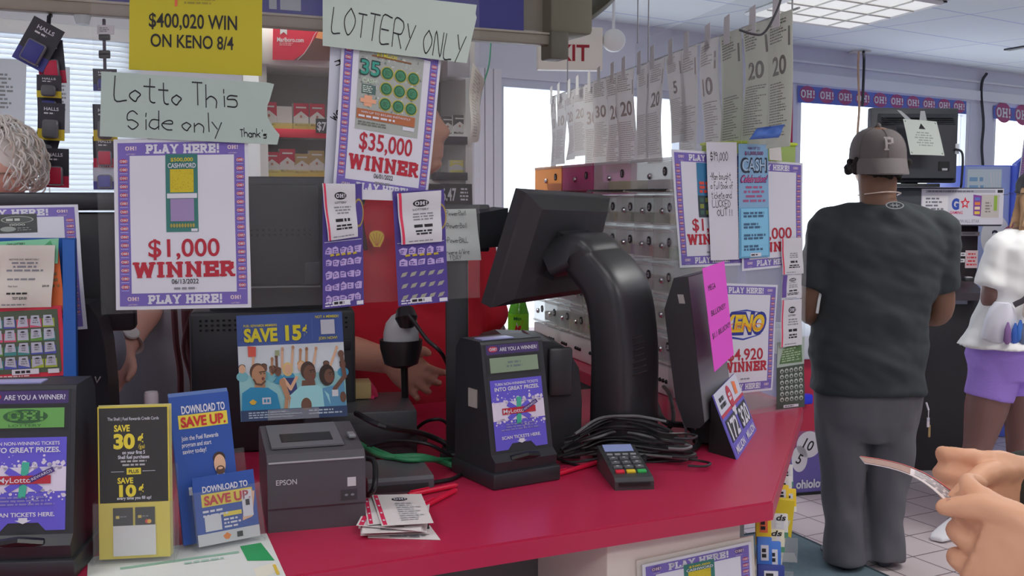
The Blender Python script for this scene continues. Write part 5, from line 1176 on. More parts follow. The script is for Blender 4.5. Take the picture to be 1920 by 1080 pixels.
for c_ in range(9):
    for r_ in range(5):
        num = str(16 + 5 * c_ + r_) if 16 + 5 * c_ + r_ < 100 else '99'
        z = 1.468 + .044 - RH * (r_ + 1)
        p = Bp + BD * (CW * (c_ + 1)); p.z = z
        t = thing('ticket_bin', 'clear ticket bin with badge %s in the %s row of the dispenser wall' % (num, rown[r_]), 'ticket bin', p, BROT, 'clear ticket bins')
        bin_parts(t, CW - .006, RH - .005, DP, num, bin_m, rnd.choice(TCOL))
t = thing('dispenser_base', 'long white base box under the wall of ticket bins', 'base box', Bp + BD * (CW * 9), BROT)
m = MB(); m.box((CW * 9 / 2, DP / 2, .04), (CW * 9, DP, .078), M((196, 194, 198), .4), .004); m.build('base_body', t)
m = MB()
for k in range(9):
    for j in range(3): m.ball((CW * k + .05 + .02 * j, -.001, .04), .006, INK, 8)
m.build('base_dots', t); t.location.z = CT
# wide upper dispensers
zt = 1.468 + .044 - .004
ups = [(0, 'D', bin_m, TCOL[5], 'wide clear dispenser with badge D on top of the bins'), (1, 'E', bin_m, TCOL[1], 'wide clear dispenser with badge E on top of the bins')]
PKT = clear((.96, .5, .8), .45, .15, (.9, .3, .6)); ORT = clear((.98, .75, .5), .4, .15, (.9, .55, .3)); PUT = clear((.85, .6, .95), .4, .15, (.7, .4, .8))
ups += [(2, 'F', PKT, M((206, 50, 120), .6), 'bright pink tinted dispenser on top of the bins'), (3, 'G', ORT, M((206, 120, 80), .6), 'orange tinted dispenser at the far end on top of the bins')]
for k, n_, tint, tc, lab in ups:
    w = .29; p = Bp + BD * (w * (k + 1)); p.z = zt
    t = thing('ticket_dispenser', lab, 'ticket dispenser', p, BROT, 'wide dispensers on the bins')
    bin_parts(t, w - .006, .1, DP, n_, tint, tc)
    m = MB(); m.box((w * .5, -.02, .012), (w * .7, .04, .006), M((40, 38, 40), .4) if k < 2 else M((110, 40, 60), .4), .002); m.build('dispenser_flap', t)
# ------------------------------------------------------------------ hanging strips of scratch tickets
SL, SR_ = Vector((.165, 4.6, 0)), Vector((.645, 2.44, 0)); SDr = (SR_ - SL).normalized(); SLEN = (SR_ - SL).length; SNr = Vector((SDr.y, -SDr.x, 0))
if SNr.x > 0: SNr = -SNr
ZT = 1.92
m = MB(); m.tube([SL + Vector((0, 0, ZT + .004)), SR_ + Vector((0, 0, ZT + .004))], .003, M((150, 152, 156), .4, .6), 6)
t = thing('ticket_line', 'thin wire line carrying the hanging ticket strips', 'wire', SL + Vector((0, 0, ZT)))
mm = MB(); mm.v = [p - SL - Vector((0, 0, ZT)) for p in m.v]; mm.f = m.f; mm.m = m.m; mm.sm = m.sm; mm.mats = m.mats; mm.build('line_wire', t)
for k in (.12, .55, .985):
    m = MB(); b = SDr * (SLEN * k) + Vector((0, 0, .004)); m.tube([b, b + Vector((0, 0, CEIL - ZT - .004))], .0022, M((120, 120, 124), .4, .6), 5); m.build('ceiling_wire', t)
NS = 16
amts = ['10', '10', '20', '20', '30', '30', '20', '20', '', '20', '5', '', '10', '', '20', '20']
ordw = ['farthest', 'second farthest', 'third farthest', 'fourth farthest', 'fifth farthest', 'sixth farthest', 'seventh farthest', 'eighth farthest', 'eighth nearest', 'seventh nearest', 'sixth nearest', 'fifth nearest', 'fourth nearest', 'third nearest', 'second nearest', 'nearest']
rnd = random.Random(21)
for k in range(NS):
    s = (k + .5) / NS * SLEN; w = .146 * rnd.uniform(.88, 1.06); h = rnd.uniform(.29, .34) if k not in (10,) else .26
    sk = rnd.uniform(-.012, .012) + (.05 if k == 10 else 0); near = k >= 13
    off = SNr * (.004 + .006 * (k % 2))
    b = SL + SDr * s + off; zb = ZT - h + (0.03 if k < 4 else 0)
    q = [b - SDr * (w / 2 - sk) + Vector((0, 0, zb)), b + SDr * (w / 2 + sk) + Vector((0, 0, zb)), b + SDr * (w / 2) + Vector((0, 0, ZT)), b - SDr * (w / 2) + Vector((0, 0, ZT))]
    pap = thin_paper((220, 202, 198), .52, .6) if not near else thin_paper((180, 183, 176), .56, .5)
    A = Art(100, 240, pap); g = M((170, 162, 160), .8) if not near else M((120, 122, 116), .8)
    A.lines(10, 80, 190, 232, 8, g, seed=k, lv=1); A.lines(10, 90, 20, 120, 20, g, seed=k + 40, lv=1, h=.4); A.rect(86, 180, 93, 214, g, 1)
    if amts[k]: A.text(amts[k], 50, 150, 34, g, w=58 if len(amts[k]) > 1 else 26, bold=.8, lv=1)
    if k in (6, 7, 12): A.rect(10, 3, 60, 10, M((110, 104, 104), .8), 1)
    t = thing('ticket_strip', 'pale strip of scratch tickets hanging %s along the wire' % ordw[k], 'ticket strip', b + Vector((0, 0, ZT)), 0, 'hanging ticket strips')
    o_ = Vector(t.location)
    A.place('strip_sheet', [p - o_ for p in q], t, bend=wave(rnd.uniform(.003, .01), rnd.uniform(.002, .008), .5, rnd.uniform(.5, 1.2), rnd.uniform(0, 6)))
    Art(1, 1, M((214, 218, 224), .5)).place('tape_tab', [Vector((0, 0, -.03)) + SDr * -.02 + SNr * .012, Vector((0, 0, -.03)) + SDr * .02 + SNr * .012, Vector((0, 0, .045)) + SDr * .016 + SNr * .012, Vector((0, 0, .04)) + SDr * -.018 + SNr * .012], t)
# large clear sheet hanging in front of the nearest strips
a, b = P(1228, 95, 3.3), P(1490, 8, 2.3); a = SL + SDr * (SLEN * .56) + SNr * .05; b = SR_ + SNr * .05
t = thing('hanging_panel', 'clear plastic panel hanging from wires in front of the nearest tickets', 'panel', (a.x, a.y, 1.62)); v_ = b - a
Art(1, 1, clear((.97, .98, .98), .07, .05)).place('clear_sheet', [Vector(), v_, v_ + Vector((0, 0, .36)), Vector((0, 0, .36))], t, thick=.002)
for k in (.02, .97):
    m = MB(); m.tube([v_ * k + Vector((0, 0, .355)), v_ * k + Vector((0, 0, CEIL - 1.62))], .002, M((110, 110, 114), .4, .6), 5); m.build('hanging_wire', t)
m = MB(); pts = [P(1386, 56, 2.32), P(1412, 64, 2.32), P(1432, 62, 2.32), P(1452, 30, 2.32), P(1466, -10, 2.33), P(1472, -80, 2.33)]
m.tube(bez(pts, 6), .0025, M((40, 42, 48)), 6); tag(m.build('cord', loc=pts[0]), 'loose dark cord curving across the hanging clear panel', 'cord')
q = [P(1404, 262, 2.36), P(1460, 258, 2.36), P(1472, 233, 2.36), P(1420, 240, 2.36)]
tag(Art(1, 1, M((60, 92, 158), .6)).place('tape_piece', q, bend=wave(.004, .003, 1.5, 1)), 'blue tape piece hanging under the clear panel corner', 'tape')

# ------------------------------------------------------------------ clear end panel with winner posters
EA = P(1255, 700, 2.46); EA.z = CT; EB = PC(1506, 762); ED = (EB - EA); ED.z = 0; EW = ED.length; ED.normalize(); EN = Vector((ED.y, -ED.x, 0))
epl = (EA, EN); ztop = PP(1255, 266, *epl).z
t = thing('end_panel', 'clear plastic end panel on the counter covered in winner posters', 'panel', EA)
Art(1, 1, clear((.96, .97, .97), .1, .06)).place('clear_sheet', [Vector((0, 0, 0)), ED * EW, ED * EW + Vector((0, 0, ztop - CT)), Vector((0, 0, ztop - CT))], t, thick=.004)
def on_end(px, off): return [p + EN * off for p in quad_px(epl, *px)]
def art_blue():
    A = Art(60, 150, M((52, 110, 150), .5)); A.rect(0, 0, 60, 60, M((50, 62, 70), .5), 1); A.text('1', 40, 130, 14, M((196, 60, 50)), w=8, bold=1, lv=2); A.lines(6, 54, 66, 100, 3, M((190, 70, 60)), lv=2, h=.7)
    for r_ in range(3):
        for k in range(3): A.rect(5 + k * 19, 8 + r_ * 17, 18 + k * 19, 20 + r_ * 17, M((120, 130, 60)) if (k + r_) % 2 else M((60, 90, 80)), 2)
    A.text('WIN', 48, 12, 9, M((196, 186, 50)), w=20, bold=1, lv=3); return A
def art_yel():
    A = Art(60, 150, M((184, 168, 120), .6)); A.ell(30, 120, 24, 18, M((206, 110, 50)), 1); A.ell(30, 86, 24, 14, M((210, 160, 50)), 1); A.rect(0, 0, 60, 64, M((50, 60, 70)), 1); A.lines(8, 52, 100, 130, 3, M((230, 200, 60)), lv=2, h=.6)
    for r_ in range(4):
        for k in range(3): A.rect(6 + k * 18, 5 + r_ * 14, 19 + k * 18, 15 + r_ * 14, M((170, 160, 80)), 2)
    return A
A = poster_art('$1,000', None, art_blue(), ax=(.33, .43, .6, .9), amtw=.56, winw=.74, amt_y=.37, win_y=.24)
tag(A.place('winner_poster', on_end([(1273, 502), (1392, 497), (1386, 288), (1257, 280)], .0032), bend=wave(.0006, .0006)), 'winner poster at the left of the end panel beside the ticket bins', 'poster')
A = poster_art('$1,000', None, art_yel(), ax=(.16, .45, .42, .92), amtw=.62, winw=.8, amt_y=.33, win_y=.2)
tag(A.place('winner_poster', on_end([(1387, 508), (1500, 497), (1500, 306), (1384, 298)], .0078), bend=wave(.0006, .0006)), 'winner poster at the right of the end panel under the lime tray', 'poster')
A = Art(60, 220, M((192, 192, 202), .8)); S_ = dict(font='hand', align='l', lv=1)
for s_, y, w, x, h in (('$19,000', 194, 36, 6, 15), ('-Man bought', 157, 42, 5, 13), ('a full Book of', 140, 46, 5, 12), ('tickets and', 122, 42, 6, 12), ('LUCKED', 106, 38, 7, 12), ('OUT!!', 90, 32, 16, 12)): A.text(s_, x, y, h, INK, w=w, seed=y, th=.62, **S_)
tag(A.place('handwritten_note', on_end([(1326, 488), (1379, 486), (1374, 267), (1317, 267)], .012), bend=wave(.0006, .0006)), 'white note handwritten about a lucky man beside a blue ticket', 'note')
A = Art(60, 215, M((92, 150, 184), .5)); A.rect(0, 95, 60, 215, M((120, 158, 190), .5), 1); A.rect(3, 3, 57, 94, M((118, 178, 208), .6), 2); A.text('WIN UP TO', 30, 207, 5, M((90, 40, 100)), w=26, bold=.4); A.text('$1,000,000', 30, 198, 7, M((110, 40, 90)), w=38, bold=.6)
A.text('CASH', 30, 176, 27, M((38, 44, 60)), w=54, bold=1.6, lv=3); A.text('CASH', 30, 176, 22, M((150, 176, 200)), w=48, bold=.4, lv=4); A.text('Celebration!', 30, 150, 15, M((80, 50, 110)), w=54, bold=1.2, lv=3, shear=.3); A.text('Celebration!', 30, 150, 13, M((190, 90, 130)), w=50, bold=.2, lv=4, shear=.3); A.lines(6, 54, 104, 138, 4, M((150, 80, 120)), center=True)
for r_ in range(4): A.lines(8, 52, 76 - r_ * 21, 88 - r_ * 21, 2, M((60, 90, 120)), seed=r_, h=.7)
A.rect(20, 2, 42, 9, PAPER, 4); A.lines(22, 40, 3, 8, 1, INK, lv=5)
tag(A.place('scratch_ticket', on_end([(1378, 484), (1435, 481), (1431, 271), (1376, 270)], .0145), bend=wave(.0005, .0005)), 'tall blue cash celebration ticket next to the handwritten note', 'ticket')
A = poster_art('$4,920', None, None, amtw=.6, winw=.74, amt_y=.36, win_y=.245)
A.text('KENO', 106, 180, 50, M((40, 48, 130)), w=152, bold=3.2, lv=3, shear=.2); A.text('KENO', 106, 180, 42, M((206, 176, 40)), w=138, bold=1.6, lv=4, shear=.2); A.text('KENO', 106, 171, 18, M((206, 130, 40)), w=132, bold=.2, lv=5, shear=.2)
A.poly([(30, 150), (100, 140), (170, 152), (150, 146), (100, 136), (50, 142)], M((40, 60, 150)), 4); A.poly([(60, 208), (110, 214), (180, 204), (112, 210)], M((40, 60, 150)), 4)
tag(A.place('winner_poster', on_end([(1340, 742), (1446, 731), (1456, 534), (1334, 530)], .0032), bend=wave(.0006, .0008)), 'keno winner poster low on the end panel behind the side monitor', 'poster')
rc = lambda s_, st=True, oh=True: art_receipt(s_, st, oh)
A = Art(52, 125, M((60, 70, 62), .5)); A.rect(0, 78, 52, 125, M((150, 164, 156), .6), 1); A.poly([(4, 84), (48, 82), (46, 116), (38, 112), (30, 118), (10, 112)], M((74, 104, 66)), 2); A.lines(8, 46, 86, 112, 6, M((150, 170, 140)), lv=3)
for r_ in range(6):
    for k in range(5): A.ell(9 + k * 9, 70 - r_ * 10.5, 3.6, 4.2, M((160, 168, 160)), 2, 10); A.ell(9 + k * 9, 69 - r_ * 10.5, 2, 2.2, M((60, 66, 60)), 3, 8)
A.rect(12, 2, 40, 7, PAPER, 3); A.lines(14, 38, 3, 6, 1, INK, lv=4)
tag(A.place('scratch_ticket', on_end([(1452, 767), (1505, 762), (1504, 632), (1454, 642)], .0062), bend=wave(.0005, .0008)), 'dark green scratch ticket at the bottom right of the end panel', 'ticket')
tag(rc(11).place('receipt', on_end([(1455, 650), (1495, 645), (1494, 560), (1457, 562)], .015), bend=wave(.0005, .0008)), 'lottery receipt just above the dark green ticket', 'receipt')
A = rc(12, False); A.rect(0, 10, 14, 100, M((92, 70, 140)), 3)
tag(A.place('receipt', on_end([(1458, 562), (1496, 558), (1496, 512), (1461, 516)], .012), bend=wave(.0005, .0005)), 'lottery receipt with a purple strip in the middle of the receipt column', 'receipt')
tag(rc(14, True, False).place('receipt', on_end([(1458, 514), (1497, 512), (1494, 445), (1455, 447)], .0165), bend=wave(.0005, .0008)), 'top receipt of the column at the right edge of the end panel', 'receipt')
tag(Art(1, 1, M((190, 188, 186), .8)).place('paper_slip', on_end([(1432, 300), (1455, 302), (1452, 258), (1430, 256)], .019)), 'small grey slip folded over the top of the end panel', 'paper')
# acrylic cabinet behind the end panel with a lime tray on top
t = thing('acrylic_cabinet', 'clear ticket cabinet standing behind the poster covered panel', 'cabinet', EA + ED * .26 - EN * .03); t.rotation_euler.z = math.atan2(ED.y, ED.x)
hc = P(1470, 308, 2.75).z - CT
m = MB()
for z in (.003, hc * .33, hc * .66, hc - .003): m.box((.105, .09, z), (.21, .16, .005), bin_m)
m.build('shelves', t)
m = MB()
for x in (.0025, .2075): m.box((x, .09, hc / 2), (.005, .16, hc), bin_m)
m.build('sides', t)
t = thing('lime_tray', 'lime green translucent tray on top of the clear cabinet', 'tray', EA + ED * .27 - EN * .04 + Vector((0, 0, hc + .001))); t.rotation_euler.z = math.atan2(ED.y, ED.x)
LIME = clear((.8, .95, .2), .6, .2, (.55, .75, .05)); m = MB()
m.box((.1, .07, .003), (.2, .13, .005), LIME); m.box((.1, .005, .025), (.2, .005, .05), LIME); m.box((.1, .135, .025), (.2, .005, .05), LIME)
for x in (.0025, .1975): m.box((x, .07, .025), (.005, .13, .05), LIME)
m.build('tray_shell', t)
m = MB(); m.tube([(0, 0, .05), (.2, 0, .05), (.2, .14, .05), (0, .14, .05), (0, 0, .05)], .004, M((180, 200, 60), .4), 6); m.build('tray_rim', t)

# ------------------------------------------------------------------ mint rack at the counter's right end
rk0 = P(1452, 1000, 2.02)
t = thing('mint_rack', 'clear stepped rack of mint packs hanging at the right counter end', 'rack', (rk0.x - .0, rk0.y, 0)); t.rotation_euler.z = math.radians(-8)
RO = Vector(t.location); rack = t
tiers = [(1472, 925, 2.30), (1468, 958, 2.24), (1452, 1000, 2.12), (1442, 1062, 2.03), (1434, 1130, 1.97)]
bk_ = MB(); pts = []
for x, y, d in tiers: pts.append(P(x, y, d + .05) - RO)
tA = clear((.96, .97, .97), .12, .1)
m = MB(); m.loft([[p + Vector((-.03, 0, 0)), p + Vector((.028, .01, 0)), p + Vector((.028, .016, 0)), p + Vector((-.03, .006, 0))] for p in pts], M((170, 170, 160), .4)); m.sm = [False] * len(m.f); rt = rotz(math.radians(8))
m.v = [rt @ p for p in m.v]; m.build('back_plate', t)
for x, y, d in tiers[2:]:
    p = rt @ (P(x, y, d) - RO); mm = MB(); mm.box(p + Vector((.008, -.01, -.03)), (.075, .004, .05), tA, .001); mm.box(p + Vector((.008, .016, -.054)), (.075, .05, .003), tA); mm.build('tray', rack)
def mint(px, py, d, w, h, col, band, label, txt=None, yaw=-6, tilt=.25, strip=None):
    c = P(px, py, d); t_ = thing('mint_pack', label, 'mint pack', c, 0, 'mint packs in the counter rack'); t_.rotation_euler = (-tilt, 0, math.radians(yaw))
    m = MB(); m.box((0, .008, 0), (w, .016, h), col, .002); m.build('carton', t_)
    A = Art(100, 140, col); A.rect(0, 0, 100, 34, band, 1); A.rect(24, 52, 76, 110, strip or PAPER, 1); A.lines(30, 70, 60, 100, 2, INK if not txt else col, lv=2, h=.7)
    if txt: A.text(txt, 62, 118, 34, INK, w=54, bold=.8, lv=3, shear=.3)
    m = MB(); A.add_to(m, (-w / 2, -.0003, -h / 2), (w / 2, -.0003, -h / 2), (w / 2, -.0003, h / 2), (-w / 2, -.0003, h / 2), base=False); m.build('print', t_)
YP = M((216, 180, 40), .5); GP = M((76, 130, 104), .5); WP = M((198, 200, 200), .5); BP = M((60, 110, 190), .5); DB = M((40, 56, 130), .5)
mint(1476, 892, 2.36, .026, .05, WP, GP, 'white and green pack at the very top of the mint rack', tilt=.2)
mint(1471, 914, 2.32, .032, .05, WP, M((190, 60, 80)), 'white pack with a red edge, second from the top of the mint rack')
mint(1467, 930, 2.27, .028, .048, YP, WP, 'left one of the yellow pair high on the mint rack'); mint(1480, 938, 2.27, .03, .05, YP, WP, 'right one of the yellow pair high on the mint rack')
mint(1432, 990, 2.08, .03, .07, YP, M((196, 160, 40)), 'yellow and orange pack just under the counter corner', strip=M((214, 100, 60)))
mint(1461, 986, 2.16, .036, .05, WP, GP, 'upper white pack with dark lettering in the mint rack', 'ds'); mint(1452, 1014, 2.1, .04, .045, M((200, 198, 180)), GP, 'lower white pack with dark lettering in the mint rack', 'ds')
mint(1434, 1042, 2.0, .028, .07, BP, M((40, 90, 190)), 'left blue pack at the bottom of the mint rack'); mint(1451, 1050, 2.0, .028, .07, BP, M((40, 90, 190)), 'right blue pack at the bottom of the mint rack'); mint(1446, 1085, 1.96, .05, .05, DB, DB, 'dark blue pack in front of the two light blue ones')
m = MB(); m.prism([(-.022, -.03), (.02, -.05), (.026, .03), (-.02, .036)], 0, .02, M((196, 176, 40), .4), 'y'); o = tag(m.build('yellow_tray'), 'plain yellow box under the pair of yellow mint packs', 'box'); o.location = P(1467, 966, 2.24)

# ------------------------------------------------------------------ small things on the clerk's side
bc = P(905, 620, 4.0)
t = thing('back_counter', 'small white back counter by the door casing', 'counter', (-.32, 4.52, 0), math.radians(26)); m = MB(); m.box((.16, .2, .47), (.32, .4, .94), M((190, 188, 190), .5), .004); m.build('cabinet', t)
def set_on(px, py, z): p = PZ(px, py, z); return p
zB = .941
t = thing('paper_roll', 'white paper towel roll on the small back counter', 'paper roll', Vector((-.163, 4.75, zB))); m = MB(); m.lathe([(.02, 0), (.036, .001), (.036, .175), (.02, .176)], M((206, 204, 210), .8)); m.build('roll', t); m = MB(); m.lathe([(.018, .1765), (.018, .178)], M((140, 110, 80))); m.build('core', t)
t = thing('green_bottle', 'small clear bottle with a green label on the paper roll', 'bottle', Vector((-.165, 4.75, zB + .178))); m = MB(); m.lathe([(.016, 0), (.016, .045), (.008, .06)], M((190, 204, 200), .3)); m.build('bottle_body', t); m = MB(); m.lathe([(.0165, .012), (.0165, .036)], M((40, 130, 90))); m.build('bottle_label', t); m = MB(); m.lathe([(.009, .06), (.009, .075)], WHITE); m.build('cap', t)
t = dev('soda_bottle', 'bright green soda bottle behind the middle ticket checker', 'bottle', 972, 662, 0)
m = MB(); m.lathe([(.03, 0), (.036, .01), (.036, .06), (.034, .08), (.036, .1), (.036, .14), (.025, .18), (.013, .21), (.013, .225)], M((90, 170, 50), .15)); m.build('bottle_body', t)
m = MB(); m.lathe([(.0365, .06), (.0365, .14)], M((126, 206, 40), .4)); m.build('bottle_label', t, label='lime label with a red and white mark')
m = MB(); m.lathe([(.0145, .212), (.0145, .234)], M((60, 150, 60))); m.build('cap', t)
A = Art(60, 70, M((126, 206, 40))); A.poly([(2, 6), (24, 46), (30, 24), (56, 64), (36, 8), (28, 26), (20, 4)], PAPER, 1); A.poly([(6, 8), (22, 38), (29, 16), (48, 52), (35, 14), (27, 28), (20, 8)], M((190, 36, 44)), 2); A.text('Mtn', 26, 58, 10, M((30, 90, 50)), w=30, bold=.8, lv=3)
m = MB(); A.add_to(m, (-.026, -.0368, .062), (.026, -.0368, .062), (.026, -.0368, .138), (-.026, -.0368, .138), base=False, bend=lambda u, v: -.0125 * (2 * u - 1) ** 2); m.build('label_mark', t)
t = dev('soda_can', 'silver and red soda can left of the green bottle', 'can', 931, 676, 0); m = MB(); m.lathe([(.024, 0), (.03, .008), (.03, .108), (.026, .118), (.025, .121)], M((150, 140, 146), .3, .5)); m.build('can_body', t); m = MB(); m.lathe([(.0305, .02), (.0305, .1)], M((150, 120, 128), .35, .3)); m.build('can_print', t)

# ------------------------------------------------------------------ the shop beyond: kiosk, television, play station
KD = 5.72
def kx(px): return (px - 1770) * KD / FPX
def kz(py): return CAMZ - (py - HORIZON) * KD / FPX
kp = P(1770, 700, KD); t = thing('gaming_kiosk', 'black lottery gaming kiosk with a white sign head beside the woman', 'kiosk', (kp.x, kp.y, 0), 0); KB = M((30, 30, 33), .4)
m = MB(); m.box(((kx(1690) + kx(1868)) / 2, .3, kz(560) / 2), (kx(1868) - kx(1690), .5, kz(560)), KB, .01); m.build('lower_cabinet', t)
m = MB(); m.box(((kx(1700) + kx(1850)) / 2, .34, (kz(560) + kz(425)) / 2), (kx(1850) - kx(1700), .36, kz(425) - kz(560)), M((36, 34, 38), .4), .006); m.build('upper_cabinet', t)
m = MB(); m.prism([(-.06, kz(548)), (.17, kz(518)), (.17, kz(556)), (-.06, kz(562))], kx(1700), kx(1832), M((52, 48, 54), .35), 'x'); m.build('control_ledge', t)
m = MB(); m.box(((kx(1662) + kx(1873)) / 2, .2, (kz(352) + kz(424)) / 2), (kx(1873) - kx(1662), .36, kz(352) - kz(424)), M((48, 52, 62), .4), .008); m.build('sign_head', t)
A = Art(154, 62, M((190, 190, 200), .5)); A.rect(8, 55, 138, 60, M((150, 150, 160)), 1); A.lines(12, 134, 55.5, 59.5, 1, M((90, 90, 100)), lv=2); A.rect(2, 14, 50, 50, M((206, 206, 210)), 1); A.lines(8, 44, 18, 48, 5, M((110, 112, 124)), lv=2)
A.text('G', 64, 36, 18, M((40, 70, 160)), w=14, bold=2, lv=2); st = [(82 + (9.5 if k % 2 == 0 else 4.6) * math.sin(math.pi * k / 5), 37 + (11 if k % 2 == 0 else 5) * math.cos(math.pi * k / 5)) for k in range(10)]; A.poly(st, M((200, 40, 60)), 2); A.poly([(82 + (a - 82) * .5, 37 + (b - 37) * .5) for a, b in st], PAPER, 3)
A.text('GAMING', 66, 21, 5, M((190, 40, 90)), w=24, bold=.5, lv=2); A.text('5-772-4646 WWW.ALL-STAR', 70, 6, 6, M((120, 122, 136)), w=80, lv=2)
A.poly([(98, 16), (112, 14), (113, 50), (97, 52)], M((120, 60, 140)), 2)
for j in range(4): A.rect(100, 18 + j * 8, 110, 23 + j * 8, M(((206, 180, 70), (210, 190, 160), (200, 120, 60), (90, 110, 180))[j]), 3)
A.rect(112, 12, 146, 52, M((176, 172, 168)), 1); A.rect(136, 24, 142, 50, M((130, 160, 60)), 3); A.lines(120, 134, 20, 40, 4, M((120, 116, 110)), lv=3); A.rect(142, 55, 152, 60, INK, 2)
m = MB(); A.add_to(m, (kx(1719), .018, kz(421)), (kx(1873), .018, kz(421)), (kx(1873), .018, kz(354)), (kx(1719), .018, kz(354)), thick=.003); m.build('sign_face', t, label='white gaming sign face')
m = MB(); led = M((120, 150, 255), .4, emit=1.6)
for k in range(5): m.ball((kx(1783), .155, kz(442 + k * 5.5)), .009, led, 8); m.ball((kx(1791), .155, kz(443 + k * 5.5)), .006, M((40, 60, 230), .4, emit=1.2), 8)
m.build('blue_lights', t)
def klab(x0, y0, x1, y1, c, nl=2, ink=GREYINK, name='label'):
    A = Art(40, 30, c); A.lines(3, 37, 3, 27, nl, ink, center=True, lv=1); mm = MB(); A.add_to(mm, (kx(x0), .157, kz(y1)), (kx(x1), .157, kz(y1)), (kx(x1), .157, kz(y0)), (kx(x0), .157, kz(y0)), thick=.002); mm.build(name, t)
klab(1810, 436, 1852, 444, M((150, 146, 152)), 1); klab(1826, 472, 1850, 506, M((196, 176, 182)), 4, M((190, 60, 70))); klab(1816, 476, 1826, 483, WHITE, 1); klab(1810, 488, 1825, 495, WHITE, 1); klab(1784, 466, 1796, 490, M((110, 112, 126)), 1)
m = MB(); m.box((kx(1806), -.02, kz(523)), (.05, .05, .02), BLACK, .004); m.box((kx(1807), -.022, kz(519)), (.03, .03, .004), WHITE); m.build('ticket_button', t)
m = MB(); m.box((kx(1800), .045, kz(558)), (.09, .01, .08), M((130, 140, 156), .2)); m.build('window_plate', t)
# television on the kiosk seen from behind
TD = 5.86
c = P(1722, 275, TD); t = thing('television', 'dark television seen from behind on top of the kiosk', 'television', (c.x, c.y, kz(352) + .0), math.radians(4))
def tx(px): return (px - 1722) * TD / FPX
def tz(py): return CAMZ - (py - HORIZON) * TD / FPX - kz(352)
TB = M((64, 66, 72), .45)
m = MB(); m.box((0, .08, (tz(203) + tz(343)) / 2), (tx(1808) - tx(1638), .05, tz(203) - tz(343)), TB, .01); m.build('screen_frame', t)
m = MB(); m.loft([[(tx(1648), .06, tz(338)), (tx(1800), .06, tz(338)), (tx(1800), .06, tz(212)), (tx(1648), .06, tz(212))], [(tx(1668), .0, tz(334)), (tx(1795), .0, tz(334)), (tx(1792), .0, tz(236)), (tx(1680), .0, tz(236))]], M((54, 56, 62), .45)); m.sm = [False] * 6; m.build('rear_housing', t)
m = MB()
for k in range(4): m.box(((tx(1650) + tx(1798)) / 2, .034 + .0, tz(222 + k * 4)), (tx(1796) - tx(1660), .03 + .012 * (k), .003), M((30, 31, 34)))
m.build('vent_ribs', t)
m = MB(); m.box((tx(1772), -.002, tz(312)), (.06, .006, .05), M((20, 20, 22))); m.box((tx(1773), -.005, tz(318)), (.03, .004, .012), M((170, 170, 176))); m.build('socket_recess', t)
m = MB(); m.box((tx(1796), -.002, tz(280)), (.02, .006, .055), M((200, 204, 210))); m.build('port_plate', t)
m = MB(); m.tube(bez([(tx(1790), -.01, tz(280)), (tx(1802), -.03, tz(290)), (tx(1804), -.02, tz(340)), (tx(1806), .0, .004)], 6), .006, BLACK, 6); m.build('power_lead', t)
m = MB(); m.box((0, .1, .012), (.26, .2, .024), M((40, 42, 46)), .004); m.box((0, .1, .03), (.08, .04, .06), M((40, 42, 46))); m.build('stand', t)
q = [P(1707, 290, 5.72), P(1771, 292, 5.72), P(1756, 228, 5.76), P(1693, 223, 5.76)]
A = Art(80, 84, M((196, 204, 196), .7)); 
for a_, b_ in (((4, 4), (76, 4)), ((76, 4), (76, 80)), ((76, 80), (4, 80)), ((4, 80), (4, 4))): A.line([a_, b_], 1.6, M((96, 110, 100)), 1)
A.poly([(32, 62), (40, 76), (48, 62)], INK, 1); A.lines(18, 62, 20, 56, 6, M((150, 158, 150)), center=True, lv=1)
t = thing('framed_notice', 'white bordered notice hanging on the back of the television', 'notice', sum(q, Vector()) / 4); o_ = Vector(t.location)
A.place('notice_sheet', [p - o_ for p in q], t, bend=wave(.004, .003, .5, .5))
for px in (((1724, 226), (1738, 226), (1734, 208), (1726, 208)), ((1700, 226), (1712, 227), (1690, 208), (1682, 206))): Art(1, 1, clear((.9, .92, .95), .5, .2)).place('tape_strip', [P(x, y, 5.77) - o_ for x, y in px], t)
# cords from the ceiling outlet
oc = PZ(1612, 96, CEIL); t = thing('ceiling_outlet', 'small ceiling outlet plate with plugged cords', 'outlet', (oc.x, oc.y, CEIL)); m = MB(); m.box((0, 0, -.006), (.14, .1, .01), M((206, 204, 196), .5)); m.build('plate', t)
m = MB(); m.tube(bez([PZ(1610, 97, CEIL - .02), P(1609, 130, oc.y - .05), P(1611, 200, oc.y - .3), P(1608, 250, oc.y - .5), P(1606, 330, oc.y - .6), P(1640, 352, 5.95)], 6), .009, M((186, 150, 120)), 6); tag(m.build('cord', loc=oc), 'tan cord dropping from the ceiling outlet behind the capped man', 'cord')
m = MB(); m.tube(bez([PZ(1619, 97, CEIL - .02), P(1620, 112, oc.y - .02), P(1619, 150, oc.y - .1), P(1617, 198, oc.y - .28)], 6), .011, BLACK, 6); tag(m.build('cord', loc=oc + Vector((.03, 0, 0))), 'short black cord plugged beside the tan one at the ceiling', 'cord')
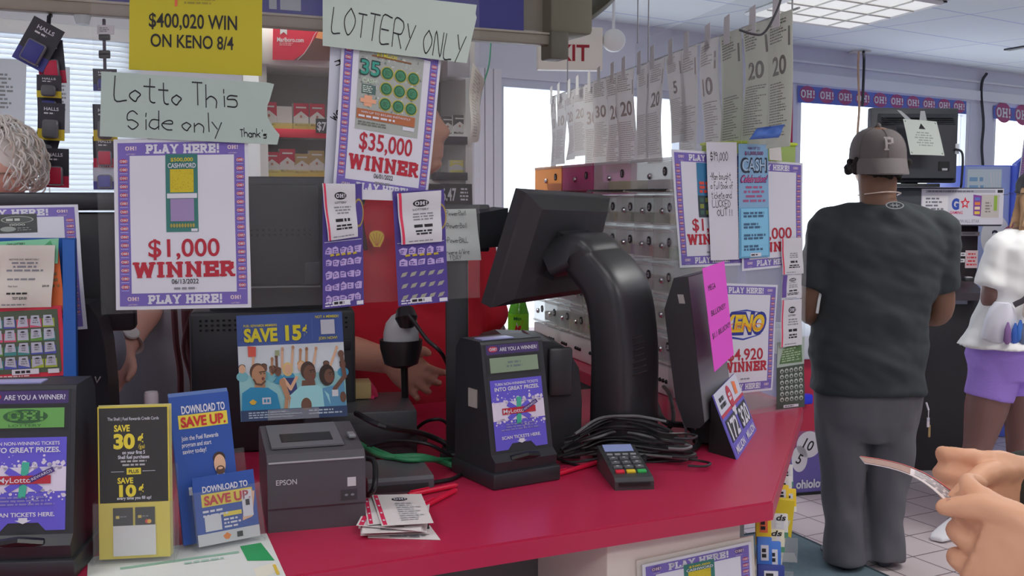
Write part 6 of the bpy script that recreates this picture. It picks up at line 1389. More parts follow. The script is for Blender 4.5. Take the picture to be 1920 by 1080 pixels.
# tall blue lottery machine at the far right
VD = 6.55
vp = P(1890, 700, VD); t = thing('lottery_vending_machine', 'tall lit blue lottery machine behind the kiosk', 'vending machine', (vp.x, vp.y, 0))
def vx(px): return (px - 1890) * VD / FPX
def vz(py): return CAMZ - (py - HORIZON) * VD / FPX
VB = M((92, 112, 214), .4)
m = MB(); m.box(((vx(1800) + vx(2010)) / 2, .35, vz(310) / 2), (vx(2010) - vx(1800), .6, vz(310)), VB, .01); m.build('cabinet', t)
A = Art(86, 180, M((150, 166, 214), .4)); A.rect(4, 120, 70, 176, M((186, 202, 222), .4), 1); A.lines(8, 46, 124, 168, 4, M((120, 160, 196)), lv=2); A.ell(62, 84, 28, 30, M((206, 208, 220), .4), 1, 30); A.text('2', 62, 84, 20, M((30, 40, 60)), w=14, bold=.4, lv=3)
for k in range(4): A.line([(48 + k * 6, 172), (54 + k * 4, 140), (50 + k * 6, 118)], 1.5, M((214, 220, 232)), 3)
m = MB(); A.add_to(m, (vx(1802), .048, vz(560)), (vx(1886), .048, vz(560)), (vx(1886), .048, vz(312)), (vx(1802), .048, vz(312)), thick=.003); m.build('front_sign', t)
m = MB(); m.loft([[(vx(1888), .04, .2), (vx(2008), .04, .2), (vx(2008), .04, vz(262)), (vx(1920), .04, vz(282)), (vx(1888), .04, vz(308))], [(vx(1888), -.02, .2), (vx(2008), -.02, .2), (vx(2008), -.02, vz(262)), (vx(1920), -.02, vz(282)), (vx(1888), -.02, vz(308))]], M((84, 104, 216), .35)); m.sm = [False] * 7; m.build('blue_door', t)
m = MB(); m.box(((vx(1890) + vx(1912)) / 2, -.03, vz(342)), (vx(1912) - vx(1890), .02, .02), M((150, 166, 226))); m.build('latch_bar', t)
q = [P(1908, 346, VD - .04), P(1990, 350, VD - .04), P(1998, 262, VD - .04), P(1920, 258, VD - .04)]; tag(poster_art(None, None, None).place('winner_poster', q), 'winner poster cut off at the right edge on the blue machine', 'poster')
# low lottery play station behind the capped man
PD_ = 5.4
t = thing('play_station', 'low purple lottery play station with white top and printed number balls', 'play station', PZ(1487, 930, 0), math.radians(14)); WL = .56; zt = .70
m = MB(); m.box((WL / 2, .25, zt / 2), (WL, .5, zt), M((100, 92, 160), .4), .006); m.build('cabinet', t)
m = MB(); m.box((WL / 2, .23, zt + .06), (WL + .06, .56, .12), M((190, 194, 206), .4), .008); m.build('white_top', t)
A = Art(560, 700, M((116, 110, 168), .45)); A.rect(0, 330, 560, 700, M((176, 44, 72), .45), 1); A.rect(0, 250, 560, 330, M((140, 80, 120), .45), 1)
for x, y, n_ in ((80, 260, '10'), (-8, 190, '5')): A.ell(max(x, 30), y, 68 if x > 0 else 44, 68, M((200, 198, 206), .4), 2, 30); A.text(n_, max(x, 30), y, 54, INK, w=54 if len(n_) > 1 else 26, rot=-.5, bold=.4, lv=3)
A.text('ohiolottery.com', 14, 60, 44, PAPER, w=340, bold=1.2, align='l', lv=3); A.rect(0, 0, 560, 16, INK, 2)
m = MB(); A.add_to(m, (0, -.002, 0), (WL, -.002, 0), (WL, -.002, zt), (0, -.002, zt), base=False); m.build('front_print', t)
m = MB(); m.box((.02, -.03, .5), (.1, .05, .05), M((50, 60, 220), .3), .01); m.build('blue_bin', t)
# door mat
c = PZ(1470, 995, 0); e1 = Vector((.39, -.92, 0)).normalized() * 1.5; e2 = Vector((-.92, -.39, 0)).normalized() * .75; qs = [c, c + e1, c + e1 + e2, c + e2]
mat_m = M((88, 106, 116), .9, bump=.8, bscale=260, vary=.15, vscale=60)
t = thing('floor_mat', 'grey teal ribbed floor mat beside the counter', 'mat', c)
m = MB(); m.prism([(p.x - c.x, p.y - c.y) for p in qs], .001, .009, mat_m); m.build('mat_body', t)
m = MB(); m.tube([p - c + Vector((0, 0, .008)) for p in qs + qs[:1]], .006, M((60, 72, 80), .8), 6); m.build('mat_edge', t)

q = [P(1680, 353, 5.66), P(1800, 353, 5.66), P(1800, 353, 5.85), P(1680, 353, 5.85)]
for p in q: p.z = kz(352) + .002
tag(Art(1, 1, PAPER).place('loose_paper', q), 'loose white paper lying on the kiosk head under the television', 'paper')
# ================================================================== people
def fuse(m, name, parent, voxel=.008, smooth=4, wrinkle=0.0, wscale=(9, 9, 5), seed=0.0, label=None):
    """melt overlapping shapes into one continuous skin"""
    o = m.build(name, parent)
    r = o.modifiers.new('melt', 'REMESH'); r.mode = 'VOXEL'; r.voxel_size = voxel
    s = o.modifiers.new('soft', 'SMOOTH'); s.iterations = smooth; s.factor = .5
    dg = bpy.context.evaluated_depsgraph_get(); me = bpy.data.meshes.new_from_object(o.evaluated_get(dg))
    o.modifiers.clear(); old = o.data; mats = list(old.materials); o.data = me; bpy.data.meshes.remove(old); me.name = name
    me.materials.clear()
    for q in mats[:1]: me.materials.append(q)
    if wrinkle:
        ns = [v.normal.copy() for v in me.vertices]
        for v, n in zip(me.vertices, ns):
            c = v.co; p = Vector((c.x * wscale[0] + seed, c.y * wscale[1], c.z * wscale[2] + c.x * 4))
            v.co = c + n * wrinkle * (noise.noise(p) + .5 * noise.noise(p * 2.3))
    me.polygons.foreach_set('use_smooth', [True] * len(me.polygons)); me.update()
    if label: o['label'] = label
    return o
def tub(m, pts, rs, mat, seg=14, flat=None, hem=False):
    n = 5; q = bez(pts, n); rr = []
    for i in range(len(q)):
        k = i / n; a = min(int(k), len(rs) - 2); f = k - a; rr.append(rs[a] * (1 - f) + rs[a + 1] * f)
    m.tube(q, rr, mat, seg, ry=[r * flat for r in rr] if flat else None)
    m.ball(q[0], rr[0] * .98, mat, 12)
    if not hem: m.ball(q[-1], rr[-1] * .98, mat, 12)
def rings(m, rs, mat, yaw=0.0, n=26, grow=0.0, e=.8):
    out = []
    for c, rx, ry in rs:
        c = Vector(c); R = rotz(yaw)
        out.append([c + R @ Vector((math.copysign(abs(math.cos(a)) ** e, math.cos(a)) * (rx + grow), math.copysign(abs(math.sin(a)) ** e, math.sin(a)) * (ry + grow), 0)) for a in [2 * math.pi * k / n for k in range(n)]])
    m.loft(out, mat)
def head(m, c, mat, yaw=0.0, pitch=0.0, s=1.0, ears=True, nose=1.0, n=56):
    """skull with brow, nose, lips and chin, facing -Y before the turn"""
    R = Matrix.Rotation(yaw, 3, 'Z') @ Matrix.Rotation(pitch, 3, 'X'); c = Vector(c); vs = []; fs = []; H = n * 3 // 4
    g = lambda v, mu, sg: math.exp(-((v - mu) / sg) ** 2)
    for j in range(H + 1):
        th = math.pi * j / H
        for k in range(n):
            ph = 2 * math.pi * k / n; d = Vector((math.sin(th) * math.sin(ph), -math.sin(th) * math.cos(ph), math.cos(th)))
            st = max(1e-4, math.sin(th)); fx = fy = 1.0
            if th > math.pi / 2: fx = st ** -.35; fy = st ** (-.62 if d.y < 0 else -.2)
            p = Vector((d.x * .076 * fx, d.y * .096 * fy, d.z * .118))
            if p.z < 0:
                t = -p.z / .118; p.x *= 1 - .34 * t; p.y *= (1 - .08 * t) if p.y < 0 else (1 - .45 * t)
            if p.y < 0:
                f = max(0.0, -d.y / st) * min(1, st * 2)
                p.y -= nose * f * (.022 * g(p.x, 0, .014) * (g(p.z, -.03, .015) + .5 * g(p.z, -.008, .02)) + .006 * g(p.z, -.062, .008) * g(p.x, 0, .025) + .006 * g(p.z, -.078, .008) * g(p.x, 0, .022) + .010 * g(p.z, -.102, .014) * g(p.x, 0, .03) + .006 * g(p.z, .022, .01) * g(abs(p.x), .03, .025))
                p.y += f * (.009 * g(abs(p.x), .031, .014) * g(p.z, .002, .012) + .004 * g(p.z, -.07, .003) * g(p.x, 0, .03) + .005 * g(p.z, -.09, .006))
            vs.append(c + R @ (p * s))
    for j in range(H):
        for k in range(n): fs.append([j * n + k, j * n + (k + 1) % n, (j + 1) * n + (k + 1) % n, (j + 1) * n + k])
    m.add(vs, fs, mat, True)
    if ears:
        for sg in (-1, 1): m.ball(c + R @ (Vector((sg * .076, .008, -.012)) * s), (.012 * s, .022 * s, .032 * s), mat, 10, rot=R)
    return R
def hand_shape(m, W, K, S, mat, curl=.5, size=1.0, thumb=1, spread=.0, flat=False, thumb_to=None):
    """palm from wrist W to knuckles K; S: unit vector across the knuckles to the index side; fingers curl round D x S"""
    W, K = Vector(W), Vector(K); D = (K - W).normalized(); S = (Vector(S) - D * Vector(S).dot(D)).normalized(); N = D.cross(S).normalized()
    L = (K - W).length; r = .0092 * size
    sec = lambda c, w, t: [c + S * w * math.copysign(abs(math.cos(a)) ** .6, math.cos(a)) + N * t * math.copysign(abs(math.sin(a)) ** .7, math.sin(a)) for a in [2 * math.pi * k / 18 for k in range(18)]]
    m.loft([sec(W - D * .02, .029 * size, .021 * size), sec(W, .03 * size, .02 * size), sec(W + D * L * .4, .039 * size, .018 * size), sec(W + D * L * .8, .043 * size, .0155 * size), sec(K + D * .004, .041 * size, .012 * size)], mat)
    for k, (ln, fr) in enumerate(((.072, 1.0), (.08, 1.03), (.074, .97), (.058, .86))):
        b = K + S * (.031 - .0205 * k) * size - D * .004; a = curl * (.8 + .12 * k); p = b; pts = [b]
        for i, q in enumerate((.45, .32, .27)):
            ang = a * (i + .6); d = D * math.cos(ang) + N * math.sin(ang) + S * (spread * (1.5 - k)); p = p + d.normalized() * ln * q * size; pts.append(p)
        tub(m, pts, [r * fr * 1.05, r * fr, r * fr * .92, r * fr * .8], mat, 10)
    b = W + D * L * .25 + S * .024 * size * thumb
    if thumb_to: t1 = Vector(thumb_to); mid = (b + t1) / 2 + S * .012 * thumb
    else: mid = b + (D * .8 + S * .75 * thumb + N * .35).normalized() * .04 * size; t1 = mid + (D * 1 + S * .15 * thumb + N * .5).normalized() * .045 * size
    tub(m, [b, mid, (mid + t1) / 2 + S * .003, t1], [.0165 * size, .0125 * size, .0115 * size, .0085 * size], mat, 10)
def shoe(m, heel, toe, mat, h=.07, w=.045):
    heel, toe = Vector(heel), Vector(toe); d = toe - heel; up = Vector((0, 0, 1))
    m.loft([[heel + d * t + d.cross(up).normalized() * w * k * math.cos(a) + up * (max(0.004, hh * (.5 + .5 * math.sin(a)))) for a in [2 * math.pi * j / 16 for j in range(16)]] for t, k, hh in ((-.02, .6, h * .7), (.08, .85, h * 1.1), (.35, .85, h * 1.05), (.6, 1.0, h * .75), (.85, .95, h * .5), (1.0, .6, h * .35))], mat)

# ------------------------------------------------------------------ man in the cap, seen from behind
def man():
    k = 4.25 / FPX; r0 = P(1640, 700, 4.25); t = thing('person', 'man in a grey baseball cap and dark tee shirt seen from behind', 'person', (r0.x, r0.y, 0))
    X = lambda px: (px - 1640) * k
    Z = lambda py: CAMZ - (py - HORIZON) * k
    SK = M((112, 82, 66), .5, bump=.04, bscale=80); TEE = M((46, 51, 54), .85, bump=.12, bscale=900); PT = M((88, 88, 94), .9, bump=.15, bscale=700); CP_ = M((92, 86, 86), .8, bump=.1, bscale=900)
    torso = [((X(1628), 0, .70), .205, .15), ((X(1626), 0, .85), .212, .158), ((X(1630), .01, 1.0), .215, .155), ((X(1640), .01, 1.15), .225, .15), ((X(1646), 0, 1.28), .24, .135), ((X(1646), -.005, 1.37), .225, .115), ((X(1643), -.01, 1.435), .15, .09), ((X(1638), -.01, 1.475), .085, .072)]
    SHL, SHR = Vector((X(1541), 0, 1.365)), Vector((X(1752), 0, 1.36)); ELL, ELR = Vector((X(1521), .03, 1.05)), Vector((X(1768), .04, 1.04)); WRL, WRR = Vector((X(1560), .26, .98)), Vector((X(1715), .28, .99))
    hipL, hipR = Vector((X(1576), 0, .78)), Vector((X(1678), 0, .78)); knL, knR = Vector((X(1584), .02, .42)), Vector((X(1676), .03, .42)); anL, anR = Vector((X(1588), -.02, .08)), Vector((X(1666), .02, .08))
    m = MB(); hc = Vector((X(1637), .02, Z(300)))
    rings(m, torso[:-1], SK, grow=-.015); m.ball((X(1640), 0, 1.4), (.13, .08, .06), SK)
    tub(m, [(X(1640), -.01, 1.42), (X(1636), 0, 1.5), (X(1637), .015, Z(320))], [.078, .07, .078], SK, 20)
    head(m, hc, SK, yaw=math.pi + .1, s=1.1)
    for sh, el, wr in ((SHL, ELL, WRL), (SHR, ELR, WRR)):
        tub(m, [sh, (sh + el) / 2, el, (el * .6 + wr * .4), wr], [.07, .058, .05, .047, .03], SK)
        hand_shape(m, wr, wr + Vector((0, .075, .01)), (0, 0, 1), SK, .4)
    for h_, kn, an in ((hipL, knL, anL), (hipR, knR, anR)): tub(m, [h_, (h_ + kn) / 2, kn, (kn + an) / 2, an], [.085, .078, .058, .055, .04], SK); m.ball(an - Vector((0, -.05, .04)), (.04, .1, .035), SK)
    fuse(m, 'body', t, .01)
    m = MB(); tub(m, [(X(1612), -.005, 1.44), (X(1575), 0, 1.40), (X(1545), 0, 1.365)], [.05, .07, .083], TEE); tub(m, [(X(1668), -.005, 1.44), (X(1712), 0, 1.40), (X(1748), 0, 1.36)], [.05, .07, .083], TEE); rings(m, [((X(1626), 0, .722), .216, .16), ((X(1627), 0, .78), .212, .158)] + torso[1:], TEE, grow=.012); 
    for sh, el in ((SHL, ELL), (SHR, ELR)):
        e2 = sh + (el - sh) * .72; tub(m, [sh + Vector((-.02 if sh.x > 0 else .02, 0, .01)), sh, (sh + e2) / 2, e2], [.085, .085, .082, .08], TEE, hem=True)
    fuse(m, 'tee_shirt', t, .01, 6, .014, (5, 5, 11), 3.0)
    A = Art(40, 16, TEE); g = M((128, 132, 136), .7); A.ell(20, 8, 19, 7.4, g, 1, 28); A.ell(20, 8, 16.4, 5.6, TEE, 2, 28)
    A.poly([(8, 5.5), (13, 9), (27, 9), (32, 5.5), (27, 7.6), (13, 7.6)], g, 3); A.poly([(8, 10.5), (13, 7), (27, 7), (32, 10.5), (27, 8.4), (13, 8.4)], g, 3); A.rect(15, 4, 17, 12, g, 3); A.rect(23, 4, 25, 12, g, 3)
    mm = MB(); y0 = -.128; x0, x1, za, zb = X(1630), X(1665), Z(392), Z(377)
    A.add_to(mm, (x0, y0 - .006, za), (x1, y0 - .006, za), (x1, y0 + .012, zb), (x0, y0 + .012, zb), base=False); mm.build('shirt_emblem', t)
    m = MB(); rings(m, [((X(1628), 0, .52), .14, .09), ((X(1628), 0, .60), .19, .13), ((X(1628), 0, .70), .206, .148), ((X(1628), 0, .86), .19, .135), ((X(1630), 0, .95), .18, .13)], PT)
    for h_, kn, an in ((hipL, knL, anL), (hipR, knR, anR)): tub(m, [h_, (h_ + kn) / 2, kn, (kn + an) / 2, an + Vector((0, 0, .1)), an + Vector((0, -.01, -.055))], [.112, .108, .094, .082, .08, .088], PT, 18, hem=True)
    fuse(m, 'trousers', t, .01, 3, .016, (6, 6, 4), 8.0)
    for an in (anL, anR): m = MB(); shoe(m, (an.x, an.y - .05, 0), (an.x * 1.03, an.y + .21, 0), M((46, 48, 60), .6), .08, .05); fuse(m, 'shoe', t, .008)
    # hair and cap (worn backwards: brim towards the neck)
    m = MB(); HB_ = M((26, 22, 22), .9); m.ball(hc + Vector((0, -.01, -.015)), (.093, .106, .075), HB_)
    rnd = random.Random(5)
    for s_ in (-1, 1):
        for k_ in range(26): m.ball(hc + Vector((s_ * (.09 + rnd.uniform(-.006, .02)), rnd.uniform(-.06, .05), rnd.uniform(-.045, .0))), rnd.uniform(.011, .018), HB_, 8)
    for k_ in range(30): a = rnd.uniform(-1.2, 1.2); m.ball(hc + Vector((.085 * math.sin(a), -.092 * math.cos(a), rnd.uniform(-.075, -.02))), rnd.uniform(.009, .015), HB_, 8)
    fuse(m, 'hair', t, .006, 2)
    m = MB(); vs = []; fs = []; n, H = 32, 12
    for j in range(H + 1):
        th = (math.pi / 2) * j / H
        for q in range(n):
            a = 2 * math.pi * q / n; vs.append(hc + Vector((.107 * math.sin(th) ** .8 * math.cos(a), .125 * math.sin(th) ** .8 * math.sin(a), .01 + .125 * math.cos(th) ** .75 - .015 * (1 - math.sin(a)) * .5)))
    for j in range(H):
        for q in range(n): fs.append([j * n + q, (j + 1) * n + q, (j + 1) * n + (q + 1) % n, j * n + (q + 1) % n])
    m.add(vs, fs, CP_, True); m.ball(hc + Vector((0, 0, .134)), .011, CP_, 8)
    for q in range(6): a = math.pi / 6 + q * math.pi / 3; m.tube([hc + Vector((.1085 * math.sin(th_) ** .8 * math.cos(a), .1265 * math.sin(th_) ** .8 * math.sin(a), .0 + .0115 + .125 * math.cos(th_) ** .75 - .015 * (1 - math.sin(a)) * .5)) for th_ in [math.pi / 2 * i / 8 for i in range(1, 9)]], .0009, M((82, 77, 77), .8), 5)
    m.build('cap_crown', t)
    m = MB(); br = []
    for j in range(2):
        for i in range(13):
            a = -math.pi / 2 + (i - 6) / 6 * 1.15; e_ = hc + Vector((.1085 * math.cos(a), .1265 * math.sin(a), .002)); o_ = hc + Vector((.112 * math.cos(a), .123 * math.sin(a) - .065 * math.cos((i - 6) / 6 * 1.35), -.05 - .008 * math.cos((i - 6) / 6 * 1.2)))
            br.append((e_ if j == 0 else o_))
    vs = br + [p - Vector((0, 0, .005)) for p in br]; fs = [[i, i + 1, 14 + i, 13 + i] for i in range(12)] + [[26 + i, 39 + i, 40 + i, 27 + i] for i in range(12)] + [[13 + i, 14 + i, 40 + i, 39 + i] for i in range(12)]
    m.add(vs, fs, M((98, 92, 92), .8), True); m.build('cap_brim', t)
    A = Art(20, 28, CP_); lt = M((150, 144, 144), .8); A.rect(2, 0, 7, 28, lt, 1); A.rect(0, 0, 9, 3, lt, 1); A.rect(0, 25, 14, 28, lt, 1); A.rect(7, 12, 14, 15.5, lt, 1); A.rect(14, 14, 19, 26, lt, 1); A.rect(5, 22, 14, 28, lt, 1)
    mm = MB(); c_ = hc + Vector((.0, -.118, .058)); A.add_to(mm, c_ + Vector((-.018, -.0085, -.026)), c_ + Vector((.02, -.0085, -.026)), c_ + Vector((.02, .0045, .026)), c_ + Vector((-.018, .0045, .026)), base=False, lift=.0012, bend=lambda u, v: .0035 * math.sin(math.pi * v)); mm.build('cap_letter', t)
    m = MB(); m.tube(bez([(X(1604), .03, Z(366)), (X(1612), -.06, Z(363)), (X(1640), -.088, Z(360)), (X(1668), -.06, Z(362)), (X(1678), .03, Z(366))], 6), .003, M((196, 180, 170), .3, .6), 6); m.build('neck_chain', t)
    m = MB(); c_ = Vector((X(1735), -.05, Z(768))); m.tube([c_, c_ - Vector((0, 0, .03))], .003, CHROME, 6); m.box(c_ - Vector((0, 0, .05)), (.012, .006, .04), CHROME, .002); m.box(c_ - Vector((-.006, 0, .085)), (.01, .004, .05), M((150, 130, 90), .3, .8), .002); m.tube([c_ + Vector((-.01, 0, .03)), c_], .004, M((200, 196, 206)), 6); m.build('key_ring', t)
    m = MB(); m.tube(bez([(X(1531), -.03, Z(544)), (X(1524), -.055, Z(560)), (X(1520), -.06, Z(585))], 4), .006, M((206, 210, 220), .5), 6, ry=.003); m.build('white_tag', t)
man()

# ------------------------------------------------------------------ woman in purple shorts
def woman():
    d0 = 4.72; k = d0 / FPX; r0 = P(1905, 700, d0); t = thing('person', 'woman in a white top and purple shorts with a crossbody bag', 'person', (r0.x, r0.y, 0))
    X = lambda px: (px - 1905) * k
    Z = lambda py: CAMZ - (py - HORIZON) * k
    SK = M((112, 82, 76), .5, bump=.04, bscale=80); TOP = M((212, 210, 214), .85, bump=.1, bscale=700); SHO = M((150, 122, 206), .75, bump=.5, bscale=130); BL = M((40, 38, 42), .6)
    yw = .5
    torso = [((X(1890), 0, .80), .17, .16), ((X(1900), .0, .92), .175, .16), ((X(1910), 0, 1.05), .16, .14), ((X(1918), 0, 1.18), .175, .14), ((X(1922), 0, 1.28), .17, .115), ((X(1924), 0, 1.36), .1, .08), ((X(1926), 0, 1.40), .055, .055)]
    hc = Vector((X(1938), .02, Z(372))); SHL, SHR = Vector((X(1868), -.03, 1.27)), Vector((X(1990), .08, 1.27)); ELL, ELR = Vector((X(1846), -.04, 1.06)), Vector((X(2010), .1, 1.02)); WRL, WRR = Vector((X(1880), .14, 1.04)), Vector((X(1960), .24, 1.08))
    hipL, hipR = Vector((X(1858), -.03, .72)), Vector((X(1928), .06, .72)); knL, knR = Vector((X(1830), -.04, Z(838))), Vector((X(1936), .07, .42)); anL, anR = Vector((X(1797), -.06, Z(972))), Vector((X(1940), .1, .08))
    m = MB(); rings(m, torso, SK, yw, grow=-.012); tub(m, [(X(1924), 0, 1.34), (X(1930), .01, 1.43), hc], [.055, .05, .055], SK); head(m, hc, SK, yaw=math.pi - .9, s=.96)
    for sh, el, wr in ((SHL, ELL, WRL), (SHR, ELR, WRR)): tub(m, [sh, (sh + el) / 2, el, (el + wr) / 2, wr], [.062, .056, .048, .04, .026], SK); hand_shape(m, wr, wr + (wr - el).normalized() * .08, (0, 0, 1), SK, .5, .92)
    for h_, kn, an in ((hipL, knL, anL), (hipR, knR, anR)): tub(m, [h_, (h_ + kn) / 2, kn, kn * .6 + an * .4, an], [.1, .092, .062, .06, .036], SK, 18); m.ball(an + Vector((-.01, -.02, -.035)), (.045, .1, .03), SK)
    fuse(m, 'body', t, .009)
    m = MB(); rings(m, [((X(1886), -.01, .845), .195, .182)] + torso[1:-1], TOP, yw, grow=.014)
    for sh, el in ((SHL, ELL), (SHR, ELR)): tub(m, [sh + Vector((.03 if sh.x < 0 else -.03, 0, .02)), sh, (sh + el) / 2, sh + (el - sh) * .8], [.075, .08, .082, .088], TOP, hem=True)
    fuse(m, 'white_top', t, .009, 4, .011, (6, 6, 8), 1.0)
    m = MB(); rings(m, [((X(1888), 0, .70), .155, .14), ((X(1890), 0, .8), .178, .17), ((X(1898), 0, .9), .172, .158)], SHO, yw)
    for h_, kn in ((hipL, knL), (hipR, knR)): tub(m, [h_ + Vector((0, 0, .05)), h_, h_ + (kn - h_) * .28, h_ + (kn - h_) * .34], [.115, .112, .106, .104], SHO, 18, hem=True)
    fuse(m, 'purple_shorts', t, .009, 4, .003, (7, 7, 9), 5.0)
    SH = M((206, 206, 222), .5)
    for an, dx in ((anL, -.03), (anR, .02)): m = MB(); shoe(m, (an.x + .05, an.y + .06, 0), (an.x - .12 + dx, an.y - .12, 0), SH, .075, .05); fuse(m, 'white_clog', t, .007)
    m = MB(); HR_ = M((150, 120, 92), .8)
    rnd = random.Random(9)
    for q in range(60):
        a = rnd.uniform(0, 6.28); p0 = hc + Vector((.07 * math.cos(a), .08 * math.sin(a), rnd.uniform(-.02, .07))); tub(m, [p0, p0 + Vector((-.015 + rnd.uniform(-.01, .01), -.03, -.08)), p0 + Vector((-.045 + rnd.uniform(-.03, .03), -.06, -.19))], [.016, .014, .007], HR_, 7)
    m.ball(hc + Vector((0, 0, .02)), (.085, .1, .1), HR_); fuse(m, 'hair', t, .008, 1)
    m = MB(); m.ball(hc + Vector((0, 0, .05)), (.095, .112, .085), BL); f = Vector((-math.sin(.9), -math.cos(.9) * -1, 0)); f = Vector((-.92, -.2, 0)).normalized(); s_ = Vector((-f.y, f.x, 0))
    m.loft([[hc + f * a * .1 + s_ * math.sin(b) * .07 + Vector((0, 0, .025 - .02 * (a - .8) + (.006 if u else 0))) for b in (-1, -.5, 0, .5, 1) for u in (0, 1)] for a in (.75, 1.1, 1.6)], BL); fuse(m, 'dark_cap', t, .006, 2)
    BG = M((196, 196, 206), .5); m = MB(); bc_ = Vector((X(1848), -.13, Z(598))); m.loft([[bc_ + Vector((w * math.cos(a), .05 * math.sin(a), z)) for a in [2 * math.pi * j / 16 for j in range(16)]] for z, w in ((-.085, .06), (-.07, .085), (0, .075), (.06, .05), (.085, .025))], BG); bagp = m.build('crossbody_bag', t)
    m = MB(); m.tube(bez([(X(1930), -.12, Z(445)), (X(1905), -.2, Z(500)), (X(1880), -.2, Z(548)), (X(1862), -.17, Z(565))], 6), .014, M((64, 60, 68), .6), 6, ry=.004); m.build('bag_strap', bagp)
    for q, (x, y, c) in enumerate(((1862, 618, (50, 90, 170)), (1870, 612, (60, 110, 190)), (1876, 618, (90, 100, 130)), (1846, 616, (120, 90, 140)), (1878, 570, (190, 180, 170)))):
        m = MB(); m.loft([[Vector((X(x), -.19 - .004 * q, Z(y))) + Vector((w * math.cos(a), w * .6 * math.sin(a), z)) for a in [2 * math.pi * j / 10 for j in range(10)]] for z, w in ((-.045, .006), (-.03, .018), (.02, .014), (.05, .004))], M(c, .4)); m.build('bag_charm', bagp)
woman()

# ------------------------------------------------------------------ third customer, only a lower leg and a shoe in view
def walker():
    d0 = 5.72; k = d0 / FPX; r0 = P(1930, 700, d0); t = thing('person', 'person beyond the woman showing a bare calf and a grey trainer', 'person', (r0.x + .06, r0.y, 0))
    SK = M((176, 132, 104), .5); SHT = M((120, 60, 84), .8); DK = M((52, 54, 64), .8)
    torso = [((0, 0, .85), .16, .12), ((0, 0, 1.0), .15, .11), ((0, 0, 1.2), .17, .115), ((0, 0, 1.33), .15, .1), ((0, 0, 1.4), .06, .055)]
    m = MB(); rings(m, torso, SK, grow=-.01); tub(m, [(0, 0, 1.38), (0, 0, 1.5)], [.05, .05], SK); hc = Vector((0, .01, 1.57)); head(m, hc, SK, yaw=2.6)
    lg = ((-.1, (-.13, 0, .46), (-.13, .0, .09)), (.08, (.09, .03, .46), (.1, .05, .09)))
    for hx_, kn, an in lg: tub(m, [(hx_, 0, .84), (hx_, 0, .65), kn, (Vector(kn) + Vector(an)) / 2, an], [.085, .08, .055, .052, .034], SK)
    for s_ in (-1, 1): tub(m, [(s_ * .17, 0, 1.3), (s_ * .2, 0, 1.05), (s_ * .17, .14, .95)], [.05, .04, .028], SK); hand_shape(m, (s_ * .17, .14, .95), (s_ * .16, .22, .95), (0, 0, 1), SK, .5, .9)
    fuse(m, 'body', t, .01)
    m = MB(); rings(m, torso[:-1], SHT, grow=.014)
    for s_ in (-1, 1): tub(m, [(s_ * .12, 0, 1.32), (s_ * .18, 0, 1.28), (s_ * .2, 0, 1.12)], [.06, .062, .06], SHT)
    fuse(m, 'shirt', t, .01, 4, .008)
    m = MB(); rings(m, [((0, 0, .74), .15, .11), ((0, 0, .95), .165, .125)], DK)
    for hx_, kn, an in lg: tub(m, [(hx_, 0, .84), (hx_, 0, .6)], [.095, .09], DK)
    fuse(m, 'shorts', t, .01, 4, .006)
    m = MB(); m.ball(hc + Vector((0, .0, .03)), (.086, .104, .1), M((60, 44, 38), .8)); fuse(m, 'hair', t, .01)
    for hx_, kn, an in lg:
        m = MB(); shoe(m, (an[0] + .05, an[1] + .04, 0), (an[0] - .12, an[1] - .1, 0), M((112, 118, 118), .6), .085, .045); fuse(m, 'trainer', t, .008)
walker()

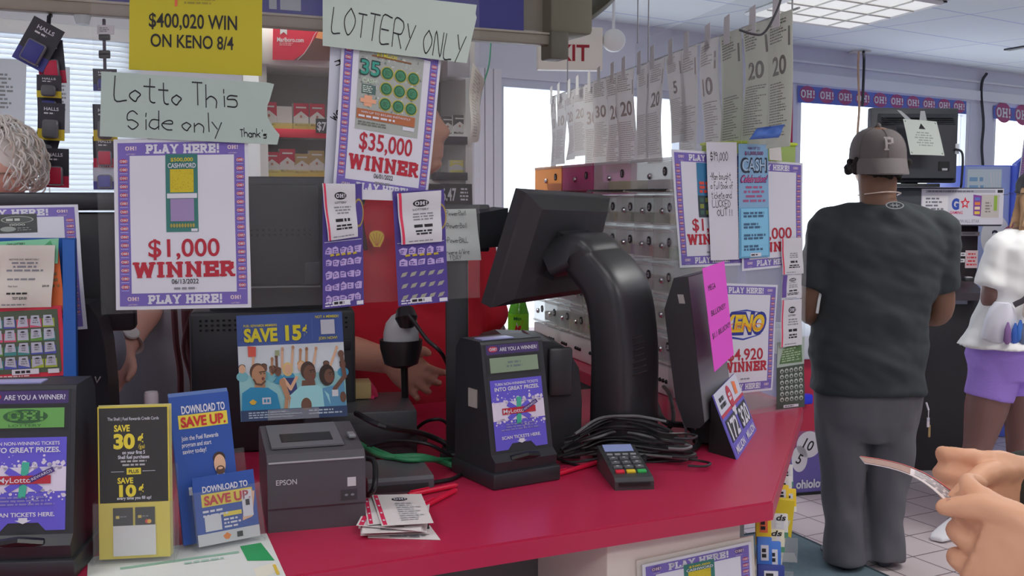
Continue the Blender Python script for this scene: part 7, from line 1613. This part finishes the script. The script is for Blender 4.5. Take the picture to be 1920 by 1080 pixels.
# ------------------------------------------------------------------ clerk in red
def clerk():
    d0 = 2.98; k = d0 / FPX; r0 = P(770, 600, d0); t = thing('person', 'clerk in a red polo shirt reaching over the counter', 'person', (r0.x, r0.y, 0))
    X = lambda px: (px - 770) * k
    Z = lambda py: CAMZ - (py - HORIZON) * k
    SK = M((180, 132, 112), .5, bump=.05, bscale=120); RS = M((176, 26, 46), .8, bump=.12, bscale=800); DK = M((44, 44, 52), .8)
    torso = [((X(775), .02, .80), .18, .125), ((X(775), .02, .95), .19, .13), ((X(772), .01, 1.1), .19, .13), ((X(768), 0, 1.25), .2, .125), ((X(762), 0, 1.36), .205, .115), ((X(756), 0, 1.44), .16, .09), ((X(752), 0, 1.485), .085, .075)]
    hc = Vector((X(757), .0, Z(248))); SHL, SHR = Vector((X(652), -.01, 1.39)), Vector((X(868), .03, 1.385)); ELL = Vector((X(608), -.1, 1.10)); ELR = Vector((X(912), .06, 1.1))
    wr = P(738, 688, 2.68) - r0 + Vector((0, 0, r0.z + .012)); kn = P(786, 726, 2.62) - r0 + Vector((0, 0, r0.z + .02)); 
    m = MB(); rings(m, torso, SK, grow=-.012); tub(m, [(X(752), 0, 1.44), (X(756), 0, 1.53), hc - Vector((.0, 0, .04))], [.066, .06, .06], SK, 18)
    R = head(m, hc, SK, yaw=1.42, pitch=-.22, s=1.14)
    tub(m, [SHL, (SHL + ELL) / 2, ELL, (ELL + wr) / 2, wr], [.068, .056, .05, .045, .031], SK)
    hand_shape(m, wr, kn, (.75, 0, .55), SK, .28, 1.12, spread=.1)
    wr2 = Vector((X(925), -.06, CT + .09)); tub(m, [SHR, (SHR + ELR) / 2, ELR, (ELR + wr2) / 2, wr2], [.066, .054, .048, .044, .03], SK); hand_shape(m, wr2, wr2 + Vector((.01, -.08, -.012)), (-1, 0, 0), SK, .25)
    for s_ in (-1, 1): tub(m, [(s_ * .09, .02, .85), (s_ * .1, .02, .46), (s_ * .1, .04, .08)], [.085, .058, .04], SK); m.ball((s_ * .1, -.02, .04), (.04, .11, .035), SK)
    fuse(m, 'body', t, .0045, 2)
    m = MB(); rings(m, torso[:-1] + [((X(752), 0, 1.478), .088, .08)], RS, grow=.013)
    for sh, el in ((SHL, ELL), (SHR, ELR)): e2 = sh + (el - sh) * .75; tub(m, [sh + Vector((.03 if sh.x < 0 else -.03, 0, .01)), sh, (sh + e2) / 2, e2], [.08, .082, .078, .076], RS)
    fuse(m, 'polo_shirt', t, .009, 4, .012, (5, 6, 8), 2.0)
    m = MB(); cR = M((60, 24, 32), .7)
    m.loft([[(X(752) + (.088 + g) * math.cos(a), (.082 + g) * math.sin(a), z) for a in [2 * math.pi * j / 24 for j in range(24)]] for z, g in ((1.475, .014), (1.5, .006), (1.515, -.004))], RS, cap=False); m.tube([(X(690), -.128, 1.45), (X(700), -.142, 1.36)], .006, cR, 6); m.build('collar', t)
    A = Art(30, 32, M((206, 176, 50), .6)); 
    pts = [(15 + 14 * math.sin(a) * (1 - .1 * abs(a)), 6 + 22 * math.cos(a * .62)) for a in [-1.9 + 3.8 * i / 16 for i in range(17)]] + [(20, 4), (10, 4)]
    A.poly([(15 + (x - 15) * 1.12, 15 + (y - 15) * 1.12) for x, y in pts], M((186, 60, 50), .6), 1); A.poly(pts, M((210, 180, 56), .6), 2)
    for i in range(-2, 3): A.line([(15 + i * .8, 6), (15 + i * 5.4, 25 - abs(i) * 1.6)], .8, M((186, 90, 50), .6), 3)
    mm = MB(); ya, yb = -.142, -.134; A.add_to(mm, (X(704), ya, Z(463)), (X(738), ya - .004, Z(463)), (X(736), yb - .004, Z(425)), (X(703), yb, Z(425)), base=False, lift=.004); mm.build('shell_emblem', t, label='yellow and red shell emblem')
    m = MB(); rings(m, [((X(775), .02, .72), .17, .12), ((X(775), .02, .86), .195, .14), ((X(775), .02, .92), .195, .14)], DK)
    for s_ in (-1, 1): tub(m, [(s_ * .09, .02, .85), (s_ * .1, .02, .46), (s_ * .1, .04, .06)], [.11, .085, .075], DK)
    fuse(m, 'trousers', t, .011, 3, .008)
    for s_ in (-1, 1): m = MB(); shoe(m, (s_ * .1, .08, 0), (s_ * .11, -.18, 0), M((36, 36, 40)), .08, .048); fuse(m, 'shoe', t, .01)
    m = MB(); hm_ = M((70, 56, 50), .85, bump=.3, bscale=200); m.ball(hc + R @ Vector((0, .03, .05)), (.096, .108, .098), hm_, rot=R); m.ball(hc + R @ Vector((0, .06, -.01)), (.086, .075, .08), hm_, rot=R); fuse(m, 'hair', t, .007, 3, .004, (30, 30, 30))
    for s_ in (-1, 1): m = MB(); m.ball(hc + R @ Vector((s_ * .034, -.083, .003)), .0125, M((190, 184, 180), .2), 10); m.ball(hc + R @ Vector((s_ * .0345, -.0935, .003)), .0045, INK, 8); m.build('eye', t)
clerk()

# ------------------------------------------------------------------ white haired woman and the person in grey behind the left terminals
def seated_pair():
    d0 = 2.72; k = d0 / FPX; r0 = P(10, 600, d0); t = thing('person', 'older person with curly white hair and glasses at the far left', 'person', (r0.x, r0.y, 0))
    SK = M((206, 160, 146), .5, bump=.05, bscale=120); TP = M((120, 124, 140), .85); HW = M((214, 208, 204), .8)
    hc = Vector((-.015, 0, CAMZ - (330 - HORIZON) * k))
    torso = [((0, .02, .78), .18, .13), ((0, .02, 1.0), .18, .13), ((0, .02, 1.2), .19, .125), ((0, .02, 1.33), .17, .1), ((0, .02, 1.39), .07, .07)]
    m = MB(); rings(m, torso, SK, grow=-.012); tub(m, [(0, .02, 1.37), (0, .02, 1.44), hc - Vector((0, 0, .05))], [.056, .05, .05], SK); R = head(m, hc, SK, yaw=-.35, s=1.0)
    for s_ in (-1, 1): el = Vector((s_ * .24, 0, 1.05)); w_ = Vector((s_ * .16, -.14, .99)); tub(m, [(s_ * .19, .02, 1.29), (s_ * .23, .02, 1.17), el, w_], [.06, .05, .044, .028], SK); hand_shape(m, w_, w_ + Vector((0, -.075, 0)), (-s_, 0, 0), SK, .4, .95); tub(m, [(s_ * .09, .02, .82), (s_ * .1, .02, .45), (s_ * .1, .03, .08)], [.08, .056, .04], SK); m.ball((s_ * .1, -.03, .04), (.04, .1, .035), SK)
    fuse(m, 'body', t, .0065, 3)
    m = MB(); rings(m, torso[:-1], TP, grow=.014)
    for s_ in (-1, 1): tub(m, [(s_ * .14, .02, 1.31), (s_ * .19, .02, 1.28), (s_ * .235, .01, 1.1)], [.07, .07, .066], TP)
    fuse(m, 'blouse', t, .01, 4, .008)
    m = MB(); rings(m, [((0, .02, .7), .16, .12), ((0, .02, .9), .19, .14)], M((60, 62, 80), .8))
    for s_ in (-1, 1): tub(m, [(s_ * .09, .02, .82), (s_ * .1, .02, .45), (s_ * .1, .03, .06)], [.1, .08, .07], M((60, 62, 80), .8))
    fuse(m, 'trousers', t, .011)
    m = MB(); rnd = random.Random(31)
    m.ball(hc + R @ Vector((0, .025, .05)), (.094, .1, .092), HW, rot=R)
    hcol = [HW, HW, M((226, 222, 216), .8), M((196, 186, 176), .8)]
    for q in range(900):
        a = rnd.uniform(0, 2 * math.pi); e = rnd.uniform(-.6, 1.5); d = R @ Vector((math.cos(a) * math.cos(e), math.sin(a) * math.cos(e), math.sin(e)))
        loc = R.inverted() @ d
        if loc.y < -.5 and loc.z < .45: continue
        b = hc + R @ Vector((0, .02, .03)) + Vector((d.x * .1, d.y * .106, d.z * .106)) * rnd.uniform(.94, 1.08)
        dn = Vector((0, 0, -1)); dn = (dn - d * dn.dot(d)); dn = dn.normalized() if dn.length > .05 else Vector((1, 0, 0)); sd = d.cross(dn); L_ = rnd.uniform(.025, .055); w_ = rnd.uniform(-.02, .02); cu = rnd.uniform(.006, .014)
        m.tube(bez([b - dn * L_ * .5, b - dn * L_ * .15 + d * cu + sd * w_, b + dn * L_ * .25 + d * cu * .7 + sd * w_ * 1.4, b + dn * L_ * .5 - d * .004 + sd * w_ * .4], 3), [.0012, .0018, .002, .0022, .0024, .0024, .0022, .0018, .0014, .0008], hcol[q % 4], 5)
    m.build('curly_hair', t)
    for s_ in (-1, 1): m = MB(); m.ball(hc + R @ Vector((s_ * .031, -.074, .003)), .0118, M((196, 190, 186), .2), 10); m.ball(hc + R @ Vector((s_ * .0315, -.0838, .003)), .0045, M((70, 90, 110)), 8); m.build('eye', t)
    m = MB()
    for s_ in (-1, 1): m.tube([hc + R @ Vector((s_ * .033 + .026 * math.cos(p), -.108, .0 + .019 * math.sin(p))) for p in [2 * math.pi * i / 18 for i in range(19)]], .0018, M((150, 130, 120), .3, .6), 6, cap=False); m.tube([hc + R @ Vector((s_ * .059, -.106, .004)), hc + R @ Vector((s_ * .08, .0, .006))], .0018, M((150, 130, 120), .3, .6), 6)
    m.tube([hc + R @ Vector((-.008, -.11, .004)), hc + R @ Vector((.008, -.11, .004))], .0016, M((150, 130, 120), .3, .6), 6); m.build('glasses', t)
    # person in grey
    d0 = 3.22; k = d0 / FPX; r0 = P(315, 600, d0); t = thing('person', 'person in a grey shirt with a wrist watch mostly hidden behind posters', 'person', (r0.x, r0.y, 0))
    X = lambda px: (px - 315) * k
    Z = lambda py: CAMZ - (py - HORIZON) * k
    GS = M((134, 133, 143), .8, bump=.1, bscale=800); torso = [((0, .03, .78), .19, .14), ((0, .03, 1.0), .2, .145), ((0, .02, 1.2), .205, .135), ((0, .02, 1.34), .19, .11), ((0, .02, 1.42), .08, .07)]
    m = MB(); rings(m, torso, SK, grow=-.012); hc = Vector((.02, .02, 1.59)); tub(m, [(0, .02, 1.4), (0, .02, 1.48), hc - Vector((0, 0, .05))], [.058, .052, .052], SK); R = head(m, hc, SK, yaw=.3)
    g0 = Vector((r0.x, r0.y, 0)); wl = P(234, 655, 2.95) - g0; ell = P(276, 572, 3.1) - g0
    for sh, el, w_, hd2 in (((-.2, .02, 1.3), ell, wl, P(214, 706, 2.92) - g0), ((.2, .02, 1.3), Vector((.26, .0, 1.08)), Vector((.2, -.14, 1.0)), Vector((.19, -.21, .99)))):
        tub(m, [sh, (Vector(sh) + el) / 2, el, (el + w_) / 2, w_], [.064, .054, .047, .042, .029], SK); hand_shape(m, w_, w_ + (hd2 - w_).normalized() * .078, (1, 0, .2), SK, .4)
    for s_ in (-1, 1): tub(m, [(s_ * .09, .02, .82), (s_ * .1, .02, .45), (s_ * .1, .03, .08)], [.085, .056, .04], SK); m.ball((s_ * .1, -.03, .04), (.04, .1, .035), SK)
    fuse(m, 'body', t, .0075, 3)
    m = MB(); rings(m, torso[:-1], GS, grow=.016)
    for sh, el in (((-.2, .02, 1.3), ell), ((.2, .02, 1.3), Vector((.26, .0, 1.08)))): sh = Vector(sh); tub(m, [sh * .75 + Vector((0, 0, .33)), sh, sh + (el - sh) * .55], [.075, .076, .07], GS)
    fuse(m, 'grey_shirt', t, .009, 4, .016, (6, 6, 7), 6.0)
    m = MB(); rings(m, [((0, .03, .7), .17, .13), ((0, .03, .9), .2, .15)], M((50, 52, 62), .8))
    for s_ in (-1, 1): tub(m, [(s_ * .09, .02, .82), (s_ * .1, .02, .45), (s_ * .1, .03, .06)], [.105, .082, .072], M((50, 52, 62), .8))
    fuse(m, 'trousers', t, .011)
    m = MB(); m.ball(hc + Vector((0, .02, .04)), (.088, .104, .095), M((90, 70, 56), .8)); fuse(m, 'hair', t, .01)
    w = MB(); ax = (wl - ell).normalized(); up_ = Vector((.35, -1, .25)); up_ = (up_ - ax * up_.dot(ax)).normalized(); sd = ax.cross(up_); wc = wl - ax * .03
    w.tube([wc + up_ * .038 * math.cos(p) + sd * .038 * math.sin(p) for p in [2 * math.pi * i / 20 for i in range(21)]], .009, M((196, 186, 186), .4), 8, cap=False, ry=.003); b_ = w.build('watch', t)
    w = MB(); q_ = up_.to_track_quat('Z', 'Y').to_matrix().to_4x4(); w.lathe([(.021, 0), (.022, .004), (.019, .007)], M((206, 206, 206), .2, .3), mtx=Matrix.Translation(wc + up_ * .038) @ q_, seg=20); w.build('watch_dial', b_)
seated_pair()

# ------------------------------------------------------------------ customer at the right edge holding a ticket
def customer():
    base = Vector((.98, .72, 0)); t = thing('person', 'customer at the right edge whose hands hold up a lottery ticket', 'person', base)
    SK = M((196, 148, 118), .5, bump=.06, bscale=160); SL_ = M((40, 42, 38), .85, bump=.15, bscale=500, vary=.4, vscale=40); DK = M((50, 54, 70), .8)
    q = lambda x, y, d: P(x, y, d) - base
    torso = [((0, 0, .82), .18, .13), ((0, 0, 1.0), .18, .13), ((0, 0, 1.22), .2, .125), ((0, 0, 1.36), .19, .1), ((0, 0, 1.44), .075, .07)]
    hc = Vector((-.02, .02, 1.62))
    m = MB(); rings(m, torso, SK, .6, grow=-.012); tub(m, [(0, 0, 1.42), (-.01, .01, 1.5), hc - Vector((0, 0, .05))], [.06, .055, .055], SK); head(m, hc, SK, yaw=math.pi + .6)
    # upper arm and hand (far one), lower arm and hand (near one)
    shU, shL = Vector((-.08, .2, 1.34)), Vector((-.1, -.17, 1.34))
    w1, e1 = q(1938, 926, 1.12), q(2110, 930, 1.08); w2, e2 = q(1985, 1085, .93), q(2190, 1240, .86)
    tub(m, [shU, (shU + e1) / 2, e1, (e1 + w1) / 2, w1], [.06, .052, .045, .04, .028], SK); tub(m, [shL, (shL + e2) / 2, e2, (e2 + w2) / 2, w2], [.06, .054, .048, .046, .034], SK)
    k1, k2 = q(1850, 918, 1.085), q(1845, 1012, .97)
    hand_shape(m, w1, k1, (.1, .15, 1), SK, 1.3, 1.0, thumb_to=q(1790, 936, 1.03))
    hand_shape(m, w2, k2, (-.25, .3, 1), SK, .9, 1.1, thumb_to=q(1772, 950, .985))
    for s_ in (-1, 1): tub(m, [(s_ * .09, 0, .85), (s_ * .1, 0, .46), (s_ * .1, .0, .08)], [.085, .058, .04], SK); m.ball((s_ * .1, .06, .04), (.04, .1, .035), SK)
    bd = fuse(m, 'body', t, .0036, 3, .0011, (55, 55, 55), 2.0)
    nm = M((214, 172, 148), .3); tip, tipd = q(1776, 949, .985), (q(1772, 950, .985) - q(1830, 985, .97)).normalized()
    m = MB(); m.loft([[tip + Vector((0, -.0085, .0035)) + tipd * (a * .007 - .002) + Vector((0, .0025, .0058)) * (b * (1 - .25 * abs(a))) for b in (-1, -.5, 0, .5, 1)] for a in (-1, 0, 1)], nm, cap=False); m.build('thumbnail', bd)
    m = MB(); rings(m, torso[:-1], SL_, .6, grow=.014)
    tub(m, [shU * .8 + Vector((0, 0, .27)), shU, (shU + e1) / 2, e1, q(1975, 926, 1.105), q(1930, 925, 1.12)], [.075, .075, .066, .06, .05, .046], SL_); tub(m, [shL * .8 + Vector((0, 0, .27)), shL, shL + (e2 - shL) * .7], [.075, .075, .066], SL_)
    fuse(m, 'dark_shirt', t, .008, 3, .008, (8, 8, 8), 4)
    m = MB(); rings(m, [((0, 0, .72), .17, .12), ((0, 0, .92), .19, .14)], DK)
    for s_ in (-1, 1): tub(m, [(s_ * .09, 0, .85), (s_ * .1, 0, .46), (s_ * .1, 0, .06)], [.11, .085, .075], DK)
    fuse(m, 'trousers', t, .011)
    for s_ in (-1, 1): m = MB(); shoe(m, (s_ * .1, -.08, 0), (s_ * .11, .18, 0), M((36, 36, 40)), .08, .048); fuse(m, 'shoe', t, .01)
    m = MB(); m.ball(hc + Vector((0, -.01, .035)), (.09, .106, .1), M((60, 46, 38), .8)); fuse(m, 'hair', t, .01)
    # fingernails of the pressing thumbs
    # the ticket, seen almost edge on
    A = Art(200, 90, M((206, 196, 196), .7)); A.rect(0, 0, 84, 90, M((150, 122, 112), .7), 1); A.rect(0, 82, 200, 90, M((196, 90, 90), .7), 2); A.lines(92, 190, 12, 76, 6, GREYINK, lv=2)
    c = [P(1622, 868, 1.03), P(1800, 968, .985), P(1818, 950, 1.06), P(1612, 856, 1.10)]
    # keep the writing side up
    tag(A.place('lottery_ticket', c, bend=lambda u, v: .012 * math.sin(math.pi * u)), 'pale ticket held out by the hands at the right edge', 'ticket')
customer()
